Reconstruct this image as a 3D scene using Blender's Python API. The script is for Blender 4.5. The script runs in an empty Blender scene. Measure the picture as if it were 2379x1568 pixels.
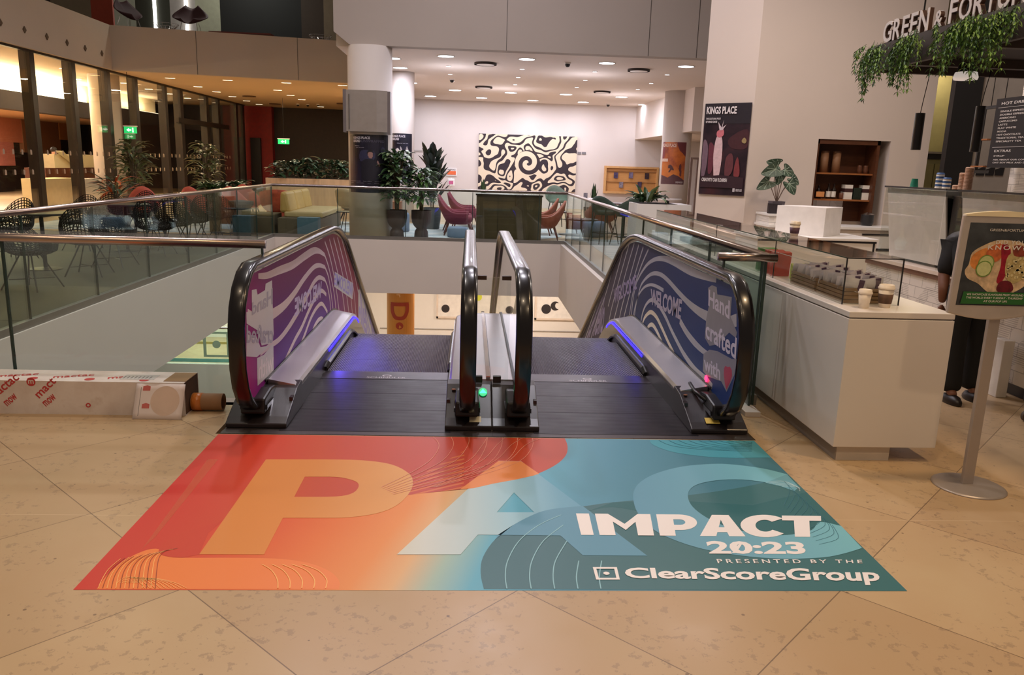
import bpy, math, random
from mathutils import Vector, Matrix
random.seed(7)
SC = bpy.context.scene
COL = SC.collection
PI = math.pi
# ------------------------------------------------------------------ camera
F_PX, PITCH, YAW, ROLL = 1831.5352, 0.215781295, 0.0574617172, -0.0318362489
CAM = Vector((-0.144374857, -4.31822684, 1.53895230))
cy, sy, cp, sp, cr, sr = math.cos(YAW), math.sin(YAW), math.cos(PITCH), math.sin(PITCH), math.cos(ROLL), math.sin(ROLL)
FW = Vector((sy*cp, cy*cp, -sp)); RT = Vector((cy, -sy, 0)); DN = FW.cross(RT)
CX = RT*cr + DN*sr; CD = RT*-sr + DN*cr
cam = bpy.data.cameras.new('camera'); camo = bpy.data.objects.new('camera', cam); COL.objects.link(camo)
cam.sensor_width = 36; cam.lens = F_PX/2379*36; cam.clip_start = .05; cam.clip_end = 200
M = Matrix.Identity(4)
for i in range(3):
    M[i][0] = CX[i]; M[i][1] = -CD[i]; M[i][2] = -FW[i]; M[i][3] = CAM[i]
camo.matrix_world = M
SC.camera = camo
SC.view_settings.view_transform = 'Standard'; SC.view_settings.look = 'None'
SC.cycles.transparent_max_bounces = 48
SC.view_settings.exposure = 0.0; SC.view_settings.gamma = 1; SC.view_settings.use_curve_mapping = False
# ------------------------------------------------------------------ measuring helpers: a point of the photograph on a plane of the place
def ray(x, y): return CX*((x-1189.5)/F_PX) + CD*((y-784)/F_PX) + FW
def fl(x, y, z=0.0):
    d = ray(x, y); return CAM + d*((z-CAM.z)/d.z)
def onY(x, y, Y):
    d = ray(x, y); return CAM + d*((Y-CAM.y)/d.y)
def onX(x, y, X):
    d = ray(x, y); return CAM + d*((X-CAM.x)/d.x)
# ------------------------------------------------------------------ world and big lights
w = bpy.data.worlds.new('world'); SC.world = w; w.use_nodes = True
w.node_tree.nodes['Background'].inputs[0].default_value = (1.0, .80, .66, 1)
w.node_tree.nodes['Background'].inputs[1].default_value = 0.16
def lamp(name, kind, loc, energy, color, size=.3, rot=(0,0,0), spot=None, blend=.5, parent=None, sy_=None):
    l = bpy.data.lights.new(name, kind); l.energy = energy; l.color = color
    if kind == 'AREA':
        l.shape = 'DISK' if sy_ is None else 'RECTANGLE'; l.size = size
        if sy_: l.size_y = sy_
        if spot: l.spread = spot
    elif kind == 'SPOT':
        l.spot_size = spot or 1.6; l.spot_blend = blend; l.shadow_soft_size = size
    else: l.shadow_soft_size = size
    o = bpy.data.objects.new(name, l); COL.objects.link(o); o.location = loc; o.rotation_euler = rot
    return o
WARM = (1, .76, .52); NEUT = (1, .90, .84); COOL = (.95, .90, 1)
# lamps in the atrium ceiling above the landing and the well
for (x, y, z, e, c) in [(-2.6,-1.9,6.2,28,WARM), (.2,-2.6,6.2,42,WARM), (3.1,-1.2,5.6,85,(1,.68,.38)), (2.0,-4.6,6.2,56,(1,.72,.44)), (-1.5,-4.8,6.2,52,WARM),
                        (-1.6,2.2,7.4,110,NEUT), (.6,4.6,7.4,150,COOL), (-2.2,6.2,7.4,120,COOL), (.3,8.6,7.4,130,COOL), (-6.4,8.5,6.6,75,WARM)]:
    lamp('atrium_lamp', 'AREA', (x, y, z), e, c, .32)
lamp('cafe_lamp', 'AREA', (4.6, 3.6, 4.6), 62, (1,.86,.76), .4)
lamp('cafe_lamp', 'AREA', (2.6, 4.4, 4.6), 38, (1,.88,.82), .4)
# ------------------------------------------------------------------ materials
def lin(c): return tuple(((v/255)/12.92 if v <= 10 else (((v/255)+.055)/1.055)**2.4) for v in c)
MATS = {}
def nn(nt, t, **k):
    n = nt.nodes.new(t)
    for a, v in k.items():
        if a.startswith('i'): n.inputs[int(a[1:])].default_value = v
        else: setattr(n, a, v)
    return n
def mat(name, rgb, rough=.5, metal=0, var=.06, scale=8, bump=0, bscale=40, emit=0, trans=0, coat=0, stretch=None, rgb2=None, thr=None):
    """procedural surface: noise-varied colour, optional fine bump; rgb in screen values"""
    if name in MATS: return MATS[name]
    m = bpy.data.materials.new(name); m.use_nodes = True; nt = m.node_tree; L = nt.links
    b = nt.nodes['Principled BSDF']
    c = lin(rgb)
    tc = nn(nt, 'ShaderNodeTexCoord'); mp = nn(nt, 'ShaderNodeMapping')
    if stretch: mp.inputs['Scale'].default_value = stretch
    L.new(tc.outputs['Object'], mp.inputs[0])
    no = nn(nt, 'ShaderNodeTexNoise'); no.inputs['Scale'].default_value = scale; no.inputs['Detail'].default_value = 4
    L.new(mp.outputs[0], no.inputs[0])
    rp = nn(nt, 'ShaderNodeValToRGB')
    c2 = lin(rgb2) if rgb2 else None
    rp.color_ramp.elements[0].position = .3 if not thr else thr[0]; rp.color_ramp.elements[1].position = .7 if not thr else thr[1]
    rp.color_ramp.elements[0].color = tuple(v*(1-var) for v in c)+(1,)
    rp.color_ramp.elements[1].color = (c2 if c2 else tuple(min(1, v*(1+var)) for v in c))+(1,)
    L.new(no.outputs[0], rp.inputs[0]); L.new(rp.outputs[0], b.inputs['Base Color'])
    b.inputs['Roughness'].default_value = rough; b.inputs['Metallic'].default_value = metal
    if coat: b.inputs['Coat Weight'].default_value = coat
    if bump:
        n2 = nn(nt, 'ShaderNodeTexNoise'); n2.inputs['Scale'].default_value = bscale; L.new(mp.outputs[0], n2.inputs[0])
        bp = nn(nt, 'ShaderNodeBump'); bp.inputs['Strength'].default_value = bump; bp.inputs['Distance'].default_value = .01
        L.new(n2.outputs[0], bp.inputs['Height']); L.new(bp.outputs[0], b.inputs['Normal'])
    if emit:
        b.inputs['Emission Color'].default_value = c+(1,); b.inputs['Emission Strength'].default_value = emit
    MATS[name] = m; return m
def glassmat(name, tint=(.86,.93,.90), refl=1.0, rough=0.0):
    if name in MATS: return MATS[name]
    m = bpy.data.materials.new(name); m.use_nodes = True; nt = m.node_tree; L = nt.links
    nt.nodes.remove(nt.nodes['Principled BSDF']); out = nt.nodes['Material Output']
    t = nn(nt, 'ShaderNodeBsdfTransparent'); t.inputs[0].default_value = tint+(1,)
    g = nn(nt, 'ShaderNodeBsdfGlossy'); g.inputs['Roughness'].default_value = rough; g.inputs[0].default_value = (refl, refl, refl, 1)
    f = nn(nt, 'ShaderNodeFresnel'); ge = nn(nt, 'ShaderNodeNewGeometry')
    L.new(mathn(nt, 'MULTIPLY_ADD', ge.outputs['Backfacing'], 1/1.42-1.42, 1.42), f.inputs[0])
    mx = nn(nt, 'ShaderNodeMixShader'); L.new(f.outputs[0], mx.inputs[0]); L.new(t.outputs[0], mx.inputs[1]); L.new(g.outputs[0], mx.inputs[2])
    L.new(mx.outputs[0], out.inputs[0]); MATS[name] = m; return m
def filmmat(name, rgb, alpha, rough=.35):
    """translucent vinyl"""
    if name in MATS: return MATS[name]
    m = mat(name, rgb, rough, var=.03)
    m.node_tree.nodes['Principled BSDF'].inputs['Alpha'].default_value = alpha
    return m
def mathn(nt, op, a, b=None, c=None):
    n = nt.nodes.new('ShaderNodeMath'); n.operation = op
    for i, v in enumerate((a, b, c)):
        if v is None: continue
        if isinstance(v, (int, float)): n.inputs[i].default_value = v
        else: nt.links.new(v, n.inputs[i])
    return n.outputs[0]
def mixc(nt, f, a, b):
    n = nt.nodes.new('ShaderNodeMix'); n.data_type = 'RGBA'
    for i, v in ((0, f), (6, a), (7, b)):
        if isinstance(v, (int, float)): n.inputs[i].default_value = v
        elif isinstance(v, tuple): n.inputs[i].default_value = v
        else: nt.links.new(v, n.inputs[i])
    return n.outputs[2]
def ramp(nt, fac, stops, interp='LINEAR'):
    n = nt.nodes.new('ShaderNodeValToRGB'); cr_ = n.color_ramp; cr_.interpolation = interp
    while len(cr_.elements) < len(stops): cr_.elements.new(.5)
    for e, (p, c) in zip(cr_.elements, stops): e.position = p; e.color = (lin(c)+(1,)) if max(c) > 1.01 else tuple(c)+(1,)
    nt.links.new(fac, n.inputs[0]); return n.outputs[0]
def newmat(name):
    m = bpy.data.materials.new(name); m.use_nodes = True; MATS[name] = m
    return m, m.node_tree, m.node_tree.nodes['Principled BSDF']
def xyz(nt):
    tc = nt.nodes.new('ShaderNodeTexCoord'); s = nt.nodes.new('ShaderNodeSeparateXYZ'); nt.links.new(tc.outputs['Object'], s.inputs[0])
    return tc.outputs['Object'], s.outputs[0], s.outputs[1], s.outputs[2]
def noise(nt, vec, scale, detail=3, rough=.5):
    n = nt.nodes.new('ShaderNodeTexNoise'); n.inputs['Scale'].default_value = scale; n.inputs['Detail'].default_value = detail; n.inputs['Roughness'].default_value = rough
    nt.links.new(vec, n.inputs[0]); return n.outputs[0]
# stone floor: slabs laid at forty-five degrees, 1.22 m on a side
m, nt, b = newmat('limestone_slabs'); P, X, Y, Z = xyz(nt)
u = mathn(nt, 'DIVIDE', mathn(nt, 'ADD', mathn(nt, 'ADD', X, Y), 2.81), 1.213)
v = mathn(nt, 'DIVIDE', mathn(nt, 'ADD', mathn(nt, 'SUBTRACT', X, Y), .72), 1.226)
fu = mathn(nt, 'ABSOLUTE', mathn(nt, 'SUBTRACT', mathn(nt, 'FRACT', u), .5)); fv = mathn(nt, 'ABSOLUTE', mathn(nt, 'SUBTRACT', mathn(nt, 'FRACT', v), .5))
joint = mathn(nt, 'GREATER_THAN', mathn(nt, 'MAXIMUM', fu, fv), .4975)
jy = mathn(nt, 'LESS_THAN', mathn(nt, 'ABSOLUTE', mathn(nt, 'ADD', Y, 1.06)), .0016)
cell = nn(nt, 'ShaderNodeCombineXYZ'); nt.links.new(mathn(nt, 'FLOOR', u), cell.inputs[0]); nt.links.new(mathn(nt, 'FLOOR', v), cell.inputs[1])
wn = nn(nt, 'ShaderNodeTexWhiteNoise'); nt.links.new(cell.outputs[0], wn.inputs[0])
base = ramp(nt, wn.outputs[0], [(0, (172,148,114)), (.5, (186,162,126)), (1, (198,176,138))])
n1 = noise(nt, P, 2.2, 6, .62)
base = mixc(nt, mathn(nt, 'MULTIPLY', mathn(nt, 'GREATER_THAN', n1, 0), mathn(nt, 'SUBTRACT', 1.0, n1)), base, lin((186,154,118))+(1,))
sp1 = noise(nt, P, 22, 5, .7); sp2 = noise(nt, P, 2.6, 2, .5)
spots = mathn(nt, 'MULTIPLY', mathn(nt, 'MULTIPLY', mathn(nt, 'GREATER_THAN', sp1, .575), mathn(nt, 'GREATER_THAN', sp2, .47)), .45)
base = mixc(nt, spots, base, lin((140,118,96))+(1,))
vo = nn(nt, 'ShaderNodeTexVoronoi'); vo.inputs['Scale'].default_value = 9; nt.links.new(P, vo.inputs[0])
pits = mathn(nt, 'MULTIPLY', mathn(nt, 'LESS_THAN', vo.outputs['Distance'], .055), .7)
base = mixc(nt, pits, base, lin((88,66,52))+(1,))
base = mixc(nt, mathn(nt, 'MULTIPLY', joint, .75), base, lin((92,70,52))+(1,))
base = mixc(nt, mathn(nt, 'MULTIPLY', jy, .5), base, lin((225,205,170))+(1,))
nt.links.new(base, b.inputs['Base Color'])
r1 = noise(nt, P, 5, 4)
nt.links.new(mathn(nt, 'ADD', mathn(nt, 'MULTIPLY', r1, .25), .22), b.inputs['Roughness'])
bp = nn(nt, 'ShaderNodeBump'); bp.inputs['Strength'].default_value = .25; bp.inputs['Distance'].default_value = .002
nt.links.new(mathn(nt, 'SUBTRACT', 1.0, joint), bp.inputs['Height']); nt.links.new(bp.outputs[0], b.inputs['Normal'])
# carpet: pale blue grey streaks
m, nt, b = newmat('lounge_carpet'); P, X, Y, Z = xyz(nt)
mp = nn(nt, 'ShaderNodeMapping'); mp.inputs['Scale'].default_value = (1.2, 5, 1); nt.links.new(P, mp.inputs[0])
nt.links.new(ramp(nt, noise(nt, mp.outputs[0], 1.4, 4, .6), [(.35, (150,164,170)), (.5, (196,204,205)), (.62, (214,212,205))]), b.inputs['Base Color']); b.inputs['Roughness'].default_value = .95
# white wall tiles, brick bond, some ribbed
def tilemat(name, rgb, axis):
    m, nt, b = newmat(name); P, X, Y, Z = xyz(nt)
    cmb = nn(nt, 'ShaderNodeCombineXYZ'); nt.links.new(Y if axis == 'y' else X, cmb.inputs[0]); nt.links.new(Z, cmb.inputs[1])
    br = nn(nt, 'ShaderNodeTexBrick'); nt.links.new(cmb.outputs[0], br.inputs[0])
    br.inputs['Scale'].default_value = 1; br.inputs['Brick Width'].default_value = .2; br.inputs['Row Height'].default_value = .1
    br.inputs['Mortar Size'].default_value = .003; br.inputs['Color1'].default_value = lin(rgb)+(1,); br.inputs['Color2'].default_value = tuple(v*.93 for v in lin(rgb))+(1,)
    br.inputs['Mortar'].default_value = tuple(v*.55 for v in lin(rgb))+(1,)
    wv = mathn(nt, 'SINE', mathn(nt, 'MULTIPLY', Z, 420)); 
    rib = mathn(nt, 'GREATER_THAN', noise(nt, cmb.outputs[0], 5.5, 0), .52)
    cl = mixc(nt, mathn(nt, 'MULTIPLY', mathn(nt, 'MULTIPLY', rib, mathn(nt, 'GREATER_THAN', wv, 0)), .35), br.outputs[0], (.12,.11,.10,1))
    nt.links.new(cl, b.inputs['Base Color']); b.inputs['Roughness'].default_value = .25
tilemat('white_ribbed_tile_y', (226,218,210), 'y'); tilemat('white_tile_x', (232,226,220), 'x')
# dark ribbed floor plate of the escalator
def ribmat(name, rgb, rough, freq, depth, metal=.6, axis='x', contrast=.35):
    m, nt, b = newmat(name); P, X, Y, Z = xyz(nt)
    s = mathn(nt, 'SINE', mathn(nt, 'MULTIPLY', {'x': X, 'y': Y}[axis], freq))
    c = lin(rgb)
    n = noise(nt, P, 6, 4)
    cl = mixc(nt, mathn(nt, 'MULTIPLY', mathn(nt, 'GREATER_THAN', s, .1), contrast), c+(1,), tuple(v*.25 for v in c)+(1,))
    cl = mixc(nt, mathn(nt, 'MULTIPLY', n, .25), cl, tuple(min(1, v*2.2) for v in c)+(1,))
    nt.links.new(cl, b.inputs['Base Color']); b.inputs['Metallic'].default_value = metal
    nt.links.new(mathn(nt, 'ADD', mathn(nt, 'MULTIPLY', n, .2), rough-.1), b.inputs['Roughness'])
    bp = nn(nt, 'ShaderNodeBump'); bp.inputs['Strength'].default_value = .6; bp.inputs['Distance'].default_value = depth
    nt.links.new(s, bp.inputs['Height']); nt.links.new(bp.outputs[0], b.inputs['Normal'])
ribmat('escalator_floor_plate', (44,38,42), .38, 2*PI/.024, .0003, .7, 'y', .25)
ribmat('escalator_step_tread', (86,76,90), .42, 2*PI/.0125, .004, .6, 'x', .8)
WHITE = mat('white_plaster', (214,204,196), .75, var=.015, scale=1.5, bump=.02)
BEIGE = mat('beige_plaster', (190,174,156), .8, var=.02, scale=1.2)
CEIL = mat('ceiling_white', (222,210,200), .85, var=.012, scale=1)
SOFF = mat('soffit_cream', (205,182,150), .85, var=.015, scale=1)
FASC = mat('grey_bulkhead', (172,160,150), .8, var=.02, scale=.8)
STEEL = mat('brushed_steel', (186,180,178), .24, 1, var=.08, scale=6, stretch=(1,1,30), bump=.05, bscale=60)
CHROME = mat('polished_steel_deck', (226,220,222), .30, 1, var=.04, scale=2.5)
RAILM = mat('satin_handrail', (176,158,148), .26, 1, var=.04, scale=10)
RUB = mat('black_rubber', (17,14,17), .24, var=.1, scale=14, coat=.1)
BLK = mat('black_plastic', (22,19,22), .35, var=.15)
DKMET = mat('dark_powder_metal', (44,38,40), .38, .4, var=.12)
GLASS = glassmat('balustrade_glass', (.88,.945,.915)); CLR = glassmat('clear_glass', (.95,.97,.96)); WIN = glassmat('window_glass', (.93,.94,.92))
GEDGE = mat('green_glass_edge', (70,104,96), .2, var=.1)
WHT = mat('white_laminate', (232,228,224), .35, var=.01)
ORG = mat('orange_panel', (206,92,52), .7, var=.06)
# ------------------------------------------------------------------ mesh building
def bez(pts, n=8, closed=False):
    """Catmull-Rom through the points, any dimension"""
    out = []; N = len(pts)
    rng = range(N) if closed else range(N-1)
    for i in rng:
        g = lambda k: pts[k % N] if closed else pts[max(0, min(N-1, k))]
        p0, p1, p2, p3 = g(i-1), g(i), g(i+1), g(i+2)
        for j in range(n):
            t = j/n
            out.append(tuple(.5*((2*b_)+(-a+c)*t+(2*a-5*b_+4*c-d)*t*t+(-a+3*b_-3*c+d)*t**3) for a, b_, c, d in zip(p0, p1, p2, p3)))
    if not closed: out.append(tuple(pts[-1]))
    return out
class MB:
    def __init__(s): s.v = []; s.f = []
    def add(s, vs, fs):
        k = len(s.v); s.v += [tuple(p) for p in vs]; s.f += [tuple(i+k for i in f) for f in fs]; return s
    def box(s, x0, x1, y0, y1, z0, z1, rot=None, piv=None):
        vs = [(x, y, z) for x in (x0, x1) for y in (y0, y1) for z in (z0, z1)]
        if rot is not None:
            R = Matrix.Rotation(rot[0], 3, rot[1]); pv = Vector(piv or ((x0+x1)/2, (y0+y1)/2, (z0+z1)/2))
            vs = [tuple(R @ (Vector(p)-pv)+pv) for p in vs]
        return s.add(vs, [(0,1,3,2), (4,6,7,5), (0,4,5,1), (2,3,7,6), (0,2,6,4), (1,5,7,3)])
    def prism(s, poly, axis, a, b):
        """extrude a 2D polygon along an axis; x -> (y,z), y -> (x,z), z -> (x,y)"""
        def P(p, t): return {'x': (t, p[0], p[1]), 'y': (p[0], t, p[1]), 'z': (p[0], p[1], t)}[axis]
        n = len(poly); vs = [P(p, a) for p in poly]+[P(p, b) for p in poly]
        return s.add(vs, [tuple(range(n))[::-1], tuple(range(n, 2*n))]+[(i, (i+1) % n, n+(i+1) % n, n+i) for i in range(n)])
    def tube(s, pts, r, n=8, caps=True, flat=1.0):
        pts = [Vector(p) for p in pts]; rs = r if isinstance(r, (list, tuple)) else [r]*len(pts)
        prev = None; rings = []
        for i, p in enumerate(pts):
            t = (pts[min(i+1, len(pts)-1)]-pts[max(i-1, 0)]).normalized()
            if prev is None:
                a = Vector((0,0,1)) if abs(t.z) < .9 else Vector((1,0,0)); u_ = t.cross(a).normalized()
            else: u_ = (prev - t*prev.dot(t)).normalized()
            w_ = t.cross(u_); prev = u_
            rings.append([p+(u_*math.cos(2*PI*k/n)+w_*math.sin(2*PI*k/n)*flat)*rs[i] for k in range(n)])
        vs = [q for rg in rings for q in rg]; fs = []
        for i in range(len(pts)-1):
            for k in range(n): fs.append((i*n+k, i*n+(k+1) % n, (i+1)*n+(k+1) % n, (i+1)*n+k))
        if caps: fs += [tuple(range(n))[::-1], tuple(range((len(pts)-1)*n, len(pts)*n))]
        return s.add(vs, fs)
    def lathe(s, prof, c=(0,0,0), n=24, sx=1, sy_=1, caps=True):
        vs = []; fs = []
        for (r, z) in prof:
            for k in range(n): vs.append((c[0]+sx*r*math.cos(2*PI*k/n), c[1]+sy_*r*math.sin(2*PI*k/n), c[2]+z))
        for i in range(len(prof)-1):
            for k in range(n): fs.append((i*n+k, i*n+(k+1) % n, (i+1)*n+(k+1) % n, (i+1)*n+k))
        if caps: fs += [tuple(range(n))[::-1], tuple(range((len(prof)-1)*n, len(prof)*n))]
        return s.add(vs, fs)
    def sweep(s, path, prof, closed_prof=True, caps=True):
        """path in the YZ plane [(y,z)], profile [(dx, dn)] where dn is along the path's left normal"""
        rings = []; N = len(path); n = len(prof)
        for i, p in enumerate(path):
            a = Vector(path[max(i-1, 0)]); b_ = Vector(path[min(i+1, N-1)]); t = (b_-a).normalized(); nr = Vector((-t.y, t.x))
            rings.append([(q[0], p[0]+nr.x*q[1], p[1]+nr.y*q[1]) for q in prof])
        vs = [q for rg in rings for q in rg]; fs = []
        for i in range(N-1):
            for k in range(n if closed_prof else n-1): fs.append((i*n+k, i*n+(k+1) % n, (i+1)*n+(k+1) % n, (i+1)*n+k))
        if caps and closed_prof: fs += [tuple(range(n))[::-1], tuple(range((N-1)*n, N*n))]
        return s.add(vs, fs)
    def grid(s, fn, nu, nv, wrap=False):
        vs = [fn(i/nu, j/nv) for i in range(nu+1) for j in range(nv+1)]
        return s.add(vs, [(i*(nv+1)+j, (i+1)*(nv+1)+j, (i+1)*(nv+1)+j+1, i*(nv+1)+j+1) for i in range(nu) for j in range(nv)])
    def xf(s, mtx):
        s.v = [tuple(mtx @ Vector(p)) for p in s.v]; return s
    def build(s, name, material, parent=None, smooth=False, bevel=0, solid=0, local=False, subd=0):
        me = bpy.data.meshes.new(name); vs = s.v
        if parent is not None and not local:
            off = BASE.get(top(parent).name, Vector()); vs = [tuple(Vector(p)-off) for p in vs]
        me.from_pydata(vs, [], s.f); me.materials.append(material)
        if smooth:
            me.polygons.foreach_set('use_smooth', [True]*len(me.polygons))
        me.update()
        o = bpy.data.objects.new(name, me); COL.objects.link(o)
        if solid:
            md = o.modifiers.new('solid', 'SOLIDIFY'); md.thickness = solid; md.offset = 0
        if subd:
            md = o.modifiers.new('sub', 'SUBSURF'); md.levels = subd; md.render_levels = subd
        if bevel:
            md = o.modifiers.new('bevel', 'BEVEL'); md.width = bevel; md.segments = 2; md.limit_method = 'ANGLE'
        if parent is not None: o.parent = parent
        return o
BASE = {}
def top(o):
    while o.parent: o = o.parent
    return o
def thing(name, label, cat, loc=(0,0,0), group=None, rz=0, local=False):
    o = bpy.data.objects.new(name, None); COL.objects.link(o); o.location = loc; o.rotation_euler = (0,0,rz); o.empty_display_size = .1
    o['label'] = label; o['category'] = cat
    if group: o['group'] = group
    if not local: BASE[o.name] = Vector(loc)
    return o
def tag(o, label, cat, group=None):
    o['label'] = label; o['category'] = cat
    if group: o['group'] = group
    return o
def struct(o): o['kind'] = 'structure'; return o
def copytree(o, loc=None, rz=None, label=None, parent=None, group=None):
    c = o.copy(); COL.objects.link(c)
    if parent is not None: c.parent = parent
    if loc is not None: c.location = loc
    if rz is not None: c.rotation_euler = (0,0,rz)
    if label: c['label'] = label
    if group: c['group'] = group
    for ch in list(o.children): copytree(ch, parent=c)
    return c
# writing: built-in font turned into a thin solid, fitted to a rectangle of a plane
def textmb(s, rect, plane, bold=.0, thick=.0008, mirror=False, fit=True, shear=0, spacing=1.0):
    """rect (u0,u1,v0,v1); plane(u,v,d) -> world point, d = depth along the normal"""
    cu = bpy.data.curves.new('t', 'FONT'); cu.body = s; cu.offset = bold; cu.resolution_u = 3; cu.space_character = spacing; cu.shear = shear; cu.align_x = 'LEFT'
    o = bpy.data.objects.new('t', cu); me = bpy.data.meshes.new_from_object(o)
    vs = [v_.co.copy() for v_ in me.vertices]; fs = [tuple(p.vertices) for p in me.polygons]
    eds = {}
    for f in fs:
        for i in range(len(f)):
            k = (f[i], f[(i+1) % len(f)]); eds[k] = 1
    bpy.data.objects.remove(o); bpy.data.meshes.remove(me); bpy.data.curves.remove(cu)
    mb = MB()
    if not vs: return mb
    xs = [p.x for p in vs]; ys = [p.y for p in vs]; x0, x1, y0, y1 = min(xs), max(xs), min(ys), max(ys)
    u0, u1, v0, v1 = rect
    def mp(p):
        a = (p.x-x0)/(x1-x0 or 1); b_ = (p.y-y0)/(y1-y0 or 1)
        if mirror: a = 1-a
        return u0+(u1-u0)*a, v0+(v1-v0)*b_
    uv = [mp(p) for p in vs]
    if not thick: return mb.add([plane(a, b_, 0) for a, b_ in uv], fs)
    n = len(vs)
    side = [(a, b_, b_+n, a+n) for (a, b_) in eds if (b_, a) not in eds]
    return mb.add([plane(a, b_, 0) for a, b_ in uv]+[plane(a, b_, thick) for a, b_ in uv], [f[::-1] for f in fs]+[tuple(i+n for i in f) for f in fs]+side)
def flatpoly(poly, plane, d0, d1):
    """polygon (u,v) as a thin solid on a plane"""
    n = len(poly); mb = MB()
    return mb.add([plane(a, b_, d0) for a, b_ in poly]+[plane(a, b_, d1) for a, b_ in poly], [tuple(range(n))[::-1], tuple(range(n, 2*n))]+[(i, (i+1) % n, n+(i+1) % n, n+i) for i in range(n)])
def ribbon(pts, wd, plane, d0, d1, n=8):
    p = bez(pts, n); N = len(p); ws = wd if isinstance(wd, (list, tuple)) else [wd, wd]
    L_ = []; R_ = []
    for i in range(N):
        a = Vector(p[max(i-1, 0)]); b_ = Vector(p[min(i+1, N-1)]); t = (b_-a)
        t = t.normalized() if t.length > 1e-9 else Vector((1,0)); nr = Vector((-t.y, t.x))
        f = i/(N-1)*(len(ws)-1); k = min(int(f), len(ws)-2); wv = ws[k]+(ws[k+1]-ws[k])*(f-k)
        L_.append((p[i][0]+nr.x*wv/2, p[i][1]+nr.y*wv/2)); R_.append((p[i][0]-nr.x*wv/2, p[i][1]-nr.y*wv/2))
    vs = [plane(*q, d1) for q in L_]+[plane(*q, d1) for q in R_]+[plane(*q, d0) for q in L_]+[plane(*q, d0) for q in R_]
    fs = []
    for i in range(N-1):
        fs += [(i, i+1, N+i+1, N+i), (2*N+i, 3*N+i, 3*N+i+1, 2*N+i+1), (i, 2*N+i, 2*N+i+1, i+1), (N+i, N+i+1, 3*N+i+1, 3*N+i)]
    return MB().add(vs, fs)
def circ(cx, cy_, r, n=24, ry=None): return [(cx+r*math.cos(2*PI*k/n), cy_+(ry or r)*math.sin(2*PI*k/n)) for k in range(n)]
# ================================================================== the building
def S(mb, name, material, **k): return struct(mb.build(name, material, **k))
STONE = MATS['limestone_slabs']
VL, VR, VB, VF = -3.90, 1.65, 11.20, 0.64          # edges of the well
fm = MB().box(-14, 9, -7, 0, -.3, 0).box(-14, -1.56, 0, VF-.04, -.3, 0).box(1.56, 9, 0, .52, -.3, 0)
fm.box(-17, VL-.1, VF-.04, 34, -.3, 0).box(VR+.1, 13, .52, 34, -.3, 0).box(VL-.1, VR+.1, VB+.1, 34, -.3, 0)
S(fm, 'floor', STONE)
S(MB().box(VL-.1, VL, VF-.14, VB+.1, -1.02, .03), 'wall_left_of_well', WHITE)
S(MB().box(VL, VR+.1, VB, VB+.1, -1.02, .03), 'wall_back_of_well', WHITE)
S(MB().box(VR, VR+.1, .45, VB, -1.02, .03), 'wall_right_of_well', WHITE)
S(MB().box(VL, -1.56, VF-.1, VF-.04, -1.02, .0), 'wall_front_of_well', WHITE)
S(MB().box(-14, VL-.1, VF, 34, -1.02, -.32).box(VL-.1, 13, VB+.1, 34, -1.02, -.32), 'ceiling_lower', CEIL)
LZ = -4.2
S(MB().box(-3.5, 12, 4, 21.3, LZ-.2, LZ).box(-17, -3.5, 17.5, 21.3, LZ-.2, LZ), 'floor_lower', STONE)
S(MB().box(-17, 12, 21, 21.3, LZ, -1.02), 'wall_lower_back', mat('lower_white_wall', (236,228,220), .7, var=.01))
S(MB().box(-17, -3.5, 17.35, 17.5, -6.6, LZ+.05), 'wall_lower_landing', WHITE)
S(MB().box(-17, -3.5, 17.1, 21, -7.0, -6.6), 'floor_basement', STONE)
# joints of the fascia panels are thin grooves: skirting line on the lower wall
S(MB().box(-3, 8, 20.975, 21, -3.80, -3.775), 'trim_1', mat('groove_grey', (150,142,136), .8))
# carpets (laid on the stone) and the painted shade sheet of the left deck
c1 = MB().prism([(-1.7,11.7),(.9,11.7),(1.9,13.2),(1.9,15.9),(-3.4,15.9),(-3.4,12.9),(-1.7,12.9)], 'z', 0, .006).build('carpet', MATS['lounge_carpet']); tag(c1, 'pale blue grey streaked carpet under the red armchairs and big planters', 'carpet')
c2 = MB().prism([(-9.4,11.9),(-3.7,11.9),(-3.7,15.3),(-9.4,15.3)], 'z', 0, .006).build('carpet', MATS['lounge_carpet']); tag(c2, 'pale carpet under the mustard sofa left of the white column', 'carpet')
c3 = MB().prism([(2.3,6.2),(3.0,7.4),(5.6,12.8),(2.3,12.8)], 'z', 0, .006).build('carpet', MATS['lounge_carpet']); tag(c3, 'pale carpet strip seen through the right balustrade glass', 'carpet')
c4 = MB().box(-9.3, -4.06, -.9, 11.6, 0, .006).build('carpet', mat('deck_shade_sheet', (54,52,42), .55, var=.15)); tag(c4, 'dark olive sheet added as painted shade under the black wire chairs on the left deck', 'carpet')  # thin dark sheet added over the stone, deck shade put into its colour
CZ = 3.72
# lounge
S(MB().box(-2.85, 13, 12.3, 25.4, CZ, CZ+.3), 'ceiling', CEIL)
S(MB().box(-2.9, 13, 25.1, 25.4, 0, CZ), 'wall_back', WHITE)
S(MB().box(-2.92, -2.8, 17.8, 25.1, 0, CZ), 'wall_left', WHITE)
bh = MB().prism([(-2.85,3.95),(-2.55,CZ),(6.4,CZ),(6.4,9),(-2.85,9)], 'y', 12.0, 12.3)
S(bh, 'wall_bulkhead', FASC)
GRV = mat('dark_groove', (70,62,56), .9)
for i, gx in enumerate((1178, 1510, 1623)):
    p = onY(gx, 60, 11.995); S(MB().box(p.x-.004, p.x+.004, 11.992, 12.002, CZ, 9), 'trim_%d' % (i+2), GRV)
S(MB().prism([(-2.9,3.6),(6.4,3.6),(6.4,12),(-2.9,12)], 'z', 9, 9.2), 'ceiling_atrium', CEIL)
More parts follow.
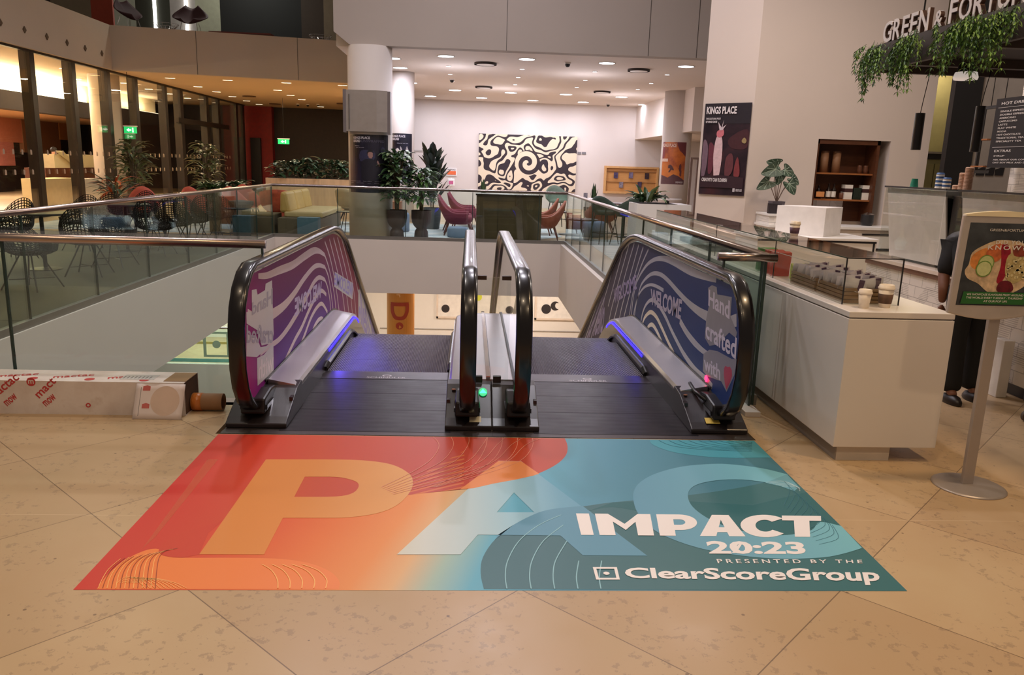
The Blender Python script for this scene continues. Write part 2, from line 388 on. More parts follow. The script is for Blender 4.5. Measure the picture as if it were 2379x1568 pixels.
# left fascia, soffit, upper gallery
fa = MB().box(-10.1, -9.95, 6, 18.82, CZ, 4.88)
fa.prism([(-10.1,18.9),(-9.95,18.78),(-2.3,20.35),(-2.3,20.55),(-10.1,19.0)], 'z', CZ, 4.88)
S(fa, 'wall_gallery_front', BEIGE)
S(MB().prism([(-17,6),(-10.02,6),(-10.02,18.9),(-2.3,20.5),(-2.3,34),(-17,34)], 'z', CZ+.001, CZ+.25), 'ceiling_soffit', SOFF)
S(MB().prism([(-17,6),(-10.1,6),(-10.1,18.9),(-2.3,20.5),(-2.3,34),(-17,34)], 'z', 4.70, 4.80), 'floor_gallery', mat('gallery_floor', (96,70,52), .4))
for i, gx in enumerate((459, 692)):
    p = onY(gx, 120, 19.3 if i == 0 else 19.8); yy = 18.78+(p.x+9.95)*1.57/7.65
    S(MB().box(p.x-.005, p.x+.005, yy-.006, yy+.004, CZ, 4.88), 'trim_%d' % (i+6), GRV)
d = MB()
for q in [(1,52),(57,69),(109,85),(156,99),(198,112),(237,124)]:
    p = onX(q[0], q[1], -9.94); o = MB().prism([(p.y-.07,p.z),(p.y,p.z-.075),(p.y+.07,p.z),(p.y,p.z+.075)], 'x', -9.949, -9.93).build('wall_stud', mat('bronze_stud', (112,92,74), .4, .5))
    tag(o, 'small diamond shaped bronze stud on the cream gallery fascia', 'wall stud', 'diamond studs along the gallery fascia')
# far dark wall and red panels under the soffit
DKW = mat('dark_brown_wall', (34,20,16), .55, var=.3); REDW = mat('deep_red_wall', (128,14,12), .6, var=.12)
S(MB().box(-12, -2.3, 33, 33.3, 0, CZ), 'wall_far', DKW)
p0, p1 = onY(557, 300, 32.6), onY(632, 300, 32.6)
S(MB().box(p0.x, p1.x, 32.6, 33, 0, CZ), 'wall_red', REDW)
q0, q1 = onY(583, 330, 32.5), onY(606, 330, 32.5)
S(MB().box(q0.x, q1.x, 32.4, 32.6, 0, 2.35), 'door_1', mat('black_door', (14,10,10), .4))
S(MB().box(-2.6, -2.3, 20.5, 33, 0, CZ), 'wall_soffit_right', DKW)
# columns
def column(name, cx, cy_, r, z1, label=None):
    return S(MB().lathe([(r, 0), (r, z1)], (cx, cy_, 0), 48), name, WHITE, smooth=False)
col1 = column('wall_column', -2.19, 12.28, .44, CZ); col1.data.polygons.foreach_set('use_smooth', [len(p.vertices) == 4 for p in col1.data.polygons])
col2 = column('wall_column', -1.93, 16.6, .32, CZ); c3p = onY(1580, 330, 18.5); col3 = column('wall_column', c3p.x, 18.9, .42, CZ)
c4p = onX(249, 300, -10.9); col4 = column('wall_column', -10.9, c4p.y, .42, CZ)
for c in (col2, col3, col4): c.data.polygons.foreach_set('use_smooth', [len(p.vertices) == 4 for p in c.data.polygons])
# restaurant behind the left glass wall
ROR = mat('terracotta_wall', (206,130,92), .75, var=.08, scale=.8)
S(MB().box(-17.2, -17, 6, 24, 0, CZ), 'wall_restaurant', ROR)
S(MB().box(-17.2, -17, 24, 34, 0, CZ), 'wall_restaurant_dark', DKW)
S(MB().box(-13.5, -13.0, 6, 31, 2.62, 3.12), 'wall_restaurant_bulkhead', mat('charcoal_bulkhead', (62,54,54), .7))
S(MB().box(-13.6, -13.5, 6, 31, 3.12, CZ), 'wall_restaurant_cove', mat('cove_cream', (236,220,180), .8))
S(MB().box(-17, -13.5, 6, 31, 2.62, 2.70), 'ceiling_restaurant', mat('tan_soffit', (190,150,110), .8))
S(MB().box(-12.6, -12.4, 24.2, 34, 0, 2.60), 'wall_restaurant_screen', mat('espresso_panel', (40,26,20), .4, var=.25))
S(MB().box(-17, -10.2, 33.6, 33.9, 0, CZ), 'wall_restaurant_end', DKW)
CV = mat('cove_light', (255,238,196), .5, emit=9)
cov = MB().box(-13.45, -13.1, 6, 24, 3.125, 3.16).build('cove_light', CV); tag(cov, 'bright warm cove light strip on top of the charcoal bulkhead behind the left glass wall', 'cove light')
cov = MB().box(-13.45, -13.1, 24.4, 31, 3.125, 3.15).build('cove_light', mat('cove_light_dim', (255,232,200), .5, emit=2.2)); tag(cov, 'dimmer far end of the cove light strip above the restaurant doors', 'cove light')
for (x, y, e) in ((-15.2,13.5,300),(-15.2,18,300),(-15.2,22,220)): lamp('restaurant_lamp', 'AREA', (x, y, 2.58), e, (1,.86,.70), .4)
for (x, y, e) in ((-11.6,16,70),(-11.6,20.5,70),(-11.6,25,45)): lamp('restaurant_lamp', 'AREA', (x, y, 3.65), e, (1,.86,.62), .4)
for y in (15, 19, 23, 28): lamp('cove_lamp', 'AREA', (-13.28, y, 3.2), 240 if y < 20 else (110 if y < 24 else 40), (1,.90,.70), .2, rot=(PI,0,0), sy_=3.6)
for y in (12.2, 14.3, 16.2, 18.2, 20.4):
    lamp('wall_washer', 'SPOT', (-16.7, y, 2.6), 120, (1,.58,.24), .04, spot=1.1, blend=.7)
# glass wall
gw = bpy.data.objects.new('window_1', None); COL.objects.link(gw); struct(gw); BASE['window_1'] = Vector()
MUL = mat('bronze_mullion', (52,44,38), .4, .5, var=.1)
for (x, yb) in [(73,1.0),(168,1.0),(248,1.0),(312,1),(380,1),(416,1),(476,1),(503,1),(545,1),(560,1)]:
    p = onX(x, 150, -10.1); wdt = .10 if x < 400 else .14
    MB().box(-10.32, -10.08, p.y-wdt, p.y+wdt, 0, CZ).build('mullion', MUL, gw)
MB().box(-10.14, -10.12, 7, 32, .02, CZ-.02).build('pane', WIN, gw)
MB().box(-10.2, -10.06, 7, 32, 0, .06).build('sill', MUL, gw)
MB().box(-10.2, -10.06, 23.9, 29.6, 2.58, 2.75).build('transom', MUL, gw)
MB().box(-10.16, -10.06, 7, 32, CZ-.05, CZ).build('head_rail', MUL, gw)
fr = MB()
for k in range(54):
    y = 10.6+k*.36
    for z in (1.42, .98):
        fr.add([(-10.118,y,z),(-10.118,y+.07,z),(-10.118,y+.075,z+.09),(-10.118,y+.03,z+.12),(-10.118,y,z+.1)], [(0,1,2,3,4)])
fr.build('manifestation_marks', mat('frosted_mark', (170,150,130), .6), gw)
# ------------------------------------------------------------------ balustrades round the well
def balustrade(label, runs, rail, zr=1.02, joints=(), group=None, shoe=True, ends=()):
    """runs: list of (axis, fixed, a, b)"""
    t = thing('glass_balustrade', label, 'balustrade', (runs[0][1] if runs[0][0] == 'y' else runs[0][2], runs[0][2] if runs[0][0] == 'y' else runs[0][1], .03), group)
    for ax, f, a, b_ in runs:
        cuts = [a]+[j for j in joints if a < j < b_]+[b_]
        for i in range(len(cuts)-1):
            u0, u1 = cuts[i]+(.006 if i else 0), cuts[i+1]-(.006 if i < len(cuts)-2 else 0)
            if ax == 'y': MB().box(f-.009, f+.009, u0, u1, .02, zr-.02).build('glass_panel', GLASS, t)
            else: MB().box(u0, u1, f-.009, f+.009, .02, zr-.02).build('glass_panel', GLASS, t)
        for j in cuts:
            e = MB()
            if ax == 'y': e.box(f-.0095, f+.0095, j-.005, j+.005, .03, zr-.03)
            else: e.box(j-.006, j+.006, f-.0095, f+.0095, .03, zr-.03)
            e.build('joint_seal', mat('dark_glass_edge', (40,58,54), .25), t)
        if shoe:
            k = MB()
            if ax == 'y': k.box(f-.03, f+.03, a, b_, .025, .095)
            else: k.box(a, b_, f-.03, f+.03, .025, .095)
            k.build('base_channel', mat('grey_channel', (128,124,118), .4, .5), t)
    MB().tube(rail, .027, 14).build('handrail', RAILM, t, smooth=True)
    return t
zr = 1.02
balustrade('long glass balustrade with a steel handrail along the left edge of the well', [('y', VL-.05, .7, VB+.0)],
           [(VL-.05,.68,zr), (VL-.05,VB+.01,zr)], joints=(1.35,2.63,3.91,5.24,6.59,7.79,8.95,10.1))
balustrade('glass balustrade with a steel handrail along the far edge of the well', [('x', VB+.05, VL-.05, VR+.1)],
           [(VL-.05,VB+.03,zr), (VL-.04,VB+.05,zr), (VR+.12,VB+.05,zr)], joints=(-2.7,-1.4,-.1,1.2))
balustrade('glass balustrade with a steel handrail beside the long white counter', [('y', VR+.1, .62, VB-.0)],
           [(VR+.12,.64,zr-.01), (VR+.12,VB+.015,zr-.01)], joints=(1.82,3.05,4.28,5.5,6.75,7.95,9.2,10.3))
balustrade('glass balustrade with a thick steel handrail behind the long cardboard box', [('x', VF, -5.2, -1.425)],
           [(-5.4,VF,1.01), (-1.405,VF,1.01)], joints=(-2.985,), shoe=False)
balustrade('short stub of glass balustrade and handrail between the blue escalator side and the white counter', [('x', .60, 1.47, 1.72)],
           [(1.43,.60,1.01), (1.81,.60,1.01)], shoe=False)
# ------------------------------------------------------------------ lower level, seen through the well
t = thing('glass_balustrade', 'glass balustrade on the level below, seen beneath the left handrail', 'balustrade', (-8, 17.4, LZ))
MB().box(-13, -3.6, 17.4, 17.42, LZ+.05, LZ+1.05).build('glass_panel', GLASS, t)
MB().tube([(-13,17.41,LZ+1.08), (-3.6,17.41,LZ+1.08)], .03, 8).build('handrail', RAILM, t)
TEAL = mat('teal_band', (120,190,178), .5); YEL = mat('yellow_band', (214,196,110), .5); GRLOGO = mat('grey_green_logo', (150,170,150), .5)
MB().box(-13, -3.6, 17.385, 17.395, LZ+.10, LZ+.20).build('teal_band', TEAL, t)
MB().box(-13, -3.6, 17.385, 17.395, LZ+.62, LZ+.69).build('yellow_band', YEL, t)
lg = MB(); pc = onY(503, 800, 17.38)
for (a, b_, c, d_) in [(-.36,.36,.30,.36),(-.36,.36,-.36,-.30),(-.36,-.28,-.30,.30),(.28,.36,-.30,.30)]: lg.box(pc.x+a, pc.x+b_, 17.372, 17.382, pc.z+c, pc.z+d_)
lg.prism([(pc.x+x, pc.z+z) for x, z in circ(0,0,.11)], 'y', 17.372, 17.382); lg.build('square_logo', GRLOGO, t)
lc = S(MB().lathe([(.36, LZ), (.36, -1.02)], (onY(931,700,17).x, 17, 0), 40), 'wall_lower_column', WHITE, smooth=True)
m, nt, b = newmat('orange_banner'); P, X, Y, Z = xyz(nt)
nt.links.new(ramp(nt, mathn(nt, 'MULTIPLY_ADD', Z, .5, 2.0), [(0,(196,84,52)), (.45,(216,122,60)), (1,(206,140,60))]), b.inputs['Base Color'])
bx = onY(931,700,17).x
cyl = lambda u, v, d: (bx+(.372+d)*math.sin(u/.37), 17-(.372+d)*math.cos(u/.37), v)
bt = thing('column_banner', 'orange banner wrapped round a column on the level below', 'banner', (bx, 16.62, LZ+.6))
g = MB().grid(lambda a, b_: cyl(-.56+1.12*a, LZ+.66+(-1.05-LZ-.66)*b_, 0), 16, 2); g.build('banner_print', m, bt, solid=.004)
rot = lambda u, v, d: cyl(u, v, d)
zD0, zD1 = onY(930,703,16.63).z, onY(930,744,16.63).z
zt_ = zD0-.05; ribbon([(-.25,zt_),(-.12,zt_),(0,zt_),(.12,zt_),(.25,zt_)], .10, cyl, .006, .010).build('printed_letter', mat('banner_red', (168,62,40), .6), bt)
ribbon([(-.21,zt_),(-.20,zt_-.20),(-.12,zD1+.08),(0,zD1+.05),(.12,zD1+.08),(.20,zt_-.20),(.21,zt_)], .10, cyl, .006, .010).build('printed_letter', MATS['banner_red'], bt)
flatpoly(circ(0, onY(925,757,16.63).z, .10), cyl, .006, .008).build('printed_dot', mat('banner_red', (168,62,40), .6), bt)
textmb('dr', (-.1,.1,-1.9,-1.75), lambda u, v, d: cyl((v+1.82)*1, onY(925,682,16.63).z-u, .006+d), bold=.01).build('printed_letters', mat('banner_pale', (238,200,150), .6), bt)
# framed round artworks on the lower wall
def lowframe(x0, x1, y0, y1, label):
    a, b_ = onY(x0, y0, 20.93), onY(x1, y1, 20.93)
    t = thing('framed_artwork', label, 'artwork', ((a.x+b_.x)/2, 20.99, b_.z), 'framed dot artworks on the wall of the level below')
    f = MB().box(a.x, b_.x, 20.93, 20.99, b_.z, b_.z+.06).box(a.x, b_.x, 20.93, 20.99, -1.3, -1.24).box(a.x, a.x+.06, 20.93, 20.99, b_.z, -1.24).box(b_.x-.06, b_.x, 20.93, 20.99, b_.z, -1.24)
    f.build('frame', mat('pale_wood_frame', (226,208,192), .5), t); MB().box(a.x+.05, b_.x-.05, 20.96, 20.98, b_.z+.05, -1.3).build('sheet', mat('art_paper', (238,230,222), .8), t)
    return t
DOT = mat('art_black_dot', (52,44,44), .8); YD = mat('art_yellow', (224,226,70), .8)
def dot(t, x, y, r, m_=DOT, nm='black_dot', moon=0):
    p = onY(x, y, 20.95); R_ = r/1831*25.3
    pl = circ(p.x, p.z, R_)
    if moon:
        pl = [(p.x+R_*math.cos(a), p.z+R_*math.sin(a)) for a in [math.radians(40+k*14) for k in range(21)]]+[(p.x+R_*.75+R_*.78*math.cos(a), p.z+R_*.1+R_*.78*math.sin(a)) for a in [math.radians(255-k*12) for k in range(11)]]
    MB().prism(pl, 'y', 20.952, 20.962).build(nm, m_, t)
t = lowframe(1014, 1150, 680, 742, 'framed artwork with single black dots on the level below, left of the escalators middle'); dot(t, 1035, 717, 9.5)
dot(t, 1111, 690, 9, YD, 'yellow_dot')
t = lowframe(1158, 1232, 680, 742, 'framed artwork with a grey dot seen between the two middle handrails'); dot(t, 1180, 720, 8.5, mat('art_grey_dot', (128,120,116), .8), 'grey_dot')
t = lowframe(1244, 1345, 680, 745, 'framed artwork with a black dot and a black crescent on the level below'); dot(t, 1269, 718, 11.5); dot(t, 1290, 711, 11, moon=1, nm='black_crescent')
for (x, z) in ((.6,2.6),(-1.6,-.2)): pass
lamp('lower_lamp', 'AREA', (-1.5, 17.5, -1.15), 120, (1,.90,.80), .7); lamp('lower_lamp', 'AREA', (2.2, 18.5, -1.15), 120, (1,.90,.80), .7)
lamp('lower_lamp', 'AREA', (-8.0, 19, -1.15), 150, (.93,1,.88), .8); lamp('lower_lamp', 'AREA', (-.5, 12, -1.15), 60, (1,.92,.88), .6); lamp('lower_lamp', 'AREA', (-6.5, 14.6, -1.15), 90, (.95,1,.92), .8)
# ================================================================== escalators
def bend(y0, z, yb, r, yend, n=10):
    p = [(y0, z), (yb, z)]
    for k in range(1, n+1):
        a = math.radians(30)*k/n; p.append((yb+r*math.sin(a), z-r*(1-math.cos(a))))
    y, zz = p[-1]; p.append((yend, zz-(yend-y)*math.tan(math.radians(30)))); return p
YEND = 8.4
def rail_path(off=0.0):
    r = .41-off; cy_, cz = .30, .52
    pts = [(.62, cz-r+.02)]
    for k in range(0, 13):
        a = math.radians(-90-180*k/12)
        # squarer than a circle
        ca, sa = math.cos(a), math.sin(a); q = 1.0+.07*abs(math.sin(2*a))
        pts.append((cy_+r*ca*q*.98, cz+r*sa*q))
    pts[1] = (cy_, cz-r); pts[-1] = (cy_, cz+r)
    return pts + bend(.6, cz+r, 2.75, 1.9+off, YEND)[0:]
BLUEL = mat('blue_led', (30,20,255), .4, emit=7.0)
MET = MATS
m, nt, b = newmat('escalator_black_cover'); P, X, Y, Z = xyz(nt)
nt.links.new(ramp(nt, noise(nt, P, 9, 3), [(.3,(34,29,31)), (.7,(44,38,40))]), b.inputs['Base Color']); b.inputs['Roughness'].default_value = .3; b.inputs['Coat Weight'].default_value = .2
def film_material(name, side):
    m, nt, b = newmat(name); P, X, Y, Z = xyz(nt)
    f = mathn(nt, 'DIVIDE', Y, 4.2)
    n = mathn(nt, 'ADD', f, mathn(nt, 'MULTIPLY', noise(nt, P, .8, 2), .12))
    if side == 'l':
        c1 = ramp(nt, n, [(.0,(150,28,120)), (.2,(112,40,104)), (.6,(116,48,84)), (1,(150,72,66))])
        c2 = ramp(nt, n, [(.0,(170,20,120)), (.22,(88,24,140)), (.6,(92,34,140)), (1,(150,60,90))])
        cc = mixc(nt, ramp(nt, Z, [(.25,(1.0,1.0,1.0)), (.75,(0,0,0))]), c1, c2)
    else:
        c1 = ramp(nt, n, [(.0,(40,62,120)), (.4,(34,56,112)), (.7,(52,52,84)), (1,(70,58,70))])
        c2 = ramp(nt, n, [(.0,(34,60,128)), (.4,(14,50,104)), (.7,(24,44,92)), (1,(60,52,80))])
        cc = mixc(nt, ramp(nt, Z, [(.25,(1.0,1.0,1.0)), (.75,(0,0,0))]), c1, c2)
    nt.links.new(cc, b.inputs['Base Color']); b.inputs['Roughness'].default_value = .5; b.inputs['Specular IOR Level'].default_value = .18
    return m
FL, FR = film_material('violet_vinyl', 'l'), film_material('navy_vinyl', 'r')
STRL = mat('pale_vinyl_pink', (205,184,196), .35, var=.04); STRR = mat('pale_vinyl_grey', (168,170,182), .35, var=.04)
TXT = mat('pale_lettering', (206,200,222), .35, var=.03); GHOST = mat('shadow_lettering', (128,128,142), .35)
HEART = mat('heart_red', (176,20,70), .4)
def escalator(label, side):
    sgn = -1 if side == 'l' else 1
    xo, xi = (-1.385, -.14) if side == 'l' else (1.405, .165)
    so, si = (-1.19, -.265) if side == 'l' else (1.205, .285)      # skirts
    bo = -1.535 if side == 'l' else 1.545; mid = .0085 if side == 'l' else .0095
    root = thing('escalator', label, 'escalator', ((xo+xi)/2, .06, 0))
    rp = rail_path()
    for xc, outer in ((xo, True), (xi, False)):
        prof = [(xc-.042,-.022),(xc-.046,-.004),(xc-.040,.012),(xc-.02,.018),(xc+.02,.018),(xc+.040,.012),(xc+.046,-.004),(xc+.042,-.022),(xc+.02,-.026),(xc-.02,-.026)]
        # left normal of the path must face outwards
        h = MB().sweep(rp, [(a, -b_) for a, b_ in prof]).build('handrail', RUB, root, smooth=False)
        h.data.polygons.foreach_set('use_smooth', [len(p.vertices) == 4 for p in h.data.polygons])
        gp = MB().sweep(rail_path(.03)[1:], [(xc-.012,-.006),(xc-.012,.006),(xc+.012,.006),(xc+.012,-.006)]).build('handrail_guide', mat('guide_steel', (150,140,140), .3, .9), root)
        inner = rail_path(.035)[2:]
        bottom = bend(.34, .17, 2.75, 1.2, YEND)[::-1]
        bottom[0] = (YEND, bottom[0][1]); inner = [q for q in inner]
        poly = inner + [(q[0], q[1]) for q in bottom]
        g = MB().prism(poly, 'x', xc-.006, xc+.006).build('glass_side', CLR, root)
        # rubber inlet at the foot of the newel
        nb = MB().prism([(.13,.075),(.42,.06),(.44,.17),(.32,.185),(.15,.165)], 'x', xc-.07, xc+.07).build('handrail_inlet', BLK, root, bevel=.012)
        MB().prism([(.16,.095),(.38,.10),(.36,.12),(.17,.12)], 'x', xc-.078, xc+.078).build('inlet_brush', RUB, root)
    # floor and comb plates
    a, b_ = min(so, si), max(so, si)
    MB().box(min(bo,mid), max(bo,mid), .004, .06, -.03, .002).box(min(bo,mid), max(bo,mid), .06, .12, -.03, -.001).build('front_frame', mat('frame_strip', (84,76,76), .4, .6), root)
    for (y0, y1) in ((.062,.47),(.474,.835),(.839,1.19)):
        MB().box(a-.03, b_+.03, y0, y1, -.05, .003).build('floor_plate', MET['escalator_floor_plate'], root)
    MB().box(a-.02, b_+.02, 1.194, 1.40, -.05, .005).build('comb_plate', mat('comb_plate_metal', (82,74,80), .35, .7, var=.15), root)
    cxp = (a+b_)/2
    tx = textmb('SCHINDLER', (cxp-.14, cxp+.14, 1.215, 1.25), lambda u, v, d: (u, v, .0055+d), bold=.01, thick=.0006).build('printed_name', mat('pale_print', (190,184,190), .4), root)
    MB().prism(circ(cxp, 1.285, .035, 20, .022), 'z', .0053, .0062).build('printed_mark', mat('pale_print', (190,184,190), .4), root)
    flatpoly(circ(cxp, 1.285, .022, 16, .010), lambda u, v, d: (u, v, .0063+d), 0, .0004).build('printed_mark', MET['comb_plate_metal'], root)
    comb = MB()
    for k in range(int((b_-a)/.0125)):
        x = a+.006+k*.0125; comb.add([(x-.003,1.39,.004),(x+.003,1.39,.004),(x,1.425,-.012),(x-.003,1.39,-.012),(x+.003,1.39,-.012)], [(0,1,2),(0,2,3),(1,4,2)])
    comb.build('comb_teeth', mat('comb_plate_metal', (82,74,80)), root)
    # steps
    y, z = 1.40, -.008; drops = [0, 0, 0, .05, .14, .20] + [.231]*11
    for i, dz in enumerate(drops):
        z -= dz
        s = MB().prism([(y+.003,z),(y+.40,z),(y+.40,z-.03),(y+.36,z-.10),(y+.33,z-.24),(y+.02,z-.24),(y+.003,z-.03)] , 'x', a+.004, b_-.004).build('step', MET['escalator_step_tread'], root)
        y += .40
    # decks: brushed top, skirt, blue strip, brush
    for outer in (True, False):
        sk = so if outer else si
        xc = xo if outer else xi
        d = -1 if xc < sk else 1                      # direction from the skirt towards the glass
        dk = bend(.46, .165, 2.72, 1.15, YEND)
        w_ = abs(xc-sk)
        prof = [(sk+d*.012,-.035),(sk+d*.006,-.02),(sk+d*.02,0),(xc-d*.012,.032),(xc-d*.012,-.06),(sk+d*.03,-.06)]
        if d < 0: prof = prof[::-1]
        MB().sweep(dk, prof).build('inner_deck', CHROME, root)
        MB().sweep(bend(.40, .20, 2.72, 1.15, YEND), [(xc-.014,-.006),(xc-.014,.010),(xc+.014,.010),(xc+.014,-.006)][::-1]).build('glass_gasket', BLK, root)
        sp_ = bend(.30, 0, 2.72, 1.15, YEND)
        MB().sweep(bend(.30, .04, 2.72, 1.10, YEND), [(sk,-.30),(sk,.09),(sk+d*.02,.09),(sk+d*.02,-.30)][::d]).build('skirt', MET['escalator_black_cover'], root)
        if outer:
            lp = [(y_, z_) for y_, z_ in bend(1.55, .122, 2.78, .75, 3.9)][:-1]
            MB().sweep(lp, [(sk-d*.003,-.008),(sk-d*.003,.008),(sk+d*.004,.008),(sk+d*.004,-.008)][::d]).build('blue_light_strip', BLUEL, root)
        lb = bend(1.45, .055, 2.5, .9, YEND)
        lb = [(1.36, .03)] + lb
        MB().sweep(lb, [(sk-d*.022,-.014),(sk-d*.026,.0),(sk-d*.012,.016),(sk,.018),(sk,-.018)][::d]).build('brush_guard', RUB, root)
        if outer:
            ex = bend(.5, .13, 2.72, 1.2, YEND)
            MB().sweep(ex, [(xc+d*.012,.06),(bo,.0),(bo,-1.1),(bo-d*.02,-1.1),(bo-d*.02,-.02),(xc+d*.012,.04)][::d]).build('outer_cladding', mat('cladding_grey', (160,156,156), .5, .3), root)
            x0, x1 = sorted((bo, sk-d*.004))
            MB().prism([(.10,.002),(.10,.028),(.16,.055),(.42,.155),(.56,.17),(.56,.0)], 'x', x0, x1).build('newel_base', MET['escalator_black_cover'], root, bevel=.006)
        else:
            x0, x1 = sorted((mid, sk-d*.004))
            MB().prism([(.10,.002),(.10,.03),(.18,.055),(.46,.185),(.56,.19),(.56,.0)], 'x', x0, x1).build('newel_base', MET['escalator_black_cover'], root, bevel=.006)
            dk2 = bend(.55, .19, 2.72, 1.2, YEND)
            x0, x1 = sorted((mid-(.001 if side=='l' else -.001), xc+d*.008))
            MB().sweep(dk2, [(x0,-.02),(x0,.004),(x1,.004),(x1,-.02)][::-1]).build('middle_deck', CHROME, root)
            if side == 'l':
                MB().sweep([(q[0], q[1]+.012) for q in dk2], [(-.022,-.01),(-.022,.012),(.003,.012),(.003,-.01)][::-1]).build('deck_seam_cover', mat('seam_chrome', (210,208,210), .12, 1), root)
    # indicator, label, screw
    xi_ = -.075 if side == 'l' else 1.36; yi = .44 if side == 'l' else .50
    zt = lambda y_: .055+(y_-.18)*.13/.28 if side == 'l' else .055+(y_-.16)*.1/.26
    if side == 'l':
        pl = lambda u, v, d: (u, v, zt(v)+d+.004)
        flatpoly(circ(-.043, .385, .026, 24, .034), pl, 0, .004).build('direction_light', mat('green_indicator', (10,190,110), .4, emit=.9), root)
        flatpoly([(-.066,.372),(-.020,.372),(-.043,.408)], pl, .004, .006).build('direction_arrow', mat('green_arrow', (40,255,150), .4, emit=2.6), root)
        flatpoly([(-.125,.13),(-.055,.13),(-.055,.185),(-.125,.185)], lambda u, v, d: (u, v, zt(v)+d+.004), 0, .002).build('rating_label', mat('label_cream', (214,206,176), .5), root)
        gb = thing('glass_barrier', 'clear glass plate held by black clamps between the two middle handrails', 'barrier', (.01, .486, .19))
        for xx in (-.072, .045): MB().box(xx-.025, xx+.025, .47, .50, .192, .235).build('glass_clamp', BLK, gb, bevel=.003)
        MB().box(-.092, .115, .483, .489, .20, .86).build('glass_plate', CLR, gb)
        MB().box(-.093, -.035, .47, .50, .845, .87).build('glass_clamp', mat('bronze_clamp', (74,58,50), .4, .5), gb); MB().box(.06, .117, .47, .50, .845, .87).build('glass_clamp', mat('bronze_clamp', (74,58,50)), gb)
    else:
        flatpoly(circ(0, 0, .03, 24, .022), lambda u, v, d: (1.392-d, .50+u, .235+v), 0, .004).build('direction_light', mat('red_indicator', (255,40,90), .4, emit=3.2), root)
        flatpoly([(1.30,.14),(1.385,.14),(1.385,.19),(1.30,.19)], lambda u, v, d: (u, v, zt(v)+d+.005), 0, .002).build('rating_label', mat('label_gold', (226,196,96), .5), root)
        MB().tube([(1.30,.55,.19),(1.30,.42,.17),(1.34,.30,.15)], .012, 8).build('inlet_cable_cover', BLK, root, smooth=True)
    xs = -.225 if side == 'l' else 1.235
    MB().xf(Matrix()).prism(circ(0,0,.013,12), 'z', 0, .004).xf(Matrix.Translation((xs, .40, .165 if side=='l' else .152))).build('inspection_plug', mat('copper_plug', (176,120,90), .4, .8), root)
    # ---------------- printed vinyl on the outer glass
    X0 = xo+.006*(1 if side == 'l' else -1); dd = 1 if side == 'l' else -1
    pl = lambda u, v, d: (X0+dd*d, u, v)
    def pp(x, y):
        q = onX(x, y, X0); return (q.y, q.z)
    film = rail_path(.045)[2:]; film = film + bend(.42, .185, 2.75, 1.2, YEND)[::-1]
    FILM = FL if side == 'l' else FR; ST = STRL if side == 'l' else STRR
    vf = flatpoly(film, pl, .0004, .0012).build('vinyl_film', FILM, root)
    if side == 'l':
        cv = lambda pts: [pp(540+x*.26786, 540+y*.26786) for x, y in pts]
        big = [([(222,378),(300,372),(400,330),(520,282),(620,210),(700,160),(750,162),(798,195)], [.05,.09,.10,.05]),
               ([(128,700),(180,735),(260,745),(350,705),(450,630),(540,520),(620,400),(700,305),(750,285),(800,300)], [.08,.12,.09,.07,.05]),
               ([(240,1050),(320,985),(400,930),(480,830),(560,700),(640,560),(700,440),(750,390),(800,410)], [.05,.06,.08,.07,.05]),
               ([(400,1230),(470,1080),(540,930),(600,820),(660,680),(720,560),(770,505),(812,540)], [.05,.06,.07,.05]),
               ([(560,1050),(620,900),(680,740),(735,645),(778,620),(822,690)], [.05,.06,.05]),
               ([(672,950),(700,840),(740,765),(776,745),(800,780)], [.05,.06,.04])]
        thin = [[(800,80),(840,200),(870,330),(900,500),(925,690)], [(798,195),(830,290),(860,420),(885,560),(900,715)], [(840,60),(900,300),(950,520),(975,700)], [(876,48),(940,300),(985,520),(1010,705)],
                [(910,42),(975,300),(1020,520),(1040,712)], [(944,48),(1005,280),(1050,500),(1072,730)], [(975,52),(1040,280),(1090,520)], [(800,300),(830,380),(850,500),(868,640),(876,740)], [(800,410),(825,480),(845,600),(855,760)],
                [(1000,70),(1060,280),(1120,560),(1170,760),(1200,880)]]
        for pts, wd in big: ribbon(cv(pts), [q_*.62 for q_ in wd], pl, .0014, .0019).build('pale_stripe', ST, vf)
        for pts in thin: ribbon(cv(pts), .022, pl, .0014, .0019).build('thin_stripe', ST, vf)
        def word(sx, quad, bold=.02, mt=TXT, nm='printed_word', mirror=True, dep=.002):
            # quad corners in the photograph: tl,tr,br,bl measured on the plane
            q = [Vector(pp(540+x*.26786, 540+y*.26786)) for x, y in quad]
            f = lambda u, v, d: pl(*((q[3]*(1-u)+q[2]*u)*(1-v)+(q[0]*(1-u)+q[1]*u)*v), dep+d)
            textmb(sx, (0,1,0,1), f, bold=bold, thick=.0005, mirror=mirror).build(nm, mt, vf)
        gh = mat('pale_halo', (196,194,204), .35, var=.02)
        for hk, poly in enumerate(([(165,500),(205,490),(215,540),(280,500),(285,445),(340,415),(345,600),(350,720),(355,880),(340,960),(250,980),(215,850),(120,790),(118,690),(165,690)],
                     [(118,880),(205,900),(240,995),(345,975),(300,1000),(210,1080),(118,1075)], [(210,1090),(270,1060),(352,960),(355,1200),(215,1330)], [(885,340),(1045,440),(1040,580),(880,470)], [(1090,495),(1130,495),(1170,600),(1230,760),(1250,895),(1090,895)])):
            flatpoly([pp(540+x*.26786, 540+y*.26786) for x, y in poly], pl, .0020, .0022+.0001*hk).build('pale_halo', gh, vf)
        word('Hand', [(165,610),(345,480),(345,620),(165,720)], mt=mat('halo_text', (160,156,178), .4), dep=.0026)
        word('crafted', [(118,800),(350,800),(350,960),(118,960)], mt=MATS['halo_text'], dep=.0026)
        word('with', [(222,1120),(352,1030),(352,1190),(222,1285)], mt=mat('bright_text', (224,214,226), .4), dep=.0026)
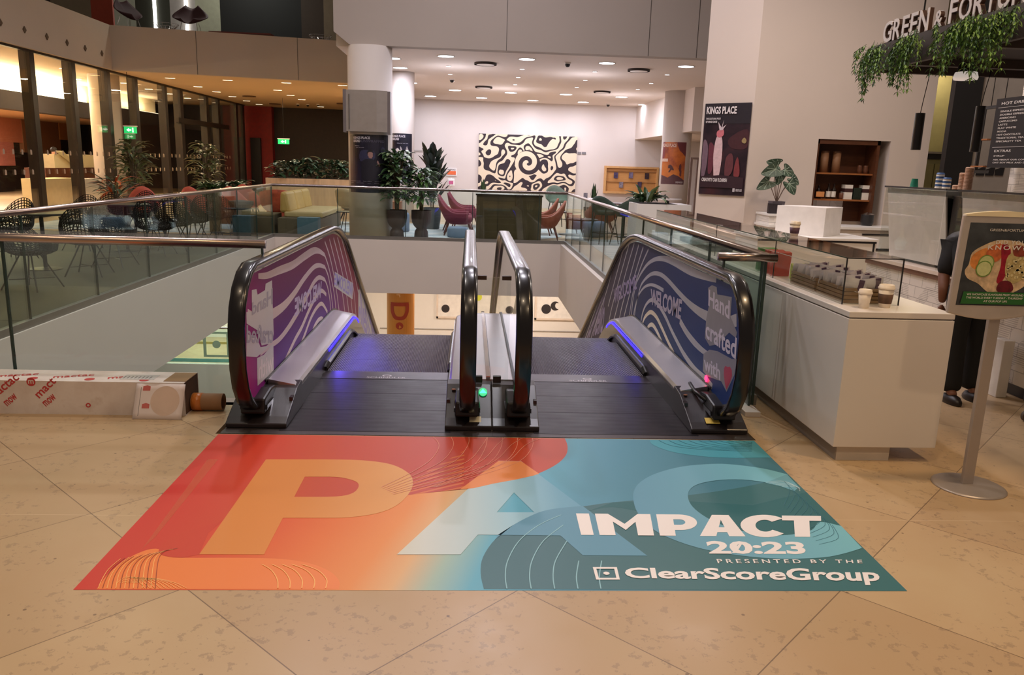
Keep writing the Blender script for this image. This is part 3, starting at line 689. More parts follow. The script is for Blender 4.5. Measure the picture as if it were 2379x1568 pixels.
        word('WELCOME', [(538,570),(772,420),(772,560),(538,735)], mt=mat('lilac_text', (190,176,222), .4), bold=.035)
        word('WELCOME', [(885,350),(1045,440),(1040,570),(880,450)], mt=mat('violet_text', (150,140,220), .4), dep=.0026)
        word('& hello', [(1092,520),(1150,560),(1240,890),(1095,890)], mt=MATS['violet_text'], dep=.0026)
    else:
        K = .30612; cv = lambda pts: [pp(1300+x*K, 540+y*K) for x, y in pts]
        big = [([(585,380),(620,310),(670,240),(730,203),(800,200),(870,225),(960,275),(1060,320),(1190,362)], [.03,.05,.06,.09,.10,.05]),
               ([(600,470),(620,400),(660,345),(710,312),(770,320),(830,370),(900,450),(980,535),(1060,600),(1150,650),(1240,690),(1345,665)], [.03,.05,.06,.07,.11,.12]),
               ([(575,560),(600,480),(640,420),(690,397),(740,410),(790,440)], [.03,.04,.05]),
               ([(915,670),(960,750),(1020,830),(1080,890),(1130,925)], [.08,.08,.05]),
               ([(615,700),(632,610),(660,545),(700,512),(745,540),(800,630),(850,740),(900,840),(950,930),(1030,1040),(1110,1110),(1160,1170)], [.04,.05,.06,.06,.07,.06]),
               ([(625,720),(645,650),(690,605),(735,640),(780,730),(830,840),(900,980)], [.05,.06,.06,.05]),
               ([(655,760),(675,715),(705,700),(740,750),(780,840),(815,910)], [.05,.06,.05])]
        thin = [[(500,75),(430,330),(370,560)], [(532,78),(470,300),(400,560),(375,680)], [(568,82),(500,320),(430,600),(412,665)], [(602,95),(540,320),(475,560),(455,655)], [(636,112),(570,330),(510,560),(488,650)],
                [(675,130),(615,270),(560,450),(530,640)], [(585,380),(560,500),(545,640)], [(600,470),(580,560),(568,650)], [(575,560),(560,640),(556,690)], [(420,220),(360,440),(300,620),(240,800)], [(330,430),(260,620),(190,820)]]
        cream = mat('pale_vinyl_cream', (216,204,186), .35, var=.04)
        for i, (pts, wd) in enumerate(big): ribbon(cv(pts), [q_*.62 for q_ in wd], pl, .0014, .0019).build('pale_stripe', cream if i in (5,6) else ST, vf)
        for pts in thin: ribbon(cv(pts), .022, pl, .0014, .0019).build('thin_stripe', ST, vf)
        def word(sx, quad, bold=.02, mt=TXT, nm='printed_word', mirror=False, dep=.0024):
            q = [Vector(pp(1300+x*K, 540+y*K)) for x, y in quad]
            f = lambda u, v, d: pl(*((q[3]*(1-u)+q[2]*u)*(1-v)+(q[0]*(1-u)+q[1]*u)*v), dep+d)
            textmb(sx, (0,1,0,1), f, bold=bold, thick=.0005, mirror=mirror).build(nm, mt, vf)
        for poly in ([(1130,420),(1160,400),(1195,415),(1200,470),(1310,490),(1300,640),(1350,760),(1340,800),(1290,760),(1200,850),(1140,860),(1105,800),(1115,660),(1135,560)], [(1095,920),(1140,890),(1200,900),(1310,960),(1350,960),(1330,1080),(1270,1210),(1230,1130),(1120,1090),(1090,1050)]):
            flatpoly([pp(1300+x*K, 540+y*K) for x, y in poly], pl, .0020, .0022).build('grey_halo', GHOST, vf)
        word('Hand', [(1136,432),(1296,520),(1292,660),(1132,556)]); word('crafted', [(1112,660),(1350,800),(1340,965),(1112,800)]); word('with', [(1098,930),(1222,1010),(1222,1125),(1100,1040)])
        ht = [(1252,1030),(1262,1012),(1280,1022),(1296,1018),(1310,1045),(1312,1090),(1296,1140),(1270,1190),(1258,1150),(1250,1080)]
        flatpoly(cv(ht), pl, .0026, .003).build('printed_heart', HEART, vf)
        word('WELCOME', [(695,425),(935,510),(920,665),(695,545)], bold=.035, mt=mat('grey_lilac_text', (170,162,186), .4))
        word('WELCOME', [(412,430),(585,320),(588,430),(415,540)], bold=.02, mt=mat('dim_violet_text', (140,126,176), .4))
        word('& hello', [(330,480),(355,475),(330,760),(200,810)], mt=MATS['dim_violet_text'])
    return root
escalator('escalator on the left with violet printed vinyl on its outer glass side', 'l')
escalator('escalator on the right with navy printed vinyl reading Hand crafted with', 'r')
lamp('led_glow', 'AREA', (-1.15, 2.3, .11), 2.6, (.1,.06,1), .03, rot=(0, math.radians(-75), 0), sy_=1.4)
# ================================================================== lounge, left deck and gallery
BULB = mat('lamp_diffuser', (246,242,255), .4, emit=9.0); BULBW = mat('lamp_diffuser_warm', (255,226,180), .4, emit=5.0)
TRIMW = mat('lamp_trim', (230,224,218), .4)
def downlight(x, y, r, dif, label, group, energy=0, color=COOL, first=[None]):
    p = fl(x, y, CZ)
    t = thing('ceiling_light', label, 'ceiling light', (p.x, p.y, CZ), group)
    MB().lathe([(r*1.12,-.012),(r*1.12,0),(r,0),(r,-.012)], (p.x,p.y,CZ), 20, caps=False).build('trim_ring', TRIMW, t)
    MB().lathe([(.001,-.006),(r,-.006)], (p.x,p.y,CZ), 20, caps=False).build('diffuser', dif, t)
    if energy: lamp('ceiling_lamp', 'AREA', (p.x, p.y, CZ-.03), energy, color, r*2)
    return t
BIG = [(912,135),(930,157),(943,176),(955,192),(1036,130),(1224,137),(1410,146),(1594,154),(1000,223),(1057,209),(1119,227),(1187,215),(1238,233),(1315,219),(1355,237),(1444,225),(1495,243)]
for i, (x, y) in enumerate(BIG):
    n = (4, 9)
    downlight(x, y, .17 if y < 200 else .19, BULB, 'large bright round downlight in the white lounge ceiling', 'large round downlights in the lounge ceiling', 34 if y < 200 else 42, (.84,.84,1))
for x, y in [(1042,153),(1046,172),(1051,188),(1213,160),(1204,179),(1197,196),(1382,166),(1360,186),(1340,202),(1550,173),(1513,193),(1482,207)]:
    downlight(x, y, .055, BULB, 'tiny bright spotlight in the white lounge ceiling', 'tiny spotlights in the lounge ceiling')
VENT = mat('dark_vent', (58,50,48), .5)
for x, y in [(1128,146),(1484,161),(1124,201),(1399,212)]:
    p = fl(x, y, CZ); t = thing('ceiling_vent', 'dark rimmed round air vent in the white lounge ceiling', 'vent', (p.x,p.y,CZ), 'round air vents in the lounge ceiling')
    MB().lathe([(.25,-.045),(.25,0),(.20,0),(.20,-.045)], (p.x,p.y,CZ), 28, caps=False).build('vent_rim', VENT, t); MB().lathe([(.001,-.045),(.2,-.045)], (p.x,p.y,CZ), 28, caps=False).build('vent_plate', TRIMW, t)
def cctv(x, y, label, group=None):
    p = fl(x, y, CZ); t = thing('dome_camera', label, 'camera', (p.x,p.y,CZ), group)
    MB().lathe([(.07,0),(.07,-.03),(.055,-.035)], (p.x,p.y,CZ), 16).build('mount', TRIMW, t); MB().lathe([(.055,-.035),(.05,-.07),(.03,-.095),(.002,-.10)], (p.x,p.y,CZ), 16).build('dome', BLK, t, smooth=True)
cctv(1319, 145, 'dark dome camera near the front of the white lounge ceiling'); cctv(1050, 183, 'grey dome camera among the spotlights at left of the lounge ceiling'); cctv(1413, 241, 'small dome camera near the back wall of the lounge ceiling')
for x, y in [(692,240),(715,241),(739,241)]: cctv(x, y+1, 'black dome camera under the amber soffit beyond the well', 'row of three dome cameras under the amber soffit')
for i, (x, y) in enumerate([(395,181),(529,186),(460,201),(503,213),(540,224),(573,234),(602,242),(665,192),(645,209),(675,221),(701,231),(745,248),(763,255),(796,198)]):
    p = fl(x, y, CZ); t = thing('soffit_light', 'small oblong amber downlight in the cream soffit beyond the well', 'ceiling light', (p.x,p.y,CZ), 'oblong downlights in the cream soffit')
    MB().box(p.x-.15,p.x+.15,p.y-.05,p.y+.05,CZ-.008,CZ).build('trim_ring', TRIMW, t)
    MB().box(p.x-.13,p.x-.01,p.y-.04,p.y+.04,CZ-.011,CZ-.008).build('diffuser', BULBW, t); MB().box(p.x+.01,p.x+.13,p.y-.04,p.y+.04,CZ-.011,CZ-.008).build('diffuser', BULBW, t)
for (x, y, e) in ((-6.2,22.2,55),(-4.2,24,50),(-7.5,25.5,55),(-4.6,28,30),(-8,21.5,40)): lamp('soffit_lamp', 'AREA', (x,y,CZ-.05), e*1.5, (1,.78,.50), .3)
for x, y in [(61,138),(150,159),(290,193),(346,207),(393,218),(436,228)]:
    p = fl(x, y, CZ); t = thing('restaurant_downlight', 'small twin downlight in the ceiling behind the left glass wall', 'ceiling light', (p.x,p.y,CZ), 'twin downlights behind the left glass wall')
    MB().box(p.x-.12,p.x+.12,p.y-.05,p.y+.05,CZ-.010,CZ).build('diffuser', BULBW, t)
for x, y in [(579,223),(639,241),(796,240)]:
    p = fl(x, y, CZ); t = thing('soffit_vent', 'dark slotted round vent in the cream soffit', 'vent', (p.x,p.y,CZ), 'dark vents in the cream soffit')
    MB().lathe([(.24,-.03),(.24,0)], (p.x,p.y,CZ), 24).build('vent_plate', mat('bronze_vent', (104,74,50), .5), t)
for (x, y) in ((-.6,15),(2.6,15.5),(.8,20),(4.4,20.5)): lamp('lounge_bounce_fill', 'POINT', (x, y, 2.9), 30, (.90,.88,1), .35)  # added fill without fixtures, stands in for bounce on the lounge ceiling
# ---------------- labyrinth painting on the back wall (a plain organic stand-in)
m, nt, b = newmat('labyrinth_print'); P, X, Y, Z = xyz(nt)
dn = nn(nt, 'ShaderNodeTexNoise'); dn.inputs['Scale'].default_value = 1.15; dn.inputs['Detail'].default_value = 0; nt.links.new(P, dn.inputs[0])
warp = nn(nt, 'ShaderNodeVectorMath', operation='MULTIPLY_ADD'); nt.links.new(dn.outputs['Color'], warp.inputs[0]); warp.inputs[1].default_value = (1.6,0,1.6); nt.links.new(P, warp.inputs[2])
sx_ = nn(nt, 'ShaderNodeSeparateXYZ'); nt.links.new(warp.outputs[0], sx_.inputs[0])
n3 = nn(nt, 'ShaderNodeTexNoise'); n3.inputs['Scale'].default_value = 1.5; n3.inputs['Detail'].default_value = 0; nt.links.new(warp.outputs[0], n3.inputs[0])
n4 = nn(nt, 'ShaderNodeTexNoise'); n4.inputs['Scale'].default_value = 3.1; n4.inputs['Detail'].default_value = 0; nt.links.new(P, n4.inputs[0])
wv = mathn(nt, 'SINE', mathn(nt, 'MULTIPLY', mathn(nt, 'ADD', n3.outputs[0], mathn(nt, 'MULTIPLY', n4.outputs[0], .40)), 27))
pa_, pb_ = onY(1113, 310, 25.03), onY(1336, 440, 25.03)
cx_, cz_ = (pa_.x+pb_.x)/2, (pa_.z+.62)/2
# spiral in the middle
rx = mathn(nt, 'SUBTRACT', X, 0); rz = mathn(nt, 'SUBTRACT', Z, 0)
th = mathn(nt, 'ARCTAN2', rz, rx); rr = mathn(nt, 'SQRT', mathn(nt, 'ADD', mathn(nt, 'POWER', rx, 2), mathn(nt, 'POWER', rz, 2)))
spi = mathn(nt, 'SINE', mathn(nt, 'SUBTRACT', mathn(nt, 'MULTIPLY', rr, 19), th))
insp = mathn(nt, 'LESS_THAN', rr, .46)
val = mathn(nt, 'ADD', mathn(nt, 'MULTIPLY', insp, spi), mathn(nt, 'MULTIPLY', mathn(nt, 'SUBTRACT', 1.0, insp), wv))
nt.links.new(mixc(nt, mathn(nt, 'GREATER_THAN', val, .12), lin((222,206,178))+(1,), lin((44,32,38))+(1,)), b.inputs['Base Color']); b.inputs['Roughness'].default_value = .7
t = thing('wall_painting', 'large black and cream painting of winding organic shapes on the white back wall', 'painting', (cx_, 25.06, cz_))
hw, hh = (pb_.x-pa_.x)/2, (pa_.z-.62)/2
t_l = MB().box(-hw, hw, -.035, -.005, -hh, hh).build('painted_canvas', m, t, local=True)
MB().box(-hw, hw, -.005, .035, -hh, hh).build('stretcher', mat('raw_wood', (160,130,96), .8), t, local=True)
# ---------------- door outline, signs, display board on the back wall
dp0, dp1 = onY(961,352,25.08), onY(997,352,25.08)
dn_ = S(MB().box(dp0.x-1, dp1.x, 25.07, 25.1, 0, dp0.z), 'door_2', WHITE)
S(MB().box(dp0.x-1, dp1.x+.06, 25.05, 25.1, dp0.z, dp0.z+.06).box(dp1.x, dp1.x+.06, 25.05, 25.1, 0, dp0.z), 'trim_8', mat('door_trim_grey', (176,168,160), .5))
def plate(x0, y0, x1, y1, Y, material, name, label, cat, group=None, th_=.012):
    a, b_ = onY(x0, y0, Y), onY(x1, y1, Y)
    return tag(MB().box(a.x, b_.x, Y-th_, Y, b_.z, a.z).build(name, material), label, cat, group), a, b_
ws = thing('wall_sign', 'white wall notice with an orange panel left of the black and cream painting', 'sign', tuple(onY(1048,398,25.09)))
a, b_ = onY(1037,390,25.08), onY(1061,409,25.08); MB().box(a.x,b_.x,25.07,25.1,b_.z,a.z).build('backing', WHT, ws)
a, b_ = onY(1039,397,25.06), onY(1059,406,25.06); MB().box(a.x,b_.x,25.058,25.07,b_.z,a.z).build('orange_panel', mat('sign_orange', (230,108,60), .5), ws)
a, b_ = onY(1040,392,25.06), onY(1058,396,25.06)
textmb('KINGS PLACE', (a.x,b_.x,b_.z,a.z), lambda u, v, d: (u, 25.068-d, v), bold=.02, thick=.002).build('sign_lettering', mat('sign_dark', (80,72,78), .5), ws)
st = onY(1048,424,24.7)
hs = thing('sanitiser_stand', 'white hand sanitiser stand with a pink label against the back wall', 'stand', (st.x, 24.7, 0))
MB().lathe([(.19,0),(.19,.02),(.03,.03),(.025,.04),(.025,1.0)], (st.x,24.7,0), 20).build('base_and_pole', WHT, hs); MB().box(st.x-.13,st.x+.13,24.62,24.76,st.z-.14,st.z+.14).build('dispenser', WHT, hs, bevel=.04)
MB().box(st.x-.08,st.x+.08,24.615,24.622,st.z-.06,st.z+.06).build('pink_label', mat('pink_label', (196,96,140), .5), hs)
ts = thing('wall_sign', 'pair of small grey direction plates on the back wall right of the painting', 'sign', tuple(onY(1351,356,25.09)))
for (x0, x1) in ((1342,1350),(1352,1361)):
    a, b_ = onY(x0,353,25.09), onY(x1,359,25.09); MB().box(a.x,b_.x,25.08,25.1,b_.z,a.z).build('sign_plate', mat('sign_grey', (120,116,118), .5), ts)
# display board
Y_ = 25.0
a, b_ = onY(1405,385,Y_), onY(1526,452,Y_)
OAK = mat('oak_board', (196,142,82), .5, var=.08, stretch=(1,1,8), scale=4); OAKD = mat('oak_frame', (206,158,100), .5, var=.08)
db = thing('leaflet_board', 'wide oak framed leaflet rack with five leaflets on the back wall', 'notice board', ((a.x+b_.x)/2, 25.05, (a.z+b_.z)/2))
MB().box(a.x,b_.x,25.04,25.1,b_.z,a.z).build('back_panel', OAK, db)
fw = .07; z0, z1 = b_.z, a.z
MB().box(a.x,b_.x,24.94,25.04,z1-fw,z1).build('frame_top', OAKD, db); MB().box(a.x,b_.x,24.94,25.04,z0,z0+fw).build('frame_bottom', OAKD, db); MB().box(a.x,a.x+fw,24.94,25.04,z0+fw,z1-fw).build('frame_side', OAKD, db); MB().box(b_.x-fw,b_.x,24.94,25.04,z0+fw,z1-fw).build('frame_side', OAKD, db)
for zz in (z0+(z1-z0)*.42, z0+(z1-z0)*.80): MB().box(a.x+fw,b_.x-fw,25.01,25.04,zz-.012,zz+.012).build('shelf_lip', mat('oak_dark', (150,104,58), .5), db)
for i, (x, y) in enumerate([(1431,407),(1466,407),(1503,409),(1443,429),(1486,429)]):
    p = onY(x, y, 24.98); c_ = [(74,64,96),(110,100,124),(60,44,50),(130,120,130),(70,60,84)][i]
    lf = MB().box(p.x-.075,p.x+.075,24.985,24.998,p.z-.11,p.z+.10).build('leaflet', mat('leaflet_%d' % i, c_, .4, var=.5, scale=14)); tag(lf, ['dark violet leaflet at left of the top row of the oak rack','pale patterned leaflet in the middle of the top row of the oak rack','brown and white leaflet at right of the top row of the oak rack','white patterned leaflet at left of the lower row of the oak rack','dark leaflet at right of the lower row of the oak rack'][i], 'leaflet')
# ---------------- posters
def onplane(o, ux, up_, nrm): return lambda u, v, d: tuple(o+ux*u+up_*v+nrm*d)
def curved(cx, cy_, r, a0, z0, z1, ang):
    """u 0..1 across, v 0..1 up, wrapped round a column; a0 = centre angle from -Y"""
    return lambda u, v, d: (cx+(r+d)*math.sin(a0+(u-.5)*ang), cy_-(r+d)*math.cos(a0+(u-.5)*ang), z0+(z1-z0)*v)
def inside(p, poly):
    c = False; n = len(poly)
    for i in range(n):
        (x1, y1), (x2, y2) = poly[i], poly[(i+1) % n]
        if (y1 > p[1]) != (y2 > p[1]) and p[0] < (x2-x1)*(p[1]-y1)/(y2-y1)+x1: c = not c
    return c
def cellpoly(pts, pl, d, nx=56, ny=84):
    mb = MB()
    x0, x1, y0, y1 = min(p[0] for p in pts), max(p[0] for p in pts), min(p[1] for p in pts), max(p[1] for p in pts)
    for i in range(int(x0*nx), int(x1*nx)+1):
        for j in range(int(y0*ny), int(y1*ny)+1):
            if inside(((i+.5)/nx, (j+.5)/ny), pts): mb.add([pl(a/nx, b_/ny, d) for a, b_ in ((i,j),(i+1,j),(i+1,j+1),(i,j+1))], [(0,1,2,3)])
    return mb
def poster(name, label, pl, base, items, loc, nseg=16, seg_text=True):
    t = thing(name, label, 'poster', loc)
    pt = MB().grid(lambda a, b_: pl(a, b_, .003), nseg, 6).build('print', base, t, solid=.003)
    dz = .0055
    for it in items:
        k, nm, c_, rest = it[0], it[1], it[2], it[3:]
        mt = mat('ink_%d_%d_%d' % c_, c_, .45, var=.1, scale=30)
        if k == 't':
            s, r = rest; textmb(s, r, lambda u, v, d, dz=dz: pl(u, v, dz+d), bold=.035, thick=.001).build(nm, mt, pt)
        else:
            pts = rest[0]; pts = bez(pts, 4, True) if k == 's' else pts
            (flatpoly(pts, pl, dz, dz+.001) if nseg < 4 else cellpoly(pts, pl, dz+.001)).build(nm, mt, pt)
        dz += .0012
    return t
def inkbase(name, stops, sc=3):
    m, nt, b = newmat(name); P, X, Y, Z = xyz(nt); nt.links.new(ramp(nt, noise(nt, P, sc, 5, .6), stops), b.inputs['Base Color']); b.inputs['Roughness'].default_value = .35; return m
PC = (206,200,206)
za, zb_ = 2.03, .90
m = inkbase('poster_night', [(.35,(16,14,26)), (.6,(30,28,48)), (.8,(40,34,60))])
poster('column_poster', 'dark poster of a performer wrapped round the near white column', curved(-2.19, 12.28, .44, -.0, zb_, za, 2.02), m,
       [('t','poster_title',PC,'KINGS PLACE',(.15,.55,.92,.965)), ('t','poster_title',PC,'SOUND',(.15,.33,.865,.91)), ('t','poster_title',(70,66,84),'UNWRAPPED',(.35,.88,.865,.91)), ('t','poster_text',(150,146,158),'Discover our',(.19,.31,.80,.812)), ('t','poster_text',(150,146,158),'year of music',(.22,.42,.77,.782)), ('s','printed_ring',(44,42,64),[(.78,.74),(.84,.80),(.90,.74),(.84,.68)]), ('s','printed_ring_centre',(18,16,26),[(.81,.74),(.84,.77),(.87,.74),(.84,.71)]),
        ('s','printed_halo',(44,44,72),[(.35,.72),(.62,.72),(.66,.6),(.5,.52),(.32,.56)]), ('s','printed_jacket',(22,20,34),[(.36,.52),(.46,.58),(.60,.58),(.74,.50),(.84,.48),(.80,.34),(.76,.22),(.40,.22),(.36,.38)]), ('s','printed_head',(150,112,104),[(.50,.655),(.515,.70),(.56,.71),(.605,.69),(.61,.64),(.58,.60),(.55,.59),(.52,.61)]),
        ('s','printed_hair',(18,14,18),[(.49,.67),(.50,.72),(.55,.745),(.60,.73),(.625,.68),(.60,.70),(.53,.705)]), ('s','printed_hand',(146,110,104),[(.70,.53),(.71,.56),(.73,.54),(.76,.50),(.77,.46),(.74,.46),(.72,.49)]),
        ('t','poster_text',(120,116,128),'kingsplace.co.uk     box office     concerts',(.05,.80,.19,.205)), ('t','poster_text',(120,116,128),'talks     comedy     art     food',(.05,.74,.16,.172)), ('t','poster_text',(120,116,128),'2023',(.05,.16,.10,.115))], (-2.19, 11.83, 1.5))
p = onY(932,310,16.3)
poster('column_poster', 'dark poster of a white sculpted figure on the farther thin white column', curved(-1.93, 16.6, .32, .0, p.z-1.21, p.z, 2.0), m,
       [('t','poster_title',PC,'KINGS PLACE',(.16,.68,.92,.97)), ('t','poster_title',PC,'SOUND',(.16,.44,.86,.91)), ('t','poster_text',(150,146,158),'Discover our year',(.36,.80,.79,.81)), ('s','printed_figure',(206,200,196),[(.30,.66),(.42,.60),(.48,.50),(.60,.44),(.76,.40),(.84,.48),(.80,.60),(.66,.64),(.62,.56),(.52,.62),(.40,.70)]), ('s','printed_arm',(170,160,160),[(.48,.74),(.54,.70),(.58,.62),(.52,.60)]), ('s','printed_arm',(160,150,150),[(.74,.74),(.80,.68),(.76,.62),(.70,.66)])], (-1.93, 16.27, 1.5))
p = onY(1568,330,18.5)
m = inkbase('poster_amber', [(.30,(150,66,44)), (.5,(206,112,48)), (.75,(226,140,58))], 2.2)
poster('column_poster', 'orange poster with dark dancing silhouettes on the right rear column', curved(c3p.x, 18.9, .42, -.40, p.z-1.18, p.z, 1.75), m,
       [('p','printed_ground',(96,60,64),[(0,0),(1,0),(1,.10),(.75,.20),(.55,.24),(.35,.16),(0,.22)]), ('p','printed_tree',(110,50,56),[(.62,1),(1,1),(1,.66),(.86,.74),(.74,.80),(.66,.9)]), ('p','printed_bar',(150,70,72),[(0,1),(.12,1),(.12,.62),(0,.6)]), ('t','poster_title',(240,210,190),'KINGS PLACE',(.02,.60,.88,.965)), ('p','printed_strip',(236,206,190),[(.02,.54),(.30,.54),(.30,.61),(.02,.61)]),
        ('s','printed_dancer',(84,48,50),[(.34,.44),(.42,.47),(.52,.40),(.56,.34),(.46,.34),(.40,.28),(.36,.30),(.42,.37),(.34,.38)]), ('s','printed_dancer',(104,56,54),[(.76,.46),(.82,.48),(.84,.38),(.86,.22),(.80,.20),(.78,.30),(.74,.36)]), ('t','poster_title',(200,190,190),'KINGS',(.66,.94,.03,.075))], (c3p.x, 18.45, 1.6))
# ---------------- furniture builders (local coordinates, copied with copytree)
def shellfn(w_, dep, hb, ha, seat, flare=1.12):
    """seat shell: a in 0..1 runs round from the right front through the back to the left front, b up"""
    def f(a, b_):
        ph = math.radians(-20+220*a); back = max(0, math.sin(ph)); h = ha+(hb-ha)*back**1.6
        h *= (1 if back > 0 else 1)
        k = (.55+(.45)*min(1, b_*2.2)**.6)*(1+(flare-1)*b_)
        return (w_/2*k*math.cos(ph), dep/2*k*math.sin(ph)*(1+.12*b_*back), seat+(h)*b_**1.2)
    return f
def armchair(label, group, fabric, legm, W=.72, D=.68, seat=.30, hb=.52, ha=.22, lh=.30, loc=(0,0,0), rz=0, name='armchair', cush=True, wire=False):
    t = thing(name, label, 'chair', loc, group, rz, local=True)
    f = shellfn(W, D, hb, ha, seat)
    MB().grid(f, 22, 7).build('shell', fabric, t, smooth=True, solid=.04, local=True)
    MB().lathe([(.10*W,-.06),(.40*W,-.05),(.55*W/1.0*.5,.02),(.545*W*.95/1,.05),(.50*W*.9,.09),(.1,.10)], (0,.0,seat), 24, 1, D/W).build('seat', fabric, t, smooth=True, local=True)
    for sx_, sy_ in ((1,1),(-1,1),(1,-1),(-1,-1)):
        MB().tube([(sx_*W*.24, sy_*D*.22, seat-.03), (sx_*W*.38, sy_*D*.36, 0)], [.02,.012], 8).build('leg', legm, t, smooth=True, local=True)
    return t
BURG = mat('burgundy_wool', (128,52,68), .85, var=.10, scale=40); WALN = mat('walnut_leg', (104,56,44), .5); RUST = mat('rust_leather', (158,84,62), .55, var=.08); SAGE = mat('sage_fabric', (118,134,118), .85, var=.06, scale=30)
DSAGE = mat('dark_sage_fabric', (62,76,64), .85, var=.08, scale=30); CORAL = mat('coral_fabric', (188,88,68), .8, var=.08); BEIGEF = mat('beige_fabric', (176,158,126), .85, var=.05); BLKW = mat('black_wire', (16,14,16), .35, .5); SLATE = mat('slate_blue_fabric', (120,136,158), .85, var=.05)
MUST = mat('mustard_leather', (188,152,84), .55, var=.06); TAUPE = mat('taupe_fabric', (92,78,58), .85, var=.06)
def pos(x, y, z=0): q = fl(x, y, z); return (q.x, q.y, 0)
# swoop armchairs facing right
def swoop(label, group, fabric, legm, loc, rz):
    t = thing('armchair', label, 'chair', loc, group, rz, local=True)
    def f(a, b_):
        ph = math.radians(-35+250*a); s_ = math.sin(ph); back = max(0, s_)
        k = .62+.38*min(1, b_*1.7)**.7; h = .20+.34*back**3+.02
        return (.36*k*math.cos(ph)*(1+.04*b_), (.34*k*s_)+(.10*b_*back**2), .27+h*b_)
    MB().grid(f, 26, 8).build('shell', fabric, t, smooth=True, solid=.045, local=True)
    MB().lathe([(.05,-.08),(.20,-.07),(.29,-.01),(.31,.05),(.28,.11),(.05,.12)], (0,-.02,.31), 24).build('seat', fabric, t, smooth=True, local=True)
    for a_, b_ in ((.22,-.24),(-.22,-.24),(.20,.22),(-.20,.22)):
        MB().tube([(a_,b_,.26),(a_*1.5,b_*1.4,0)], [.022,.012], 8).build('leg', legm, t, smooth=True, local=True)
    return t
sw = [(-.40,13.05,math.radians(92)), (-.42,13.85,math.radians(98)), (-.25,15.1,math.radians(95)), (-.24,15.9,math.radians(92))]
lb_ = ['burgundy swoop armchair nearest the glass left of the dark desk','burgundy swoop armchair just behind the nearest one, beside the dark desk','third burgundy armchair back, near the black plant pot','farthest burgundy armchair in the row left of the dark desk']
first = None
for (x, y, r), lb in zip(sw, lb_):
    if first is None: first = swoop(lb, 'burgundy swoop armchairs', BURG, WALN, (x,y,0), r)
    else: copytree(first, (x,y,0), r, lb)
r0 = swoop('rust brown swoop armchair just right of the dark desk', 'rust swoop armchairs', RUST, WALN, (1.43,12.55,0), math.radians(-96))
copytree(r0, (1.40,13.7,0), math.radians(-100), 'second rust brown armchair behind the first, right of the dark desk')
copytree(r0, (3.0,14.75,0), math.radians(170), 'brown tub armchair facing away beyond the right balustrade'); 
def pouf(loc, label, fabric, r=.26, h=.36, group=None):
    t = thing('pouf', label, 'pouf', loc, group); MB().lathe([(r*.9,0),(r,.03),(r,h-.04),(r*.9,h),(.01,h+.01)], loc, 28).build('cushion', fabric, t, smooth=True); MB().lathe([(r*.85,0),(r*.85,.012)], loc, 24).build('base', BLK, t); return t
p = onY(1068,540,12.45); pouf((-.40,12.45,0.0), 'slate blue pouf in front of the nearest burgundy armchair', SLATE, .22, .22)
pouf((2.55,13.62,0), 'pale blue round pouf beyond the right balustrade', SLATE, .38, .34)
pouf((-1.75,13.5,0), 'light blue pouf behind the two big planters', SLATE, .26, .42)
tag(MB().box(-2.25,-1.75,14.2,14.7,.01,.62).build('side_unit', mat('terracotta_unit', (150,92,60), .6)), 'brown side unit behind the left planter and the near column', 'cabinet')
csn = thing('column_screen', 'grey curved screen box fixed round the near white column above its poster', 'screen', (-2.19,11.78,2.06))
MB().prism([(-2.60,11.80),(-2.0,11.72),(-1.80,11.80),(-1.80,11.90),(-2.60,11.90)], 'z', 2.08, 2.86).build('screen_face', mat('screen_grey', (150,140,130), .5), csn)
MB().box(-2.66,-2.60,11.80,12.05,2.06,2.87).build('side_fin', mat('fin_grey', (110,100,98), .5), csn); MB().box(-1.80,-1.745,11.80,12.05,2.04,2.85).build('side_fin', MATS['fin_grey'], csn); MB().box(-2.545,-2.535,11.775,11.795,2.12,2.78).build('groove', GRV, csn)
# dark desk behind the back balustrade
dk = thing('reception_desk', 'dark brown reception desk standing right behind the back balustrade', 'desk', (.63, 11.72, 0))
ESP = mat('espresso_wood', (86,68,44), .4, var=.2, scale=5)
MB().box(-.02, 1.27, 11.42, 12.0, .06, .93).build('body', ESP, dk); MB().box(-.04, 1.29, 11.40, 12.02, .93, .96).build('desktop', mat('dark_desktop', (50,38,28), .25), dk); MB().box(.02,1.22,11.46,11.96,0,.06).build('plinth', BLK, dk)
MB().box(.40,.405,11.412,11.42,.1,.92).build('door_gap', BLK, dk); MB().box(-.02,.10,11.408,11.42,.52,.535).build('handle', STEEL, dk)
# tall chairs and tables right of the desk
def highchair(label, group, fabric, loc, rz, W=.5, seat=.62, hb=.34):
    t = thing('bar_chair', label, 'chair', loc, group, rz, local=True)
    MB().grid(shellfn(W, W*.92, hb, .16, seat), 20, 6).build('shell', fabric, t, smooth=True, solid=.03, local=True)
    MB().lathe([(.05,-.03),(.2,-.03),(.225,.02),(.2,.05),(.05,.06)], (0,0,seat), 20).build('seat', fabric, t, smooth=True, local=True)
    for a_, b_ in ((1,1),(-1,1),(1,-1),(-1,-1)): MB().tube([(a_*.14,b_*.14,seat-.02),(a_*.23,b_*.23,0)], .011, 6).build('leg', BLKW, t, local=True)
    MB().tube([(-.2,-.2,.22),(.2,-.2,.22),(.2,.2,.22),(-.2,.2,.22),(-.2,-.2,.22)], .008, 6).build('foot_rail', BLKW, t, local=True)
    return t
h0 = highchair('sage green bar chair on thin black legs beside the corner of the balustrade', 'green bar chairs', SAGE, (2.05,15.9,0), math.radians(10), .52, .66, .40)
hd = highchair('dark green bar chair at the pedestal table, left one of the near pair', 'dark green bar chairs', DSAGE, (2.62,11.95,0), math.radians(20))
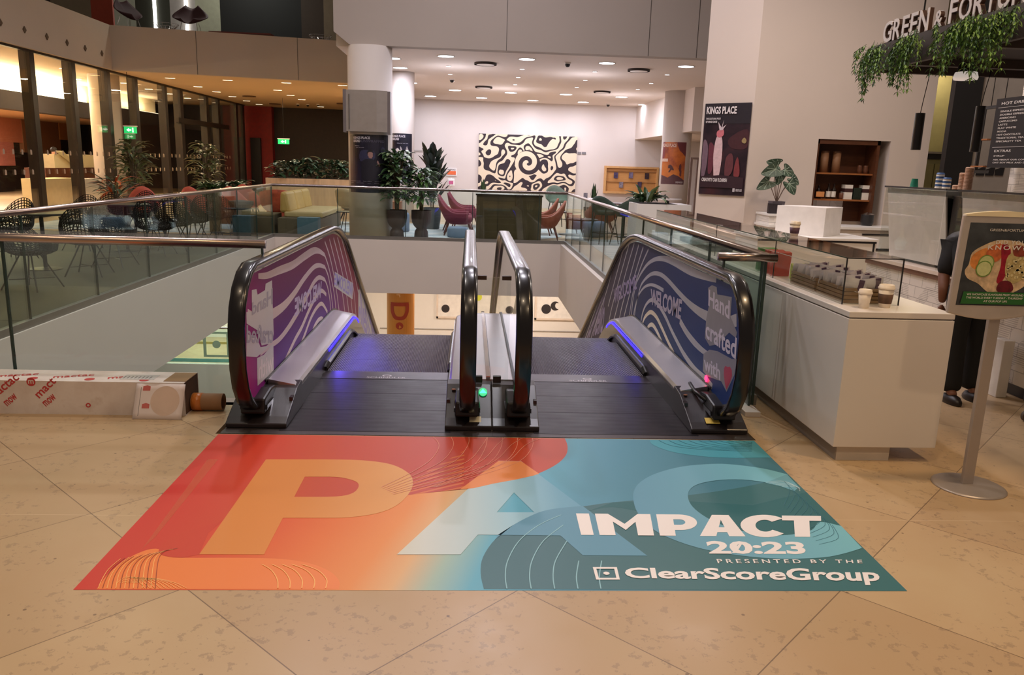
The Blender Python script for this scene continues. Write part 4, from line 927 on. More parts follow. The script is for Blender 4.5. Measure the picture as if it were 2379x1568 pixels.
copytree(hd, (3.0,11.55,0), math.radians(-160), 'dark green bar chair at the pedestal table, right one of the near pair')
def pedestal(loc, label, r=.34, h=.70, top_m=None, group=None, rt=.012):
    t = thing('pedestal_table', label, 'table', loc, group); MB().lathe([(r,0),(r,.025)], (loc[0],loc[1],h), 32).build('table_top', top_m or mat('dark_walnut_top', (66,42,34), .4), t, bevel=.004)
    MB().lathe([(.2,0),(.2,.015),(.03,.03)], loc, 24).build('base', BLKW, t); MB().tube([(loc[0],loc[1],.015),(loc[0],loc[1],h)], .025, 10).build('column', BLKW, t); return t
pedestal((2.25,12.7,0), 'small dark round table among the chairs beyond the right balustrade', .36, .42); pedestal((2.1,13.9,0), 'low dark round table between the pouf and the rust armchairs', .30, .5)
pedestal((3.35,13.6,0), 'taller dark round table beyond the right balustrade near the back wall', .35, .74)
pedestal((onY(1360,460,15.8).x,15.8,0), 'pale topped table with papers near the leaflet rack', .4, .74, WHT); pedestal((5.2,17.2,0), 'pale topped table holding small signs near the orange poster', .4, .74, WHT)
for (x, y, X_, Y_, lb) in ((1360,460,3.6,15.8,'small square black and white table sign above the right handrail'),(1431,480,3.75,12.8,'small patterned table sign low against the white wall')):
    p = onY(x, y, Y_); tag(MB().box(p.x-.05,p.x+.05,Y_-.01,Y_+.01,.765 if Y_>15 else .02,.90 if Y_>15 else .16).build('table_sign', mat('qr_free_sign', (120,112,116), .5, var=.6, scale=60)), lb, 'sign') if Y_ > 15 else None
# plants ------------------------------------------------------------
def leafmb(mb, base, d, L_, w_, droop=.5, fold=.18, n=5, tip=True):
    d = Vector(d).normalized(); side = d.cross(Vector((0,0,1)));
    if side.length < .05: side = Vector((1,0,0))
    side.normalize(); p = Vector(base); k0 = len(mb.v); dirv = d.copy()
    for i in range(n+1):
        t_ = i/n; wd = w_*math.sin(PI*min(1, t_*.92+.06))**.8*(1 if i < n else .1)
        up = side.cross(dirv).normalized()
        mb.v += [tuple(p-side*wd/2+up*wd*fold), tuple(p), tuple(p+side*wd/2+up*wd*fold)]
        dirv = (dirv+Vector((0,0,-droop/n*1.3))).normalized(); p = p+dirv*(L_/n)
    for i in range(n):
        a = k0+i*3; mb.f += [(a,a+3,a+4,a+1), (a+1,a+4,a+5,a+2)]
def leafmat(name, rgb, rgb2): return mat(name, rgb, .38, var=.12, scale=30, rgb2=lin(rgb2) and rgb2)
GR1 = mat('leaf_deep_green', (34,58,36), .35, scale=12, rgb2=(66,96,58)); GR2 = mat('leaf_mid_green', (52,86,44), .4, scale=12, rgb2=(104,138,74)); GR3 = mat('leaf_dark', (22,32,26), .3, scale=12, rgb2=(48,62,46)); GR4 = mat('leaf_pale', (92,120,82), .4, scale=12, rgb2=(150,168,120))
STEM = mat('stem_brown', (84,70,48), .8); SOIL = mat('potting_soil', (40,30,24), .95, bump=.4)
def plant(name, label, loc, pot, potm, leafm, n, spread, height, L_, w_, droop=.6, base_z=None, trunk=True, group=None, seed=1, shape='dome', leafm2=None, up=.2):
    R = random.Random(seed); t = thing(name, label, 'plant', loc, group)
    x, y, z = loc; ztop = z+pot[-1][1] if pot else z
    if pot:
        po_ = MB().lathe(pot, loc, 32, caps=False).build('pot', potm, t, smooth=True); MB().lathe([(.001,-.03),(pot[-1][0]*.94,-.03)], (x,y,ztop), 24, caps=False).build('soil', SOIL, po_)
    mb = MB(); mb2 = MB(); st = MB()
    ns = max(3, n//14)
    for k in range(ns):
        a = 2*PI*k/ns+R.random(); r = spread*.5*R.random()**.5
        st.tube([(x+.03*math.cos(a),y+.03*math.sin(a),ztop-.03),(x+.4*r*math.cos(a),y+.4*r*math.sin(a),ztop+height*.5),(x+r*math.cos(a),y+r*math.sin(a),ztop+height*.85)], .010 if height > .5 else .005, 5)
    for k in range(n):
        a = 2*PI*R.random(); tz = R.random()
        if shape == 'dome': h = height*(.18+.8*tz); r = spread*(.95-.55*abs(tz-.4))*R.random()**.5*.7
        elif shape == 'tuft': h = height*.02; r = .04*R.random()
        else: h = height*(.1+.9*tz); r = spread*R.random()**.5*.6
        bse = (x+r*math.cos(a), y+r*math.sin(a), ztop+h)
        d = (math.cos(a)*(1-up), math.sin(a)*(1-up), up+R.random()*.7) if shape != 'tuft' else (math.cos(a)*.5*R.random()*spread*3, math.sin(a)*.5*R.random()*spread*3, 1)
        LL = L_*(.7+.6*R.random()) if shape != 'tuft' else height*(.55+.6*R.random())
        leafmb(mb2 if (leafm2 and R.random() < .35) else mb, bse, d, LL, w_*(.8+.4*R.random()), droop*(.6+.8*R.random()))
    if trunk: st.build('stems', STEM, t)
    mb.build('leaves', leafm, t, smooth=True)
    if mb2.v: mb2.build('leaves', leafm2, t, smooth=True)
    return t
DPOT = mat('dark_umber_pot', (74,58,58), .55, var=.06)
hour = [(.12,0),(.145,.02),(.135,.14),(.10,.20),(.15,.25),(.19,.32),(.205,.42),(.205,.57)]
plant('potted_plant', 'tall bushy dark green plant in the left hourglass shaped umber planter', (-1.63,11.98,0), hour, DPOT, GR1, 300, .36, 1.15, .24, .095, .9, seed=3, leafm2=GR4)
plant('potted_plant', 'palm like plant in the right hourglass shaped umber planter', (-1.14,12.06,0), hour, DPOT, GR2, 190, .34, .84, .26, .07, 1.0, seed=5, leafm2=GR1)
rp = fl(1000,503); rp = Vector((onY(1004,480,14.4).x,14.4,0))
plant('potted_plant', 'rubber plant with broad dark upright leaves behind the two planters', (rp.x,rp.y,rp.z), [(.14,0),(.17,.02),(.20,.25),(.205,.50)], mat('grey_pot', (72,76,78), .5), GR3, 60, .34, 1.15, .36, .17, .15, seed=8, up=.55)
for (x, y, lb, sd) in ((.22,18.3,'snake plant in a black tapered pot left of the dark desk',2),(3.35,18.2,'snake plant in a dark pot right of the painting',4)):
    plant('potted_plant', lb, (x,y,0), [(.13,0),(.16,.1),(.2,.42)], BLK, GR1, 26, .13, .62, .5, .075, .12, trunk=False, shape='tuft', seed=sd)
# small pale chairs seen over the rail
# ---------------- left deck: wire chairs, tables, plants, sofas
def wirechair(label, loc, rz, group):
    t = thing('wire_chair', label, 'chair', loc, group, rz, local=True)
    o = MB().grid(shellfn(.54, .52, .46, .12, .40, 1.1), 26, 14).build('seat_shell', BLKW, t, local=True)
    w_ = o.modifiers.new('w', 'WIREFRAME'); w_.thickness = .019; w_.use_even_offset = False
    MB().lathe([(.05,0),(.16,.0),(.2,.02),(.16,.03),(.05,.03)], (0,0,.43), 18).build('seat_pad', mat('black_pad', (20,19,22), .7), t, local=True)
    for a_, b_ in ((1,1),(-1,1),(1,-1),(-1,-1)): MB().tube([(a_*.06,b_*.06,.42),(a_*.22,b_*.22,0)], .009, 6).build('leg', BLKW, t, local=True)
    MB().tube([(-.16,-.16,.12),(.16,.16,.12)], .006, 5).build('leg_brace', BLKW, t, local=True); MB().tube([(.16,-.16,.12),(-.16,.16,.12)], .006, 5).build('leg_brace', BLKW, t, local=True)
    return t
wp_ = [(-5.35,3.7,200),(-5.05,4.75,170),(-4.95,5.9,185),(-5.0,6.75,175),(-6.5,4.1,20),(-6.4,5.6,10),(-6.6,7.2,-10),(-4.95,8.1,178),(-4.95,8.85,188),(-4.9,9.6,170),(-4.85,10.3,182),(-4.8,11.0,175),(-6.3,8.6,0),(-6.3,9.6,12),(-6.2,10.6,-8),(-6.9,3.0,40)]
wf = None
for i, (x, y, r) in enumerate(wp_):
    if wf is None: wf = wirechair('black wire mesh cafe chair behind the left balustrade', (x,y,0), math.radians(r), 'black wire chairs on the left deck')
    else: copytree(wf, (x,y,0), math.radians(r))
for x, y, lb in ((-5.75,4.5,'dark round cafe table nearest the camera on the left deck'),(-5.7,6.3,'dark round cafe table in the middle of the left deck'),(-5.6,8.6,'dark round cafe table farther along the left deck'),(-5.6,10.2,'dark round cafe table at the far end of the wire chairs')): pedestal((x,y,0), lb, .38, .72, mat('dark_cafe_top', (34,30,32), .3))
cb = thing('stacked_stools', 'dark covered stack standing by the far wire chairs', 'stack', (-4.62,11.55,0))
MB().lathe([(.17,0),(.16,.3),(.19,.55),(.24,.62),(.24,.68),(.02,.70)], (-4.62,11.55,0), 14).build('cover', mat('dark_teal_cloth', (34,46,46), .8, bump=.5, bscale=9), cb)
cs = [(-6.9,12.6),(-6.0,13.2),(-5.4,14.0),(-5.55,15.6)]
lbs = ['coral high backed armchair, first from the left above the balustrade','coral high backed armchair, second from the left above the balustrade','coral armchair with a sloping side just beyond the wire chairs','small coral armchair farthest back beside the green planting']
cf = None
for (x, y), lb in zip(cs, lbs):
    if cf is None: cf = armchair(lb, 'coral armchairs', CORAL, BLKW, .52, .58, .36, .52, .18, loc=(x,y,0), rz=math.radians(200))
    else: copytree(cf, (x,y,0), math.radians(170), lb)
# mustard sofa along the left of the lounge, running away from the camera
sf = thing('sofa', 'mustard leather sofa with three back cushions behind the left corner of the well', 'sofa', (-3.6,13,0))
MB().box(-3.98,-3.15,11.75,14.4,.03,.36).build('base', TAUPE, sf, bevel=.02); MB().box(-3.9,-3.13,12.0,14.42,.36,.47).build('seat_cushion', mat('tan_leather', (184,160,112), .55), sf, bevel=.03)
for k in range(3): MB().prism([(-4.0,.44),(-3.78,.44),(-3.86,.86),(-3.98,.86)], 'y', 12.05+k*.78, 12.05+k*.78+.76).build('back_cushion', MUST, sf, bevel=.05)
bn = thing('bench', 'pair of taupe upholstered bench blocks left of the mustard sofa', 'bench', (-4.7,12.2,0))
MB().box(-5.35,-4.72,11.85,12.5,.02,.44).build('seat_block', TAUPE, bn, bevel=.02); MB().box(-4.70,-4.06,11.85,12.5,.02,.42).build('seat_block', TAUPE, bn, bevel=.02)
tag(MB().box(-3.52,-3.12,11.42,11.70,.01,.40).build('side_block', mat('steel_blue_block', (74,104,122), .6)), 'blue cube side table in front of the mustard sofa', 'side table')
armchair('pale beige curved armchair half hidden by the near column', None, BEIGEF, BLKW, .85, .75, .36, .50, .34, loc=(-2.92,15.2,0), rz=math.radians(150))
def tritable(loc, label):
    t = thing('side_table', label, 'table', loc); MB().lathe([(.24,0),(.24,.015)], (loc[0],loc[1],.43), 24).build('table_top', BLKW, t)
    for k in range(3): a = k*2.09+.4; MB().tube([(loc[0]+.08*math.cos(a),loc[1]+.08*math.sin(a),.43),(loc[0]+.22*math.cos(a),loc[1]+.22*math.sin(a),0)], .01, 6).build('leg', BLKW, t)
tritable((-2.78,13.0,0), 'small round black side table beside the near column'); tritable((-5.0,13.2,0), 'small black side table before the coral armchairs')
rk = thing('armchair', 'rust red patterned tub chair behind the left handrail corner', 'chair', (-4.55,14.5,0), None, math.radians(180), local=True)
MB().grid(shellfn(.8,.7,.52,.42,.3), 20, 6).build('shell', mat('rust_pattern', (168,70,38), .8, var=.3, scale=12), rk, smooth=True, solid=.05, local=True); MB().lathe([(.3,0),(.34,.04),(.32,.3),(.1,.34)], (0,0,.0), 20).build('seat', MATS['rust_pattern'], rk, smooth=True, local=True)
# planter box with dense foliage
px = [onY(620,415,16.5), onY(806,412,17.5)]
pb = thing('planter_box', 'long pale wood planter box full of dense leafy plants behind the sofa', 'planter', (-3.9,17,0))
OAKP = mat('pale_oak_slats', (206,170,124), .6, var=.10, stretch=(6,6,.6), scale=3)
MB().prism([(-5.35,16.4),(-2.72,16.9),(-2.72,17.5),(-5.35,17.0)], 'z', 0, 1.02).build('box_body', OAKP, pb)
MB().prism([(-5.3,16.46),(-2.77,16.96),(-2.77,17.44),(-5.3,16.94)], 'z', 1.02, 1.03).build('soil', SOIL, pb)
def bed(name, label, x0, x1, y0, y1, z, n, L_, w_, m1, m2, seed, h=.35, slope=0):
    R = random.Random(seed); t = thing(name, label, 'plant', ((x0+x1)/2,(y0+y1)/2,z)); a_, b_ = MB(), MB(); st = MB()
    for k in range(n):
        u = R.random(); x = x0+(x1-x0)*u; y = y0+(y1-y0)*R.random()+slope*u; a = 2*PI*R.random()
        leafmb(a_ if R.random() < .6 else b_, (x, y, z+h*R.random()**.8), (math.cos(a), math.sin(a), .3+R.random()), L_*(.7+.6*R.random()), w_*(.7+.6*R.random()), .9)
    for k in range(12): x = x0+(x1-x0)*(k+.5)/12; st.tube([(x,(y0+y1)/2+slope*(k+.5)/12,z),(x+.05,(y0+y1)/2+slope*(k+.5)/12,z+h)], .01, 5)
    st.build('stems', STEM, t); a_.build('leaves', m1, t, smooth=True); b_.build('leaves', m2, t, smooth=True); return t
bed('leafy_plants', 'dense dark green leafy plants growing from the long planter box', -5.2, -2.85, 16.5, 16.9, 1.03, 330, .34, .10, GR1, mat('leaf_silver_green', (58,84,60), .35, scale=12, rgb2=(120,140,112)), 11, .42, .5)
tag(MB().box(-6.9,-5.9,16.0,16.6,0,.52).build('low_planter', mat('dark_planter', (40,32,28), .6)), 'low dark planter left of the pale wood planter box', 'planter')
bed('leafy_plants', 'low spread of broad green leaves left of the pale wood planter box', -6.85, -5.95, 16.05, 16.5, .5, 120, .36, .13, GR1, GR2, 12, .34)
for (x, y, h, lb, sd, nn_) in ((-8.3,15.6,1.7,'tall leafy plant in the dark by the second white column',21,150),(-7.4,18.2,1.75,'tall branching plant in front of the dark glass doors',22,130)):
    plant('potted_plant', lb, (x,y,0), [(.22,0),(.26,.3),(.28,.5)], BLK, mat('leaf_olive', (60,72,40), .4, scale=12, rgb2=(110,120,74)), nn_, .42, h-.4, .34, .09, .8, seed=sd)
plant('bromeliad_plant', 'orange flowered bromeliads in a dark pot by the white column', (-7.6,12.9,0), [(.25,0),(.3,.3),(.32,.5)], BLK, GR1, 60, .3, .45, .4, .06, .6, seed=31, leafm2=mat('bromeliad_orange', (196,96,40), .5), shape='dome', trunk=False)
plant('potted_plant', 'dark spiky plant in a pot at the far left edge', (-7.3,7.0,0), [(.25,0),(.3,.3),(.32,.55)], BLK, GR3, 90, .4, .5, .42, .06, .6, seed=33, trunk=False, leafm2=GR1)
plant('potted_plant', 'dim broad leafed plant at the left frame edge behind the handrail', (-8.6,8.2,0), [(.25,0),(.3,.3),(.32,.6)], BLK, GR3, 60, .5, .8, .42, .13, .6, seed=34, leafm2=mat('leaf_tan', (110,96,60), .5))
# restaurant furniture behind the glass
for (x0, x1, y0, y1, lb) in ((107,180,416,463,'cream reception block behind the left glass wall, left one'),(198,232,416,463,'white reception block behind the left glass wall beside the column')):
    a, b_ = onX(x0,440,-11.0), onX(x1,440,-11.0); z_ = onX(x0,y0,-11.0).z
    tag(MB().box(-11.6,-11.0,a.y,b_.y,0,z_).build('reception_block', mat('cream_block', (236,216,170), .6) if x0 < 150 else WHT), lb, 'counter')
a, b_ = onX(107,405,-12.4), onX(232,405,-12.4)
rc = thing('restaurant_counter', 'dark wooden counter with pale upper panels behind the left glass wall', 'counter', (-12.7,a.y,0)); MB().box(-13.0,-12.4,a.y,b_.y+.2,0,1.02).build('body', mat('walnut_counter', (84,44,26), .4, var=.15), rc); MB().box(-12.9,-12.5,onX(136,390,-12.4).y,b_.y+.2,1.02,1.42).build('upper_panel', mat('cream_panel', (206,190,150), .6), rc)
ra = thing('slatted_easel', 'tilted cream slatted board on the counter behind the left glass wall', 'display', (-12.2,onX(140,380,-12.55).y,1.02))
e0, e1 = onX(122,352,-12.55), onX(172,394,-12.55)
for k in range(9):
    f = k*.035; MB().tube([(-12.46,e0.y+k*.055,e0.z+.02),(-12.46,e1.y+f*.2,1.03)], .012, 4).build('slat', mat('cream_slat', (206,196,160), .6), ra)
# pink and terracotta panels on the restaurant wall
for i, (x0, x1, y0, y1, c_) in enumerate(((-40,28,245,385,(214,128,112)),(-20,52,245,330,(222,136,104)),(52,138,245,355,(150,100,62)),(138,168,245,325,(186,120,52)))):
    a, b_ = onX(x0,300,-16.9+.03*i), onX(x1,300,-16.9+.03*i); zt2 = 2.62; zb2 = onX((x0+x1)/2,y1,-16.9).z
    tag(MB().box(-17.0,-16.9+.03*i,a.y,b_.y,zb2,zt2).build('wall_panel', mat('wall_panel_%d' % i, c_, .7)), ['dusty pink wall panel at the far left of the restaurant','lit salmon panel under the wall lights at the far left','brown wall panel in the middle of the restaurant wall','amber lit narrow panel near the white column'][i], 'panel')
# seated diner
SKIN = mat('skin', (190,140,112), .55, var=.04); HAIR = mat('dark_hair', (30,22,20), .6)
def skinbody(name, pts, edges, material, parent, sub=2):
    me = bpy.data.meshes.new(name); me.from_pydata([p[:3] for p in pts], edges, []); me.materials.append(material)
    o = bpy.data.objects.new(name, me); COL.objects.link(o); o.parent = parent
    sk = o.modifiers.new('skin', 'SKIN'); sk.use_smooth_shade = True
    ly = me.skin_vertices[0] if me.skin_vertices else None
    if ly is None:
        o.data.update()
    for i, p in enumerate(pts): me.skin_vertices[0].data[i].radius = (p[3], p[3] if len(p) < 5 else p[4]); me.skin_vertices[0].data[i].use_root = (i == 0)
    ss_ = o.modifiers.new('sub', 'SUBSURF'); ss_.levels = sub; ss_.render_levels = sub
    return o
# ---------------- gallery above
def diamond(label, p, sc, rz, group=None):
    t = thing('diamond_chair', label, 'chair', p, group, rz, local=True)
    def f(a, b_):
        u = a*2-1; wd = .08+.40*math.sin(PI*min(1, b_*.80+.10))**1.3
        return (u*wd*sc, (-.26+.52*b_**.8-.08*abs(u)*b_)*sc, (.34+.46*b_**2.0+.13*u*u*(1-.4*b_))*sc)
    o = MB().grid(f, 12, 12).build('seat_shell', mat('dark_maroon_seat', (58,26,30), .7), t, smooth=True, solid=.02, local=True)
    for s_ in (-1,1):
        MB().tube([(s_*.2*sc,-.12*sc,.38*sc),(s_*.26*sc,-.2*sc,0),(s_*.26*sc,.22*sc,0),(s_*.18*sc,.12*sc,.4*sc)], .008, 6).build('sled_leg', STEEL, t, local=True)
    return t
p = onY(300,60,19.7); diamond('dark maroon diamond chair side on at the left of the upper gallery', (p.x,19.7,4.80), 1.05, math.radians(70))
p = onY(443,60,20.1); diamond('dark maroon diamond chair facing out on the upper gallery', (p.x,20.1,4.80), 1.05, 0)
def bowl(label, x, Y_, group=None):
    p = onY(x, 60, Y_); t = thing('wire_bowl_chair', label, 'chair', (p.x,Y_,4.80), group)
    o = MB().grid(lambda a, b_: (p.x+.34*b_*math.cos(a*2*PI), Y_+.3*b_*math.sin(a*2*PI), 4.88+.20*b_**2), 16, 5).build('wire_seat', STEEL, t); w_ = o.modifiers.new('w','WIREFRAME'); w_.thickness = .012
    MB().tube([(p.x-.15,Y_,4.80),(p.x-.1,Y_,4.89),(p.x+.1,Y_,4.89),(p.x+.15,Y_,4.80)], .01, 6).build('leg', STEEL, t)
bowl('low chrome wire bowl chair between the two maroon chairs on the gallery', 386, 19.6); bowl('low chrome wire bowl chair at the right end of the gallery', 744, 20.6)
gt = thing('gallery_table', 'dark red table top just showing over the gallery edge', 'table', tuple(onY(560,76,20.4)))
a, b_ = onY(488,70,20.35), onY(632,76,20.35); MB().box(a.x,b_.x,20.2,21,4.99,5.03).build('table_top', mat('oxblood_top', (110,36,22), .4), gt); MB().box(a.x+.2,a.x+.26,20.6,20.66,4.80,4.99).build('leg', BLKW, gt); MB().box(b_.x-.26,b_.x-.2,20.6,20.66,4.80,4.99).build('leg', BLKW, gt)
GY = 22.6
def gp_(x0, x1, c_, nm, label, y1=82, em=0, Y_=GY):
    a, b_ = onY(x0,40,Y_), onY(x1,40,Y_); o = MB().box(a.x,b_.x,Y_,Y_+.1,4.80,8.2).build(nm, mat('gal_%d_%d_%d' % c_, c_, .7, emit=em)); struct(o); return o
gp_(-300,120,(44,34,26),'wall_gallery_1','')
gp_(120,215,(120,108,86),'wall_gallery_2','')
op0, op1 = onY(212,30,20.9), onY(262,30,20.9)
tag(MB().box(op0.x,op1.x,20.9,21.0,4.80,8.2).build('gallery_screen', mat('burnt_orange_screen', (150,52,20), .6)), 'burnt orange screen panel at the left end of the upper gallery', 'screen')
gp_(262,316,(178,186,170),'wall_gallery_3',''); gp_(316,396,(54,56,46),'wall_gallery_4',''); gp_(396,455,(168,162,158),'wall_gallery_5',''); gp_(455,512,(160,160,140),'wall_gallery_6',''); gp_(512,700,(10,8,8),'wall_gallery_7',''); gp_(700,752,(58,44,34),'wall_gallery_8',''); gp_(752,1000,(120,104,84),'wall_gallery_9','')
for x, lb in ((360,'vertical white light strip on the upper gallery, left one'),(433,'vertical white light strip on the upper gallery behind the maroon chair')):
    p = onY(x,40,GY-.05); tag(MB().box(p.x-.045,p.x+.045,GY-.06,GY-.01,4.82,8.0).build('light_strip', mat('strip_white', (250,246,238), .4, emit=5)), lb, 'light')
lamp('gallery_lamp', 'AREA', (-7.2,21,7.9), 70, (.96,1,.9), .6)
# exit signs
def exitsign(x, y, Y_, label, w_=.34):
    p = onY(x, y, Y_); t = thing('exit_sign', label, 'sign', (p.x,Y_,p.z))
    MB().box(p.x-w_/2,p.x+w_/2,Y_-.02,Y_+.02,p.z-.09,p.z+.09).build('lit_panel', mat('exit_green', (30,200,110), .4, emit=.8), t)
    MB().box(p.x-w_/2-.02,p.x+w_/2+.02,Y_-.03,Y_+.03,p.z+.09,p.z+.12).build('housing', WHT, t)
    MB().tube([(p.x,Y_,p.z+.12),(p.x,Y_,CZ)], .006, 5).build('suspension', BLKW, t)
    pm = MB(); pm.add([(p.x-.10,Y_-.022,p.z),(p.x-.03,Y_-.022,p.z+.05),(p.x-.03,Y_-.022,p.z-.05)], [(0,1,2)]); pm.add([(p.x-.03,Y_-.022,p.z+.015),(p.x+.03,Y_-.022,p.z+.015),(p.x+.03,Y_-.022,p.z-.015),(p.x-.03,Y_-.022,p.z-.015)], [(0,1,2,3)]); pm.build('arrow', mat('exit_white', (240,255,245), .4, emit=2), t)
    MB().box(p.x+.06,p.x+.09,Y_-.024,Y_-.02,p.z-.06,p.z+.06).build('figure', MATS['exit_white'], t)
exitsign(303,302,19.2,'green exit sign hanging beside the white column on the left'); exitsign(659,329,27,'green exit sign hanging in the dark area under the soffit', .42)
# white planter counter and plant near the pillar
cp0, cp1 = onY(1480,478,8.6), onY(1605,486,8.6)
wc = thing('planter_counter', 'lilac white counter block with a built in planter, left of the pillar', 'counter', (3.1,9.2,0))
xa, xb = onY(1480,478,9.0).x, onY(1606,486,9.0).x; zt3 = onY(1505,474,9.0).z
MB().box(xa,xb,9.0,9.7,0,zt3).build('body', WHT, wc); MB().box(xa+.05,xa+.7,9.05,9.65,zt3,zt3+.004).build('soil', SOIL, wc)
plant('potted_plant', 'drooping peace lily growing from the planter counter', (xa+.22,9.35,zt3), None, None, GR1, 46, .22, .05, .34, .075, 1.0, trunk=False, seed=41, leafm2=GR4, up=.5, shape='dome')
sb = onY(1550,466,9.3); lt = thing('thin_stand', 'small black tablet stand on the planter counter', 'stand', (sb.x,9.3,zt3))
MB().box(sb.x-.03,sb.x+.03,9.27,9.33,zt3,zt3+.05).build('foot', BLK, lt); MB().box(sb.x-.05,sb.x-.03,9.29,9.31,zt3+.05,zt3+.16).build('upright', BLK, lt)
ff = thing('floor_sign', 'tall white framed sign panel half hidden behind the poster pillar', 'sign', tuple(onY(1618,400,17)))
f0, f1 = onY(1604,370,17), onY(1650,375,17)
for xx in (f0.x, f0.x+.18): MB().box(xx,xx+.06,16.97,17.03,.0,f0.z).build('post', mat('bronze_post', (120,96,84), .5), ff)
MB().box(f0.x,f0.x+.9,16.97,17.03,f0.z,f0.z+.05).build('top_rail', MATS['bronze_post'], ff); MB().box(f0.x+.25,f0.x+.9,16.99,17.01,.2,f0.z-.05).build('sign_panel', WHT, ff)
S(MB().box(onY(1612,240,17.5).x, 9, 17.5, 25.1, onY(1612,305,17.5).z, CZ), 'wall_beam', CEIL)
# ================================================================== cafe side
CW = mat('cafe_wall', (206,192,182), .8, var=.015, scale=1)
nx0, nx1, nz0, nz1 = 4.565, 5.577, .90, 2.01
cw = MB().box(3.63, nx0, 6.5, 6.9, 0, 6).box(nx1, 6.12, 6.5, 6.9, 0, 6).box(nx0, nx1, 6.5, 6.9, nz1, 6).box(nx0, nx1, 6.5, 6.9, 0, .80).box(nx0-.0, nx1, 6.86, 6.9, .8, nz1)
S(cw, 'wall_cafe', CW)
S(MB().prism([(3.63,6.5),(3.09,7.03),(3.6,7.9),(4.4,7.4),(4.4,6.88),(3.63,6.88)], 'z', 0, 6), 'wall_pillar', CW)
S(MB().box(6.12, 9.5, 7.9, 8.1, 0, 6), 'wall_cafe_recess', mat('olive_wall', (120,108,72), .8))
S(MB().box(5.47, 5.80, 5.0, 5.09, 0, 6), 'wall_black_column', mat('black_column', (14,12,14), .5))
S(MB().box(5.80, 9.5, 5.1, 5.3, 0, 6), 'wall_cafe_grey', mat('warm_grey_wall', (150,142,136), .8))
S(MB().box(5.15, 5.3, -1.6, 3.35, 0, 5), 'wall_cafe_tiled', MATS['white_ribbed_tile_y'])
# shelf niche
nc = thing('shelf_niche', 'dark wooden shelf unit set into the cafe wall', 'shelf', (5.07, 6.7, .9))
DW = mat('dark_shelf_wood', (84,46,24), .5, var=.15, stretch=(1,1,6)); DW2 = mat('shelf_edge_wood', (148,90,46), .5, var=.1)
MB().box(nx0, nx1-.0, 6.84, 6.86, .9, nz1).build('back_panel', DW, nc); MB().box(nx1-.17, nx1-.13, 6.52, 6.84, .9, nz1).build('side_panel', DW, nc); MB().box(nx0, nx0+.03, 6.52, 6.84, .9, nz1).build('side_panel', DW, nc)
MB().box(nx0, nx1-.13, 6.52, 6.84, nz1-.06, nz1).build('top_panel', DW, nc)
sh = [onY(1895,400,6.6).z, onY(1892,461,6.6).z]
for zz in sh: MB().box(nx0+.03, nx1-.17, 6.56, 6.84, zz-.022, zz).build('shelf', DW2, nc)
MB().box(nx0+.03, nx1-.42, 6.82, 6.84, .90, sh[1]-.03).build('tile_back', MATS['white_tile_x'], nc)
cn = [0]
def bottle(x, y, z, h, r, m_, label, cat='bottle', group=None, band=None):
    t = thing('bottle', label, cat, (x,y,z), group); MB().lathe([(r,0),(r,h*.6),(r*.4,h*.76),(r*.35,h*.94),(r*.42,h)], (x,y,z), 14).build('glass_body', m_, t, smooth=True)
    if band: MB().lathe([(r*1.03,h*.12),(r*1.03,h*.5)], (x,y,z), 14, caps=False).build('paper_label', band, t)
    return t
def boxth(name, label, cat, x0, x1, y0, y1, z0, z1, m_, group=None, bev=.004): return tag(MB().box(x0,x1,y0,y1,z0,z1).build(name, m_, bevel=bev), label, cat, group)
BB = mat('dark_bottle', (30,16,14), .15); PL = mat('paper_label_white', (222,214,204), .6); JAR = mat('jar_contents', (104,66,48), .3, var=.2)
bottle(onY(1924,450,6.66).x, 6.66, sh[1], .21, .032, BB, 'left one of the two dark bottles with white labels on the lower niche shelf', band=PL)
bottle(onY(1936,450,6.66).x, 6.66, sh[1], .21, .032, BB, 'right one of the two dark bottles with white labels on the lower niche shelf', band=PL)
bottle(onY(1901,450,6.70).x, 6.70, sh[1], .18, .04, BB, 'dark bottle at the left end of the lower niche shelf')
boxth('amber_card', 'small amber card sign hooked on the lower niche shelf', 'card', onY(1895,450,6.55).x, onY(1914,450,6.55).x, 6.53, 6.545, onY(1900,457,6.53).z, onY(1900,445,6.53).z, mat('amber_card', (200,132,76), .6))
t = thing('glass_jar', 'small round jar between the bottles and the white boxes on the niche shelf', 'jar', (onY(1955,450,6.66).x,6.66,sh[1])); MB().lathe([(.03,0),(.036,.03),(.034,.08),(.028,.09)], t.location, 14).build('jar_body', JAR, t, smooth=True); MB().lathe([(.03,0),(.03,.015)], (t.location.x,6.66,sh[1]+.09), 14).build('lid', STEEL, t)
for (xa_, xb_, lb) in ((1962,1980,'white gift box at left of the green leaves on the niche shelf'),(2003,2021,'white gift box at right of the green leaves on the niche shelf')):
    a, b_ = onY(xa_,450,6.6), onY(xb_,450,6.6); t = thing('gift_box', lb, 'box', (a.x,6.65,sh[1])); MB().box(a.x,b_.x,6.6,6.72,sh[1],sh[1]+.20).build('carton', PL, t); MB().box(a.x-.001,b_.x+.001,6.598,6.722,sh[1]+.10,sh[1]+.15).build('dark_band', mat('box_band', (60,30,30), .6), t)
boxth('small_tray', 'small black box with green leaves between the white boxes on the niche shelf', 'box', onY(1983,450,6.6).x, onY(2001,450,6.6).x, 6.6, 6.74, sh[1], sh[1]+.16, mat('black_green_box', (22,34,22), .6, var=.5, scale=40))
